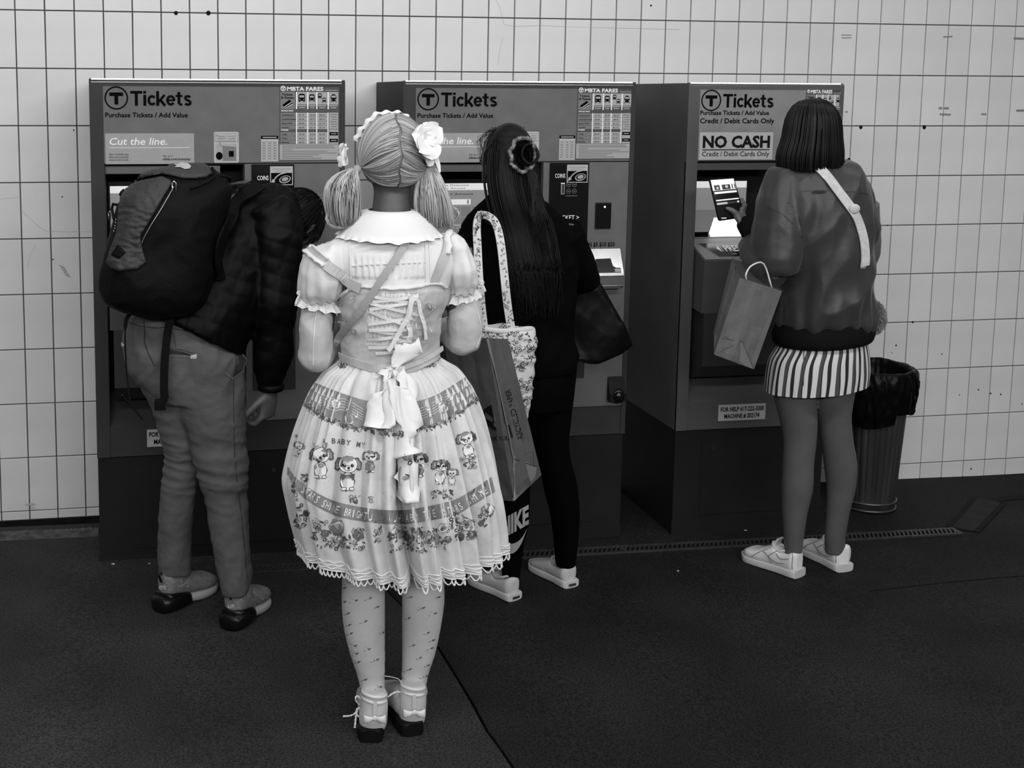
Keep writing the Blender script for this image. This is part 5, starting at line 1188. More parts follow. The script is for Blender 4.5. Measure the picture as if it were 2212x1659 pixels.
# ---- backpack
pack = thing('backpack', 'large black and grey backpack on the back of the bent man', 'backpack', at(340, 680, YM - .1))
PKB = mat('pack_black', .0030, .65, var=.2, vs=10, bump=.3, bs=140); PKG = mat('pack_grey', .026, .6, var=.15, vs=12, bump=.35, bs=140)
YP = YM - .12
bm = NB(); sil([(356, 385, 440, .03), (368, 345, 470, .07), (385, 305, 488, .10), (405, 280, 505, .12), (430, 262, 500, .135), (470, 244, 490, .145), (520, 230, 478, .15), (570, 219, 468, .15), (615, 214, 462, .145), (645, 224, 455, .13), (668, 256, 430, .10), (682, 300, 385, .06)], YP, .12, bm=bm, p=2.5)
me = remesh(bm, .006, 3); displace(me, wrinkles(.008, (6, 6, 7), .35, off=8)); pb = link('main_compartment', me, PKB, pack, smooth=True); tpk = bvh_of(pb)
def patch(poly, m, name, parent, tree, lift=.006, step=6, fb=None, wr=.003, puff=.004):
    """cloth panel with a straight outline in the photograph plane, laid over a surface"""
    import math as _m
    P_ = [V((x, -y, 0)) for x, y in poly]; b = NB(); vs = [b.verts.new(q) for q in P_]; f = b.faces.new(vs); bmesh.ops.triangulate(b, faces=[f])
    for _ in range(5):
        es = [e for e in b.edges if e.calc_length() > step]
        if not es: break
        bmesh.ops.subdivide_edges(b, edges=es, cuts=1); bmesh.ops.triangulate(b, faces=[q for q in b.faces if len(q.verts) > 3])
    for v in b.verts:
        e = 0 if v.is_boundary else 1; x, y = v.co.x, -v.co.y
        v.co = hit(tree, x, y, lift + e * (puff + wr * noise.noise(V((x / 16, y / 7, 0)))), fb)[0]
    bmesh.ops.recalc_face_normals(b, faces=b.faces); thicken(b, lift)
    return done(name, b, m, parent, smooth=True)
patch([(276, 404), (300, 396), (330, 389), (352, 385), (368, 392), (372, 398), (352, 432), (336, 460), (320, 487), (307, 506), (306, 514), (312, 545), (317, 566), (298, 582), (262, 585), (244, 577), (235, 566), (244, 535), (256, 505), (260, 470), (264, 435)], PKG, 'front_panel', pack, tpk, .008, fb=YP, wr=.004)
patch([(282, 396), (310, 380), (340, 366), (372, 358), (410, 355), (440, 358), (452, 365), (458, 378), (445, 386), (420, 389), (398, 389), (376, 384), (350, 380), (318, 386)], PKG, 'lid_panel', pack, tpk, .008, fb=YP)
patch([(262, 528), (276, 546), (262, 560), (247, 551)], PKB, 'patch', pack, tpk, .014, fb=YP, puff=.001)
p = Print(onsurf(tpk, YP), .014); p.poly([(378, -363), (384, -367), (380, -370), (390, -370), (400, -374), (410, -373), (414, -368), (408, -362), (396, -360), (388, -363)], 0)
for k, (x, y) in enumerate(((259, 474), (258, 481), (257, 488), (256, 494), (254, 500))): p.line([(x, -y), (x + 1, -y - 3)], 1.3, 0)
p.done('logo', [mat('logo_grey', .42, .5)], pack, kind='stuff')
bm = NB(); strap_on(tpk, ((376, 406), (361, 432), (345, 460), (328, 487), (313, 512), (309, 524)), .002, .008, .002, bm=bm, fb=YP); done('zip', bm, mat('zip_grey', .22, .35, .5), pack)
for x, y in ((376, 402), (249, 463)):
    bm = NB(); h0, n0 = hit(tpk, x, y, .016, YP); k = 1.4 if x > 300 else .8
    tube(bm, [h0 + V((-.004 * k, 0, 0)), h0 + V((-.003 * k, 0, -.024 * k)), h0 + V((.003 * k, 0, -.024 * k)), h0 + V((.004 * k, 0, 0)), h0 + V((0, 0, .006)), h0 + V((-.004 * k, 0, 0))], .0016 * k, 6); done('zip_pull', bm, STEEL, pack, smooth=True)
bm = NB()
for pts in (((255, 475), (250, 440), (258, 420), (268, 408)), ((470, 385), (505, 395), (525, 405)), ((455, 370), (462, 385), (440, 400), (410, 412))):
    tube(bm, [hit(tpk, x, y, .012, YP)[0] for x, y in smoothpts(pts, 10)], .0045, 8)
done('grab_loop', bm, PKB, pack, smooth=True, kind='stuff')
tjk = bvh_of(jacket, pb)
bm = NB(); strap_on(tjk, ((560, 405), (535, 420), (508, 450), (486, 480), (472, 520), (466, 560), (468, 600)), .055, .010, .006, bm=bm, fb=YM); done('shoulder_pad', bm, PKB, pack)
bm = NB(); strap_on(tjk, ((505, 398), (520, 402), (540, 403)), .02, .012, .004, bm=bm, fb=YM, n=8); done('load_strap', bm, mat('webbing_grey', .05, .7), pack)
bm = NB(); P_ = [at(x, y, YM - .145) for x, y in smoothpts([(372, 672), (366, 700), (360, 740), (356, 790), (355, 840), (356, 858), (348, 872), (341, 882)], 30)]; ribbon(bm, P_, .024, V((-.1, -1, 0)), .004)
pp = at(347, 873, YM - .15); box(bm, pp.x - .018, pp.x + .016, pp.y - .006, pp.y + .006, pp.z - .018, pp.z + .016, .003); done('hip_strap', bm, PKB, pack)
bm = NB(); P_ = [at(x, y, YM - .12) for x, y in smoothpts([(292, 668), (278, 682), (272, 700), (271, 740), (274, 800), (279, 845), (284, 875), (296, 890), (308, 906)], 30)]; ribbon(bm, P_, [.012 if i < 9 else .005 for i in range(31)], V((0, -1, 0)), .003)
pp = at(278, 865, YM - .12); tube(bm, [at(264, 853, YM - .12), at(284, 876, YM - .12)], [(.010, .005)] * 2, 8); done('compression_strap', bm, PKB, pack)
# ---------------------------------------------------------------- dark-haired woman in black at the middle machine
YW = -1.02
wom = thing('person', 'woman with long black hair, black top and black leggings at the middle machine', 'person', (1.75, YW, fz(1.75)))
BLK = mat('black_jersey', .0018, .9, spec=.05, var=.2, vs=12, bump=.2, bs=90); LEG = mat('black_leggings', .0015, .8, spec=.05, bump=.1, bs=90)
WL = [(800, 1050, 1145), (880, 1060, 1150), (950, 1070, 1150), (1000, 1074, 1148), (1060, 1078, 1143), (1100, 1080, 1143), (1140, 1081, 1139), (1175, 1082, 1131), (1218, 1084, 1126), (1250, 1086, 1122)]
WR = [(780, 1118, 1244), (850, 1136, 1238), (900, 1143, 1232), (945, 1152, 1228), (986, 1160, 1230), (1025, 1171, 1240), (1052, 1176, 1246), (1098, 1188, 1251), (1150, 1196, 1249), (1198, 1200, 1245), (1222, 1202, 1241)]
wl_, wr_ = onf(1118, 1300), onf(1240, 1275)
def wleg(rows, e, d): return [(y, a - e, b + e, ((b - a) / 2 + e) / 690 * 1.05, legdy(y, 850, 1250, d)) for y, a, b in rows]
TOP = [(415, 1070, 1130, .05), (440, 1030, 1185, .08), (470, 1005, 1215, .10), (520, 990, 1238, .115), (580, 988, 1246, .12), (640, 1000, 1244, .12), (700, 1010, 1240, .12), (760, 1020, 1246, .13), (800, 1035, 1244, .12)]
hw = at(1096, 345, YW)
bm = NB(); sil(wleg(WL, -6, .03), YW, .06, bm=bm); sil(wleg(WR, -6, .10), YW, .06, bm=bm)
sil([(y, a + 10, b - 10, d - .015) for y, a, b, d in TOP] + [(860, 1060, 1225, .09)], YW, .1, bm=bm)
tube(bm, [at(1100, 440, YW), at(1098, 400, YW)], [.055, .05], 14); wf = V((-.45, .85, -.25)); head(bm, hw, .073, .103, .093, wf)
# ankles
for rows, hx, hy, dd in ((WL, 1102, 1286, .03), (WR, 1220, 1258, .10)):
    a = at((rows[-1][1] + rows[-1][2]) / 2, rows[-1][0] - 10, YW + dd); b = at(hx, hy - 8, YW + dd); tube(bm, [a, b], [.024, .022], 12)
rS, rE, rW = at(1215, 500, YW), at(1262, 600, YW + .08), at(1262, 585, YW + .32)
tube(bm, smoothpts([rS, rE, rW], 8), [.05, .047, .044, .041, .038, .035, .032, .028, .025], 12); hand(bm, rW, V((0, 1, .1)), V((-.2, 0, -1)), .165)
lS, lE, lW = at(1010, 510, YW), at(1010, 680, YW - .03), at(985, 560, YW + .26)
tube(bm, smoothpts([lS, lE, lW], 8), [.05, .047, .044, .041, .038, .035, .032, .028, .025], 12); hand(bm, lW, V((-.2, .8, .5)), V((.3, 0, -1)), .165)
body_w = link('body', remesh(bm, .0065, 4), SKIND, wom, smooth=True); eyes(wom, hw, .073, .103, .093, wf)
bm = NB(); sil(TOP, YW, .1, bm=bm); tube(bm, smoothpts([rS, rE, rW], 8), [.075, .07, .066, .06, .055, .05, .045, .038, .034], 14); tube(bm, smoothpts([lS, lE, lW], 8), [.07, .066, .062, .058, .055, .05, .045, .038, .034], 14)
me = remesh(bm, .007, 4); displace(me, wrinkles(.010, (7, 7, 6), .4, off=12)); top_w = link('black_top', me, BLK, wom, smooth=True)
bm = NB(); sil(wleg(WL, .5, .03), YW, .06, bm=bm); sil(wleg(WR, .5, .10), YW, .06, bm=bm); sil([(770, 1030, 1238, .11), (830, 1055, 1238, .11), (880, 1068, 1236, .09)], YW, .1, bm=bm)
me = remesh(bm, .0055, 4); displace(me, lambda c, n: .0015 * noise.noise(c * 14)); legg = link('leggings', me, LEG, wom, smooth=True); tl_ = bvh_of(legg)
p = Print(onsurf(tl_, YW), .0012); T0 = .50
def slant_text(p, t, x, y, h, w_, ang, shear, mi, bold):
    me = text_mesh(t, bold); xs = [v.co.x for v in me.vertices]; k = w_ / (max(xs) - min(xs)); ca, sa = math.cos(ang), math.sin(ang); vs = []
    for v in me.vertices:
        a = (v.co.x - min(xs)) * k; b = v.co.y / .73 * h; a += shear * b; X = x + a * ca - b * sa * .0; Y_ = -y + a * sa + b; vs.append(p.bm.verts.new(p.f(X, Y_, .0025)))
    for f in me.polygons:
        try: p.bm.faces.new([vs[i] for i in f.vertices]).material_index = mi
        except ValueError: pass
slant_text(p, 'NIKE', 1084, 1162, 40, 66, .52, -.0, 0, .045)
sw = [(1083, -1158), (1085, -1176), (1092, -1190), (1103, -1196), (1115, -1190), (1127, -1172), (1139, -1140)]; sw2 = [(1139, -1140), (1128, -1160), (1116, -1171), (1104, -1174), (1093, -1170), (1083, -1158)]
A_ = smoothpts(sw, 16); B_ = smoothpts(sw2[::-1], 16)
for i in range(16): p.poly([tuple(A_[i]), tuple(A_[i + 1]), tuple(B_[i + 1]), tuple(B_[i])], 0)
p.done('calf_lettering', [mat('legging_print', .38, .6)], legg)
# slip-on shoes
CANV = mat('white_canvas', .50, .8, var=.05, vs=30, bump=.25, bs=220); RUB = mat('white_rubber', .52, .45)
def slipon(hx, hy, tx, ty, parent, L=.207, logo=None, nm='slip_on_shoe'):
    g = onf(hx, hy); t_ = onf(tx, ty); d = t_ - g; ang = math.atan2(d.y, d.x); d = V((math.cos(ang), math.sin(ang), 0)); o0 = V((g.x, g.y, fz(g.x))) + V((0, .03, 0)) + d * .015
    bm = NB(); shoe_loft(bm, o0, ang, L, [(-.02, .018, .02, .070, 0), (.03, .031, .018, .078, 0), (.12, .034, .018, .070, 0), (.28, .035, .018, .064, 0), (.42, .038, .018, .070, 0), (.6, .043, .018, .058, .002), (.8, .042, .018, .042, .004), (.96, .022, .018, .032, .004)], p=2.8)
    hole = NB(); b2 = remesh(bm, .004, 3); sh = link(nm, b2, CANV, parent, smooth=True); hole.free()
    bm = NB(); shoe_loft(bm, o0, ang, L, [(-.05, .018, .0, .024, 0), (-.01, .035, .0, .027, 0), (.3, .037, .0, .026, 0), (.6, .047, .0, .026, .002), (.85, .044, .0, .026, .004), (1.02, .018, .0, .026, .004)], p=5); so = done('sole', bm, RUB, sh, smooth=False)
    bm = NB(); c = o0 + d * .055 + V((0, 0, .071)); pts = [c + d * (.040 * math.cos(a)) + V((-d.y, d.x, 0)) * (.026 * math.sin(a)) + V((0, 0, .006 * math.cos(2 * a) + (.004 if math.cos(a) < 0 else -.002))) for a in [i * 2 * math.pi / 24 for i in range(25)]]; tube(bm, pts, .0042, 8, cap=False); done('padded_collar', bm, CANV, sh, smooth=True)
    bm = NB(); box(bm, -.014, .014, -.0015, .0015, -.004, .004, .001); bp_ = o0 - d * .0145 + V((0, 0, .013))
    for v in bm.verts: v.co = Matrix.Rotation(ang + math.pi / 2, 3, 'Z') @ v.co + bp_
    done('heel_tab', bm, mat('tab_dark', .03, .5), sh); return sh, ang
slipon(1122, 1307, 1040, 1264, wom); slipon(1244, 1279, 1170, 1234, wom)
# long black hair with a bun in a scrunchie
bm = NB(); ball(bm, hw + V((.004, -.01, .01)), (.079, .096, .108), 20); mh = bpy.data.meshes.new('hair'); bm.to_mesh(mh); bm.free(); mh.uv_layers.new(name='shade'); hairw = link('hair', mh, DH, wom, smooth=True)
S = Strands(); rs = random.Random(4); topc = at(1100, 290, YW - .02)
for k in range(620):
    a = rs.uniform(-2.6, 1.35); ca, sa = math.cos(a), math.sin(a); px0 = 1097 + 60 * (rs.random() * 2 - 1) * .4
    w0 = rs.uniform(.15, 1); end = rs.uniform(560, 690); xe = 1150 + 62 * ca * w0 + rs.uniform(-8, 12)
    pts = [at(px0, 282 + abs(px0 - 1097) * .2, YW - .01 + .03 * sa), at(1097 + 60 * ca * w0 + 2, 318, YW + .075 * sa - .01), at(1097 + 66 * ca * w0, 370, YW + .095 * sa - .01), at(1106 + 70 * ca * w0, 430, YW + .10 * sa - .03), at(1128 + 74 * ca * w0, 500, YW - .11 + .02 * sa), at(1145 + 70 * ca * w0, 580, YW - .135 + .02 * sa), at(xe, end, YW - .14 + .02 * sa)]
    S.add([V(q) for q in smoothpts([tuple(q) for q in pts], 14)], rs.uniform(.0014, .0028), rs.random())
for k in range(90):
    x = rs.uniform(1075, 1135); S.add([at(x, 290, YW - .03), at(x + rs.uniform(-25, 0), 276 + rs.uniform(-2, 5), YW), at(x - 40 + rs.uniform(-8, 5), 300 + rs.uniform(-5, 8), YW + .03), at(1042 + rs.uniform(-6, 6), 350, YW + .04)], .0009, rs.random())
S.done('long_strands', DH, hairw, kind='stuff')
S = Strands(); bc = at(1133, 328, YW - .10)
for k in range(170):
    a = rs.uniform(0, 6.28); r = rs.uniform(.012, .036); e = rs.uniform(-.4, .4)
    S.add([bc + V((r * math.cos(a + f * 2.4), -.012 + .014 * math.sin(f * 3 + e), r * 1.15 * math.sin(a + f * 2.4))) for f in [i / 8 for i in range(9)]], .0022, rs.random())
S.add([bc + V((0, 0, 0)), bc + V((0, -.02, 0))], .02, .2, sides=10)
for k in range(60): S.add([bc + V((rs.uniform(-.02, .02), 0, -.02)), at(1150 + rs.uniform(-10, 12), 380, YW - .11), at(1160 + rs.uniform(-16, 20), 460, YW - .13), at(1175 + rs.uniform(-20, 20), rs.uniform(480, 660), YW - .145)], .002, rs.random())
for k in range(120):
    a = rs.uniform(0, 6.28); S.add([bc + V((.010 + .027 * math.cos(a + f * 2.), -.028 + .010 * math.sin(f * 3 + a), -.006 + .030 * math.sin(a + f * 2.))) for f in [i / 6 for i in range(7)]], .0045, rs.random())
S.done('bun', DH, hairw, kind='stuff')
bm = NB(); pts = []; sc_ = bc + V((-.008, .0, -.008))
for i in range(97):
    a = i * 2 * math.pi / 96; pts.append(sc_ + V(((.040 + .002 * math.sin(a * 9)) * math.cos(a), -.014 + .006 * math.sin(a * 9), (.052 + .002 * math.sin(a * 7)) * math.sin(a))))
tube(bm, pts, [(.0065 + .0015 * math.sin(i * 1.7), .006) for i in range(97)], 8, cap=False); done('scrunchie', bm, mat('scrunchie_satin', .16, .35, var=.6, vs=60), hairw, smooth=True)
bm = NB(); e = at(1047, 378, YW - .03); ball(bm, e, (.007, .016, .030), 12); done('ear', bm, SKIND, wom, smooth=True)
# ---- floral tote
TOTE = mat('tote_cotton', .58, .8, var=.06, vs=14, bump=.25, bs=60); TP = [mat('toile_dark', .02, .8), mat('toile_mid', .10, .8), mat('toile_light', .30, .8), mat('print_white', .74), mat('print_black', .012)]
tote = thing('tote_bag', 'pale floral cotton tote bag on the shoulder of the woman in black', 'bag', at(1100, 880, YW - .2))
YT = YW - .215
bm = NB(); sil([(708, 1030, 1152, .035), (720, 1028, 1156, .05), (760, 1030, 1153, .06), (800, 1034, 1150, .06), (850, 1040, 1143, .055), (900, 1046, 1136, .045), (930, 1050, 1128, .03)], YT, .05, bm=bm, p=2.4)
me = remesh(bm, .005, 2); displace(me, lambda c, n: .007 * (1 - abs(noise.noise(V((c.x * 9, c.y * 9, c.z * 26 + c.x * 8)))) * 2.2) + .003 * noise.noise(c * 30)); tob = link('bag_body', me, TOTE, tote, smooth=True); tt = bvh_of(tob)
def toile(f, spots, mats, parent, seed, name='floral_print'):
    p = Print(f, .0012); rr = random.Random(seed)
    for x, y, s in spots:
        q = rr.random()
        if q < .42:
            p.disc(x, -y, s, s * .9, 1, 9, 0, 1, 5, .18); p.disc(x, -y, s * .62, s * .55, 3, 8, 0, 2, 5, .15); p.disc(x, -y, s * .3, s * .3, 0, 6, layer=3)
        elif q < .8:
            for k in range(3): a = rr.uniform(0, 6.3); p.disc(x + s * .7 * math.cos(a), -y + s * .7 * math.sin(a), s * .6, s * .28, rr.choice((0, 1)), 7, a, 1)
        else: a = rr.uniform(0, 6.3); p.line([(x, -y), (x + s * 1.5 * math.cos(a), -y + s * 1.5 * math.sin(a)), (x + s * 2 * math.cos(a + .6), -y + s * 2 * math.sin(a + .6))], 1.1, 0, 1)
    return p.done(name, mats, parent, kind='stuff')
rs = random.Random(8); sp_ = []
for cx, cy in ((1110, 755), (1125, 790), (1100, 745), (1145, 770), (1120, 840), (1140, 830), (1130, 870), (1060, 760), (1075, 800), (1105, 800), (1148, 740), (1090, 725), (1120, 722), (1128, 905), (1060, 725)):
    for k in range(15): sp_.append((cx + rs.gauss(0, 9), cy + rs.gauss(0, 8), rs.uniform(2.4, 5.4)))
toile(onsurf(tt, YT), sp_, TP, tob, 3)
bm = NB(); rim = []
for i in range(49):
    a = i * 2 * math.pi / 48; c = at(1091 + 62 * math.cos(a), 713 + 2.5 * math.sin(a * 3), YT + .042 * math.sin(a)); rim.append(c)
tube(bm, rim, [(.006, .009)] * 49, 8, cap=False); done('rim', bm, TOTE, tote, smooth=True)
tw_ = bvh_of(top_w)
for q, pts in enumerate((((1041, 463), (1034, 468), (1030, 490), (1032, 540), (1035, 600), (1040, 660), (1046, 712)), ((1036, 464), (1052, 466), (1068, 478), (1078, 505), (1085, 550), (1092, 620), (1098, 670), (1105, 712)))):
    P_ = []
    for i, (x, y) in enumerate(smoothpts(pts, 30)):
        f = i / 30; h_, n_ = hit(tw_, x, y, .006, YW); yy = min(h_.y, YT + (.11 if f < .25 else 0)) if f > .2 else h_.y; P_.append(at(x, y, h_.y * (1 - min(1, f * 1.4)) + (YT - .03) * min(1, f * 1.4)))
    bm = NB(); ribbon(bm, P_, .0255, V((.05, -1, .05)), .003); st_ = done('strap', bm, TOTE, tote); ts2 = bvh_of(st_); sp2 = []
    for i in range(60):
        x, y = smoothpts(pts, 60)[i]; sp2.append((x + rs.uniform(-6, 6), y + rs.uniform(-3, 3), rs.uniform(1.8, 4.4)))
    f0 = onsurf(ts2, YT)
    def f1(x, y, l, t=ts2):
        d = ray(x, -y).normalized(); h = t.ray_cast(CAM, d)
        if h[0] is None: h = t.find_nearest(at(x, -y, YT))
        return h[0] + V((0, -1, 0)) * l
    toile(f1, sp2, TP, st_, 9 + q)
# ---- black tote
bt_ = thing('tote_bag', 'shiny black tote bag held out on the right side of the woman in black', 'bag', at(1290, 780, YW + .1))
YB = YW + .12; GB = mat('black_nylon', .0025, .4, spec=.25, bump=.2, bs=30)
bm = NB(); PB_ = [(1232, 592), (1262, 585), (1290, 590), (1304, 625), (1326, 665), (1350, 706), (1366, 746), (1340, 764), (1292, 785), (1276, 785), (1240, 776), (1226, 700)]
fa_ = [bm.verts.new(at(x, y, YB + (.004 if y > 700 else .03))) for x, y in PB_]; fb2 = [bm.verts.new(at(x, y, YB + .07)) for x, y in PB_]
bm.faces.new(fa_); bm.faces.new(fb2[::-1])
for i in range(12): bm.faces.new((fa_[i], fb2[i], fb2[(i + 1) % 12], fa_[(i + 1) % 12]))
me = remesh(bm, .006, 3); displace(me, wrinkles(.008, (6, 6, 5), .3, off=30)); bb = link('bag_body', me, GB, bt_, smooth=True)
bm = NB(); tube(bm, [at(x, y, YB - .0) for x, y in smoothpts([(1238, 600), (1240, 560), (1255, 545), (1275, 560), (1284, 595)], 12)], [(.005, .010)] * 13, 8); done('handle', bm, GB, bt_, smooth=True)
bm = NB(); tube(bm, [at(x, y, YB - .05) for x, y in smoothpts([(1268, 580), (1282, 586), (1290, 600), (1283, 612), (1268, 610)], 20)], [.004 + .0012 * (i % 2) for i in range(21)], 8); done('chain_trim', bm, GLOSS, bt_, smooth=True)
# ---- brown paper bag
def paper_bag(name, label, front, side, thick, m, handles=None, prints=None):
    """front: four corners TL TR BR BL; side: depth vector for the gusset"""
    pass
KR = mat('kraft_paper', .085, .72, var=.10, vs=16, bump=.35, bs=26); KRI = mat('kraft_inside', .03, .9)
pbag = thing('paper_bag', 'large brown paper carrier bag printed RECYCLED PAPER hanging beside the pale dress', 'bag', at(1105, 1085, -1.34))
def sheet(bm, A, B, C_, D_, nu=8, nv=14, wob=.003, seed=0, mi=0, crease=()):
    """quad sheet A top left, B top right, C bottom right, D bottom left, softly crumpled"""
    G = []
    nrm = (B - A).cross(D_ - A).normalized()
    for j in range(nv + 1):
        row = []
        for i in range(nu + 1):
            u, v = i / nu, j / nv; P0 = A.lerp(B, u).lerp(D_.lerp(C_, u), v); e = 0 if (i in (0, nu) or j in (0, nv)) else 1
            row.append(bm.verts.new(P0 + nrm * (e * (wob * noise.noise(V((u * 4 + seed, v * 5, seed))) + sum(c_ * max(0, 1 - abs(u - uu) * 9) for uu, c_ in crease)))))
        G.append(row)
    for j in range(nv):
        for i in range(nu): bm.faces.new((G[j][i], G[j][i + 1], G[j + 1][i + 1], G[j + 1][i])).material_index = mi
ya, yb = -1.47, -1.30
E0, E1 = at(1052, 730, ya), at(1111, 1083, ya)                  # near vertical edge
R0, R1 = at(1098, 732, yb), at(1170, 1026, yb)                  # right edge of the side face
Lf0, Lf1 = at(960, 735, yb - .05), at(1010, 1075, yb - .02)      # left edge of the broad face, hidden by the skirt
Bk0, Bk1 = Lf0 + (R0 - E0), Lf1 + (R1 - E1)
bm = NB(); sheet(bm, Lf0, E0, E1, Lf1, wob=.006, seed=1); sheet(bm, E0, R0, R1, E1, wob=.006, seed=2, crease=((.5, -.008),)); sheet(bm, R0, Bk0, Bk1, R1, seed=3); sheet(bm, Bk0, Lf0, Lf1, Bk1, seed=4)
bm.faces.new([bm.verts.new(q) for q in (Lf1, E1, R1, Bk1)])
bmesh.ops.remove_doubles(bm, verts=bm.verts, dist=.0004)
pbo = done('bag_body', bm, KR, pbag); tpb = bvh_of(pbo)
p = Print(onsurf(tpb, ya), .0008)
def spell(p, t, x, y, h, w_, ang, mi): p.text(t, x, -y, h, mi, w=w_, bold=.005, rot=ang)
spell(p, 'RECYCLED PAPER', 1130, 946, 12, 110, math.radians(105), 0)
p.poly([(1108, -991), (1112, -984), (1153, -1005), (1160, -1008), (1156, -1030), (1113, -1080)], 1, 0); p.line([(1108, -991), (1153, -1006), (1160, -1008)], 1.2, 0, 2); p.line([(1110, -990), (1150, -974)], 1, 2, 2); p.line([(1094, -918), (1112, -915), (1143, -897)], 1.2, 2, 2); p.line([(1098, -918), (1106, -945)], 3, 0, 2); p.line([(1151, -975), (1153, -1005)], 1, 2, 2)
p.poly([(1046, -884), (1062, -874), (1084, -868), (1088, -900), (1090, -915), (1073, -931), (1048, -915)], 0, 1); p.poly([(1050, -890), (1066, -902), (1066, -912), (1049, -902)], 3, 2); p.poly([(1068, -902), (1082, -888), (1083, -896), (1069, -911)], 3, 2); p.poly([(1068, -914), (1084, -902), (1085, -908), (1070, -922)], 3, 2)
spell(p, 'THANK YOU', 1040, 952, 10, 60, .02, 0)
for k in range(5): p.line([(1050 + k, -962 - k * 7), (1094 - (k % 2) * 8, -961 - k * 7)], 1.6, 2, 1)
p.line([(1053, -732), (1068, -800), (1094, -919), (1108, -992), (1111, -1080)], 2.0, 4, 3)
p.done('bag_print', [mat('kraft_ink', .010, .7), mat('kraft_light', .17, .7, bump=.3, bs=20), mat('kraft_line', .07, .8), KR, mat('kraft_edge', .20, .7)], pbo)
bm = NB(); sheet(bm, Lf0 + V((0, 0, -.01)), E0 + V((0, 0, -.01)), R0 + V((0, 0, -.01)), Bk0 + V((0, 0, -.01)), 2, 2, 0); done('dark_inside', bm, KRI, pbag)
bm = NB(); tube(bm, [V(q) for q in smoothpts([tuple(Lf0.lerp(E0, .45)), tuple(Lf0.lerp(E0, .5) + V((.0, .03, .08))), tuple(Lf0.lerp(E0, .75) + V((0, .03, .08))), tuple(Lf0.lerp(E0, .85))], 14)], .003, 8); done('handle', bm, KR, pbag, smooth=True)
# ---------------------------------------------------------------- young woman with the bob at the right machine
YG = -1.03
girl = thing('person', 'woman with a dark bob, grey bomber jacket and striped short skirt at the right machine', 'person', (2.75, YG, fz(2.75)))
BOMB = mat('grey_bomber_nylon', .034, .42, spec=.35, var=.10, vs=6, bump=.15, bs=40, sheen=.1); RIB = mat('black_rib_knit', .004, .85, bump=.4, bs=160)
GLL = [(800, 1668, 1760), (844, 1672, 1758), (902, 1687, 1762), (953, 1696, 1760), (1003, 1694, 1755), (1054, 1692, 1753), (1105, 1692, 1742), (1156, 1695, 1735), (1190, 1696, 1731), (1210, 1697, 1731)]
GRL = [(800, 1762, 1850), (851, 1764, 1841), (902, 1769, 1835), (953, 1777, 1840), (1003, 1784, 1848), (1054, 1789, 1845), (1105, 1787, 1833), (1156, 1784, 1825), (1180, 1784, 1824), (1195, 1785, 1824)]
def gleg(rows, d): return [(y, a, b, (b - a) / 2 / 680 * 1.08, legdy(y, 850, 1200, d)) for y, a, b in rows]
JT = [(350, 1728, 1826, .075), (362, 1700, 1842, .09), (385, 1676, 1858, .11), (430, 1668, 1866, .13), (480, 1672, 1866, .14), (540, 1684, 1864, .145), (600, 1694, 1864, .145), (650, 1694, 1866, .145), (688, 1692, 1868, .14), (702, 1692, 1864, .125)]
hg = at(1752, 285, YG)
bm = NB(); sil(gleg(GLL, .085), YG, .05, bm=bm); sil(gleg(GRL, .115), YG, .05, bm=bm)
sil([(345, 1745, 1815, .055), (375, 1690, 1855, .08), (430, 1690, 1860, .10), (520, 1700, 1850, .10), (600, 1705, 1850, .10), (700, 1700, 1850, .10), (770, 1698, 1848, .10), (795, 1700, 1840, .085)], YG, .1, bm=bm)
tube(bm, [at(1768, 370, YG), at(1758, 330, YG)], [.052, .048], 14); gf = V((-.5, .82, -.28)); head(bm, hg, .072, .100, .09, gf)
gS, gE, gW = at(1672, 430, YG), at(1668, 585, YG - .04), at(1616, 492, YG + .14)
tube(bm, smoothpts([gS, gE, gW], 10), [.048, .046, .044, .042, .04, .038, .035, .032, .029, .027, .025], 12)
phc = at(1572, 432, YG + .19)
# hand that holds the phone: palm behind it, thumb over the screen side, fingers round the back
W_ = gW; D_ = (at(1588, 452, YG + .185) - W_).normalized(); tube(bm, [W_ - D_ * .02, W_ + D_ * .02, W_ + D_ * .055], [(.024, .019), (.030, .017), (.034, .016)], 12)
tt_ = [at(1610, 482, YG + .15), at(1596, 466, YG + .155), at(1583, 455, YG + .160), at(1571, 450, YG + .166)]; tube(bm, tt_, [.015, .0125, .0108, .0085], 10); ball(bm, tt_[-1], .0085, 8)
for k in range(4):
    x0, y0 = 1596 - k * 2, 448 + k * 9; pts = [at(x0 + 6, y0 + 6, YG + .17), at(x0 + 14, y0 - 6, YG + .20), at(x0 + 8, y0 - 16, YG + .215), at(x0 - 8, y0 - 18, YG + .215)]; tube(bm, pts, [.010, .0095, .0088, .007], 8); ball(bm, pts[-1], .007, 8)
hS, hE, hW = at(1868, 440, YG), at(1872, 560, YG + .05), at(1800, 520, YG + .30)
tube(bm, smoothpts([hS, hE, hW], 10), [.048, .046, .044, .042, .04, .038, .035, .032, .029, .027, .025], 12); hand(bm, hW, V((-.5, .8, .1)), V((-.3, -.2, -1)), .165, side=-1)
body_g = link('body', remesh(bm, .0055, 4), SKIND, girl, smooth=True); eyes(girl, hg, .072, .100, .09, gf)
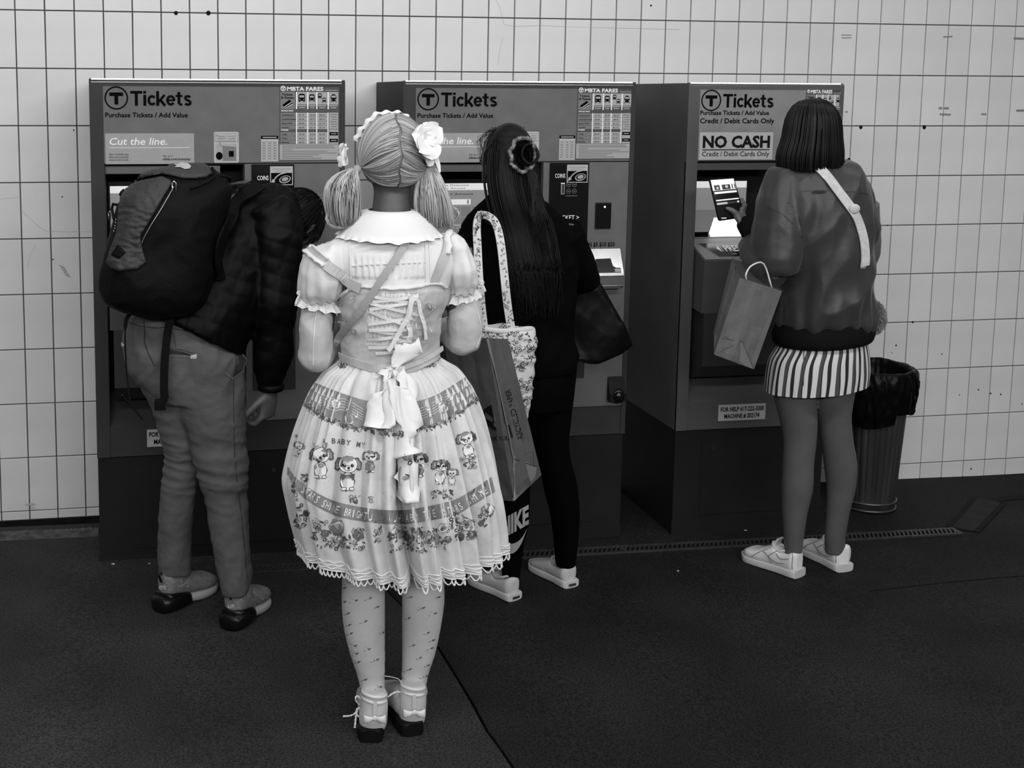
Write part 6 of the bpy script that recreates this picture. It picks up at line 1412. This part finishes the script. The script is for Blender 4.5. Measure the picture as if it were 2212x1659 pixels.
# bomber jacket
bm = NB(); sil(JT, YG, .12, bm=bm, p=2.3)
tube(bm, smoothpts([at(1708, 388, YG), at(1692, 430, YG - .01), at(1684, 510, YG - .03), at(1684, 588, YG - .05)], 8), [.07, .072, .072, .074, .076, .078, .076, .070, .058], 16)
tube(bm, smoothpts([at(1676, 584, YG - .05), at(1644, 566, YG + .02), at(1627, 522, YG + .10)], 8), [.060, .060, .058, .056, .054, .050, .046, .042, .038], 16)
tube(bm, smoothpts([at(1828, 392, YG), at(1842, 440, YG), at(1848, 500, YG + .01), at(1840, 555, YG + .04)], 8), [.06, .068, .068, .068, .066, .068, .064, .06, .055], 16)
tube(bm, smoothpts([at(1840, 550, YG + .04), at(1825, 545, YG + .15), at(1805, 522, YG + .27)], 8), [.06, .06, .058, .055, .052, .05, .046, .042, .038], 14)
me = remesh(bm, .006, 4); zh, zt2 = at(0, 705, YG).z, at(0, 640, YG).z; ax = at(1712, 500, YG).x
def bomber(c, n):
    g = max(0, (zt2 - c.z) / (zt2 - zh)); a = math.atan2(c.y - YG, c.x - 2.83)
    d = .012 * (1 - abs(noise.noise(V((c.x * 8 - c.z * 3, c.y * 6, c.z * 4)))) * 2.3) + .004 * (1 - abs(noise.noise(V((c.x * 17, c.y * 15, c.z * 9)))) * 2)
    d += g * .0035 * math.sin(a * 21 + 2 * noise.noise(c * 8))
    d -= .010 * math.exp(-((c.x - ax - .06 * (c.z - 1.1)) / .022) ** 2) * (n.y < 0) * (1 if c.z < 1.36 else 0)
    return d
displace(me, bomber); bj = link('bomber_jacket', me, BOMB, girl, smooth=True); tbj = bvh_of(bj)
bm = NB(); sil([(684, 1690, 1868, .132), (700, 1682, 1876, .140), (708, 1680, 1877, .142), (720, 1680, 1876, .142), (729, 1684, 1872, .136)], YG, .13, bm=bm, seg=90)
for i, v in enumerate(bm.verts): v.co += V((0, 0, .00)) + (v.co - V((2.84, YG, v.co.z))).normalized() * (.0015 if i % 2 else 0)
# rib sits lower at its left end
for v in bm.verts: v.co.z -= (2.90 - v.co.x) * .075
done('hem_rib', bm, RIB, bj, smooth=True)
bm = NB(); tube(bm, [at(1770, 362, YG), at(1766, 343, YG), at(1764, 336, YG)], [(.085, .072), (.072, .062), (.068, .058)], 30, up=V((0, 1, 0))); done('collar_rib', bm, RIB, bj, smooth=True)
bm = NB(); c0, c1 = at(1634, 512, YG + .085), at(1612, 482, YG + .155); tube(bm, [c0, c0.lerp(c1, .5), c1], [.046, .038, .034], 20); done('cuff_rib', bm, RIB, bj, smooth=True)
bm = NB(); SM = mat('bomber_seam', .025, .6)
for pts in (((1731, 413), (1770, 411), (1810, 413), (1850, 415), (1876, 420)), ((1660, 448), (1690, 462), (1715, 485))): strap_on(tbj, pts, .0028, .0006, .0012, bm=bm, fb=YG)
done('back_seam', bm, SM, bj)
p = Print(onsurf(tbj, YG), .0015)
for k in range(12): x, y = 1690 + k * 2.2 - (k % 2) * 8, 520 - k * 7.5; p.line([(x - 3, -y), (x + 3, -y - 3)], .8, 0)
p.line([(1750, -381), (1753, -384), (1757, -381)], 1.6, 0); p.line([(1753, -384), (1752, -389)], 1.6, 0); p.done('stitching', [SM], bj, kind='stuff')
# striped skirt
st = bpy.data.materials.new('striped_cotton'); st.use_nodes = True; nt = st.node_tree; b = nt.nodes['Principled BSDF']; b.inputs['Roughness'].default_value = .8
uvn = nt.nodes.new('ShaderNodeUVMap'); uvn.uv_map = 'u'; sx = nt.nodes.new('ShaderNodeSeparateXYZ'); nt.links.new(uvn.outputs[0], sx.inputs[0])
mm = nt.nodes.new('ShaderNodeMath'); mm.operation = 'MULTIPLY'; mm.inputs[1].default_value = 9; nt.links.new(sx.outputs[0], mm.inputs[0]); fr = nt.nodes.new('ShaderNodeMath'); fr.operation = 'FRACT'; nt.links.new(mm.outputs[0], fr.inputs[0])
cr = nt.nodes.new('ShaderNodeValToRGB'); cr.color_ramp.interpolation = 'CONSTANT'; cr.color_ramp.elements[0].color = (.56, .56, .56, 1); cr.color_ramp.elements[1].position = .30; cr.color_ramp.elements[1].color = (.05, .05, .05, 1)
for pos, g in ((.50, .008), (.56, .56), (.80, .008)): e = cr.color_ramp.elements.new(pos); e.color = (g, g, g, 1)
nt.links.new(fr.outputs[0], cr.inputs[0]); nt.links.new(cr.outputs[0], b.inputs['Base Color'])
rows = smoothpts([(722, 1694, 1862, .110), (745, 1686, 1866, .118), (768, 1670, 1869, .127), (800, 1663, 1870, .13), (828, 1660, 1867, .13)], 20); bm = NB(); uvs = []; seg = 144; prev = None; uvl = bm.loops.layers.uv.new('u')
for j, (y, xl, xr, d) in enumerate(rows):
    a, b2 = at(xl, y, YG), at(xr, y, YG); c = (a + b2) / 2; cur = []
    for i in range(seg):
        t = i * 2 * math.pi / seg; w_ = 1 + .012 * math.sin(t * 9 + j * .12) * j / 20
        q = c + V(((b2 - a).length / 2 * math.cos(t) * w_, d * math.sin(t) * w_, 0)); q.z += (q.x - 2.84) * .09 * j / 20; cur.append(bm.verts.new(q))
    if prev:
        for i in range(seg):
            f = bm.faces.new((prev[i], prev[(i + 1) % seg], cur[(i + 1) % seg], cur[i]))
            for l, (u_, v_) in zip(f.loops, ((i, j - 1), (i + 1, j - 1), (i + 1, j), (i, j))):
                l[uvl].uv = ((u_ * 2 / seg) + .0022 * math.sin(v_ * .4 + u_ * .9), v_ / 20)
    prev = cur
sk3 = done('striped_skirt', bm, st, girl, smooth=True)
bm = NB(); tsk = bvh_of(sk3); strap_on(tsk, ((1700, 745), (1715, 752), (1738, 756), (1760, 752), (1785, 748)), .003, .001, .001, bm=bm, fb=YG); strap_on(tsk, ((1737, 745), (1737, 790), (1736, 833)), .003, .001, .001, bm=bm, fb=YG); done('skirt_seam', bm, mat('print_dark', .085), sk3)
# white low sneakers
SNK = mat('white_leather', .70, .4, var=.06, vs=14, bump=.06, bs=60); SNS = mat('sneaker_sole', .50, .5)
for q, (hx, hy, tx, ty) in enumerate(((1738, 1255, 1634, 1215), (1836, 1243, 1758, 1199))):
    g = onf(hx, hy); t_ = onf(tx, ty); d = t_ - g; ang = math.atan2(d.y, d.x); d = V((math.cos(ang), math.sin(ang), 0)); s_ = V((-d.y, d.x, 0)); o0 = V((g.x, g.y, fz(g.x))) + V((0, .03, 0)) + d * .012; L = .212
    bm = NB(); shoe_loft(bm, o0, ang, L, [(-.04, .018, .02, .088, 0), (.02, .036, .02, .098, 0), (.10, .038, .02, .090, 0), (.25, .038, .02, .082, 0), (.40, .040, .02, .090, 0), (.55, .043, .02, .078, 0), (.72, .046, .02, .060, .003), (.88, .042, .02, .052, .004), (.98, .020, .02, .040, .004)], p=2.9)
    sh = link('sneaker', remesh(bm, .004, 3), SNK, girl, smooth=True)
    bm = NB(); shoe_loft(bm, o0, ang, L, [(-.06, .022, .0, .028, 0), (-.02, .040, .0, .031, 0), (.3, .041, .0, .029, 0), (.65, .050, .0, .027, .002), (.88, .047, .0, .027, .004), (1.03, .018, .003, .027, .004)], p=5); done('sole', bm, SNS, sh)
    bm = NB(); c = o0 + d * .055 + V((0, 0, .092)); pts = [c + d * (.044 * math.cos(a)) + s_ * (.027 * math.sin(a)) + V((0, 0, .008 * math.cos(2 * a) - (.004 if math.cos(a) > 0 else -.002))) for a in [i * 2 * math.pi / 24 for i in range(25)]]; tube(bm, pts, .0048, 8, cap=False); done('collar', bm, SNK, sh, smooth=True)
    tsn = bvh_of(sh)
    bm = NB(); side = -s_ if (-s_).y < 0 else s_
    def on(f, z, o=.002): 
        h = tsn.ray_cast(o0 + d * (f * L) + side * .2 + V((0, 0, z)), -side); return (h[0] if h[0] is not None else o0 + d * (f * L) + side * .04 + V((0, 0, z))) + side * o
    for pts in (((.00, .034), (.00, .075), (.02, .092)), ((.30, .080), (.42, .055), (.36, .034)), ((.42, .085), (.62, .055), (.72, .034)), ((.05, .070), (.20, .060), (.30, .072)), ((.12, .048), (.30, .042), (.52, .066))):
        P_ = [on(a, z) for a, z in smoothpts(pts, 8)]; tube(bm, P_, .0013, 5)
    done('panel_seam', bm, mat('seam_grey', .22, .7), sh, smooth=True)
    for k in range(4):
        bm = NB(); f = .44 + k * .06; c = o0 + d * (f * L) + V((0, 0, .090 - k * .009)); tube(bm, [c - s_ * .022 + V((0, 0, -.005)), c + V((0, 0, .003)), c + s_ * .022 + V((0, 0, -.005))], [(.0032, .0015)] * 3, 6); done('lace', bm, SNS, sh, smooth=True)
    bm = NB(); tg = o0 + d * (.40 * L) + V((0, 0, .088)); ribbon(bm, [tg, tg - d * .006 + V((0, 0, .014)), tg - d * .014 + V((0, 0, .028))], .032, d, .006); done('tongue', bm, SNK, sh, smooth=False)
# bob hair
bm = NB(); ball(bm, hg + V((0, -.008, .008)), (.078, .094, .104), 20); mh = bpy.data.meshes.new('hair'); bm.to_mesh(mh); bm.free(); mh.uv_layers.new(name='shade')
DG = hair_mat('dark_bob', .0012, .010, .45, .22); hairg = link('hair', mh, DG, girl, smooth=True)
S = Strands(); rs = random.Random(14); crown = hg + V((.006, -.005, .112)); fa = math.atan2(gf.y, gf.x)
for k in range(1000):
    a = fa + rs.uniform(.75, 2 * math.pi - .75); ca, sa = math.cos(a), math.sin(a); q = rs.uniform(.92, 1.04); low_ = -.112 - .012 * (1 if ca < 0 else 0) + rs.uniform(-.006, .006)
    ex, ey = (.100 if ca > 0 else .108), .105; cx_ = hg + V((.0, -.002, 0))
    pts = [crown + V((rs.uniform(-.012, .012), rs.uniform(-.012, .012), -.003)), cx_ + V((.052 * ca * q, .058 * sa * q, .094)), cx_ + V((.082 * ca * q, .092 * sa * q, .045)), cx_ + V((.092 * ca * q, .100 * sa * q, -.02)), cx_ + V((ex * ca * q, ey * sa * q, -.075)), cx_ + V((ex * .97 * ca * q, ey * .97 * sa * q, low_))]
    S.add(smoothpts([tuple(x) for x in pts], 12), rs.uniform(.0020, .0036), rs.random(), taper=.5)
S.done('bob_strands', DG, hairg, kind='stuff')
# ---- phone
ph = thing('smartphone', 'black smartphone with a lit screen held up before the right machine', 'phone', phc)
c4 = [at(1531, 388, YG + .20), at(1586, 384, YG + .20), at(1610, 470, YG + .175), at(1552, 478, YG + .175)]
n_ = (c4[1] - c4[0]).cross(c4[3] - c4[0]).normalized(); n_ = n_ if n_.y < 0 else -n_
bm = NB(); fr_ = [bm.verts.new(p + n_ * .004) for p in c4]; bk_ = [bm.verts.new(p - n_ * .004) for p in c4]; bm.faces.new(fr_); bm.faces.new(bk_[::-1])
for i in range(4): bm.faces.new((fr_[i], bk_[i], bk_[(i + 1) % 4], fr_[(i + 1) % 4]))
bmesh.ops.recalc_face_normals(bm, faces=bm.faces); bmesh.ops.bevel(bm, geom=list(bm.edges), offset=.003, segments=2, affect='EDGES'); done('case', bm, GLOSS, ph)
fq = lambda u, v, l: c4[0].lerp(c4[1], u).lerp(c4[3].lerp(c4[2], u), 1 - v) + n_ * (.0042 + l)
p = Print(fq, .0003); p.rect(.04, .96, .03, .98, 3)
p.rect(.05, .95, .86, .98, 0, 1); p.rect(.05, .95, .72, .86, 0, 1); p.rect(.12, .34, .73, .85, 1, 2); p.rect(.42, .74, .73, .85, 1, 2); p.rect(.80, .84, .73, .85, 1, 2); p.rect(.90, .94, .73, .85, 1, 2); p.disc(.60, .80, .06, .04, 2, 8, layer=3); p.disc(.24, .78, .05, .03, 2, 8, layer=3)
p.rect(.08, .94, .64, .69, 0, 1); p.rect(.08, .94, .47, .50, 0, 1); p.rect(.08, .48, .38, .43, 2, 1); p.rect(.5, .94, .38, .43, 1, 1); p.rect(.85, .92, .39, .43, 0, 2); p.line([(.12, .06), (.30, .05)], .02, 0, 1)
p.done('screen', [mat('phone_lit', .5, .4, emit=.55), mat('phone_mid', .05, .4), mat('phone_grey', .3, .4, emit=.3), mat('phone_dark', .012, .2)], ph)
# ---- crossbody with the pale strap and fur pouch
fb_ = thing('crossbody_bag', 'pale knitted strap and round fur pouch worn over the grey bomber jacket', 'bag', at(1885, 715, YG))
bm = NB(); P_, N_ = [], []
for x, y in smoothpts([(1722, 356), (1742, 350), (1762, 358), (1785, 382), (1812, 420), (1838, 453), (1853, 485), (1863, 520), (1866, 560), (1864, 572)], 44):
    a, b2 = hit(tbj, x, y, .007, YG); P_.append(a); N_.append(V((b2.x * .4, -1, b2.z * .4)))
for _ in range(6): P_ = [P_[0]] + [(P_[i - 1] + P_[i] * 2 + P_[i + 1]) / 4 for i in range(1, len(P_) - 1)] + [P_[-1]]
P_ = [P_[0] + V((-.01, .06, -.02))] + P_ + [P_[-1] + V((.006, .035, -.03)), P_[-1] + V((.006, .10, -.06))]; N_ = [V((0, -.3, 1))] + N_ + [V((1, -.6, 0)), V((1, 0, 0))]
ribbon(bm, P_, .031, N_, .004); done('strap', bm, mat('knit_strap', .50, .85, var=.12, vs=70, bump=.4, bs=130), fb_)
bm = NB(); k = at(1840, 452, YG); a, b2 = hit(tbj, 1840, 452, .012, YG); ball(bm, a, (.020, .006, .016), 12); done('strap_knot', bm, mat('knit_strap', .50), fb_, smooth=True)
fc = at(1884, 684, YG + .0); bm = NB(); ball(bm, fc, (.026, .045, .046), 18); fo = done('fur_pouch', bm, mat('fur_grey', .24, .9), fb_, smooth=True)
S = Strands(); rs = random.Random(2)
for k in range(2600):
    v = V((rs.gauss(0, 1), rs.gauss(0, 1), rs.gauss(0, 1))).normalized(); p0 = fc + V((v.x * .026, v.y * .045, v.z * .046)); w_ = (v + V((rs.uniform(-.4, .4), rs.uniform(-.4, .4), rs.uniform(-.6, .2)))).normalized(); S.add([p0, p0 + w_ * .010, p0 + w_ * .018 + V((0, 0, -.003))], .0008, rs.random(), taper=.2)
S.done('fur', hair_mat('fur_hair', .12, .34, .6), fo, kind='stuff')
# ---- small paper bag
pb2 = thing('paper_bag', 'small plain brown paper bag tilted on the forearm of the woman in grey bomber', 'bag', at(1600, 795, YG - .1))
y1, y2 = YG - .13, YG + .02
A, B, C_, D_ = at(1599, 600, y1), at(1690, 629, y1 + .05), at(1629, 798, y1 + .05), at(1543, 766, y1)
A2, D2 = at(1583, 554, y2), at(1542, 716, y2); B2, C2 = A2 + (B - A), D2 + (C_ - D_)
bm = NB(); sheet(bm, A, B, C_, D_, 10, 14, .006, 11, crease=((.45, -.006),)); sheet(bm, A2, A, D_, D2, 6, 12, .004, 12, crease=((.5, .008),)); sheet(bm, B, B2, C2, C_, 4, 8, .003, 13); sheet(bm, B2, A2, D2, C2, 6, 8, .003, 14); bm.faces.new([bm.verts.new(q) for q in (D_, C_, C2, D2)])
bmesh.ops.remove_doubles(bm, verts=bm.verts, dist=.0004); po = done('bag_body', bm, mat('kraft_small', .125, .72, var=.10, vs=16, bump=.35, bs=26), pb2); tq = bvh_of(po)
p = Print(onsurf(tq, y1), .0008); p.poly([(1543, -765), (1603, -737), (1629, -797)], 0); p.line([(1560, -730), (1603, -738)], 1.2, 1, 1); p.line([(1544, -764), (1603, -737), (1628, -796)], 1, 1, 2); p.line([(1566, -726), (1580, -735)], 1, 1, 1); p.done('base_fold', [mat('kraft_fold_light', .17, .7, bump=.3, bs=26), mat('kraft_line', .07)], po)
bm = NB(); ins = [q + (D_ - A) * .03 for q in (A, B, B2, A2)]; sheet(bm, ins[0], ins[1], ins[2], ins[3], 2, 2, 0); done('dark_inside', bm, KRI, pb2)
bm = NB(); tube(bm, [V(q) for q in smoothpts([tuple(A.lerp(B, .15)), tuple(at(1612, 592, y1)), tuple(at(1624, 574, y1 + .02)), tuple(at(1650, 570, y1 + .04)), tuple(A.lerp(B, .75))], 16)], .0028, 8); done('handle', bm, mat('handle_white', .6, .6), pb2, smooth=True)
# ---------------------------------------------------------------- dustbin
g = onf(1905, 1112); rb = .108; bc_ = V((g.x, g.y + rb, 0)); zc = fz(g.x)
can = thing('dustbin', 'round ribbed metal dustbin lined with a black bin bag by the tiled wall', 'bin', (bc_.x, bc_.y, zc))
ztop = at(1905, 800, bc_.y).z; CANM = mat('galvanised_metal', .06, .45, .6, var=.55, vs=9, st=(1, 1, .12), bump=.15, bs=60)
bm = NB(); prev = None; nt_ = 180
for j in range(15):
    f = j / 14; z = zc + .004 + (ztop - zc) * f; r = rb * (.985 + .33 * f) - (.0 if 1 else 0); cur = []
    for i in range(nt_):
        a = i * 2 * math.pi / nt_; rib = .0035 * max(0, math.sin(a * 30)) * (1 if .10 < f < .92 else 0) - (.004 if f < .03 else 0); cur.append(bm.verts.new((bc_.x + (r - rib) * math.cos(a), bc_.y + (r - rib) * math.sin(a), z)))
    if prev:
        for i in range(nt_): bm.faces.new((prev[i], prev[(i + 1) % nt_], cur[(i + 1) % nt_], cur[i]))
    else: bm.faces.new(cur[::-1])
    prev = cur
done('body', bm, CANM, can, smooth=True)
for z_, rr_ in ((.012, rb + .003), (.042, rb + .0045)):
    bm = NB(); tube(bm, [V((bc_.x + rr_ * math.cos(a), bc_.y + rr_ * math.sin(a), zc + z_)) for a in [i * 2 * math.pi / 64 for i in range(65)]], .0045, 8, cap=False); done('base_band', bm, mat('band_metal', .12, .35, .7), can, smooth=True)
BAGM = mat('bin_bag', .003, .33, spec=.4)
bm = NB(); prev = None; rt = rb * 1.31; zb2 = at(1905, 908, bc_.y - .12).z
prof = [(rt - .03, ztop - .10), (rt - .012, ztop - .03), (rt - .004, ztop + .012), (rt + .008, ztop + .020), (rt + .022, ztop + .0), (rt + .026, ztop - .05), (rt + .022, ztop - .10), (rt + .018, ztop - .14), (rt + .012, (ztop - .14 + zb2) / 2), (rt + .008, zb2)]
prof = smoothpts(prof, 30)
for j, (r, z) in enumerate(prof):
    cur = []
    for i in range(160):
        a = i * 2 * math.pi / 160; c = V((math.cos(a) * 3, math.sin(a) * 3, z * 7)); w_ = (1 - abs(noise.noise(c * 2.2)) * 2.2) * .006 + .006 * noise.noise(c * 5)
        if j > 22: z2 = z + .03 * noise.noise(V((a * 1.1, 0, 3))) * (j - 22) / 8 - (.02 if math.cos(a) < 0 else -.012) * (j - 22) / 8
        else: z2 = z + .012 * noise.noise(V((math.cos(a) * 2, math.sin(a) * 2, 1))) - .018 * (math.sin(a) < -2) 
        k = (1 if j > 8 else .35); ear = .035 * math.exp(-((a - .25) / .16) ** 2) * math.exp(-((j - 13) / 3.5) ** 2)
        cur.append(bm.verts.new((bc_.x + (r + w_ * k + ear) * math.cos(a), bc_.y + (r + w_ * k) * math.sin(a), z2)))
    if prev:
        for i in range(160): bm.faces.new((prev[i], prev[(i + 1) % 160], cur[(i + 1) % 160], cur[i]))
    prev = cur
done('bin_bag', bm, BAGM, can, smooth=True)
bm = NB(); bmesh.ops.create_circle(bm, cap_ends=True, segments=48, radius=rt - .02, matrix=Matrix.Translation((bc_.x, bc_.y, ztop - .06)))
done('bag_inside', bm, BAGM, can)
# ---------------------------------------------------------------- scraps on the floor
LIT = mat('scrap_white', .45, .8)
for x, y, w_, lab in ((1610, 1147, .020, 'small white paper scrap beside the base of the right machine'), (1465, 1236, .008, 'tiny white crumb on the dark floor left of the white sneakers'), (245, 1221, .012, 'white scrap on the floor under the left machine corner'), (323, 1220, .006, 'tiny pale crumb on the floor behind the left trainer'), (1393, 1179, .006, 'tiny pale fleck at the edge of the drain grate'), (66, 1132, .030, 'pale crumpled wrapper lying in the dark gap under the tiles')):
    p0 = onf(x, y) if x != 66 else at(66, 1133, -.05); p0.z = p0.z if x == 66 else fz(p0.x) + .005; bm = NB()
    if x == 66: p0.z = fz(p0.x) + .05; p0.y = -.035
    vs = []
    for k in range(7): a = k * .9; vs.append((p0.x + w_ * .5 * math.cos(a) * (1 + .3 * math.sin(k * 3)), p0.y + w_ * .3 * math.sin(a), p0.z + .002 * (k % 2)))
    T_ = [bm.verts.new(q) for q in vs]; Bq = [bm.verts.new((q[0], q[1], q[2] - .003)) for q in vs]; bm.faces.new(T_); bm.faces.new(Bq[::-1])
    for k in range(7): bm.faces.new((T_[k], Bq[k], Bq[(k + 1) % 7], T_[(k + 1) % 7]))
    bmesh.ops.recalc_face_normals(bm, faces=bm.faces); o = done('litter', bm, LIT, origin=tuple(p0)); tag(o, lab, 'litter', None)
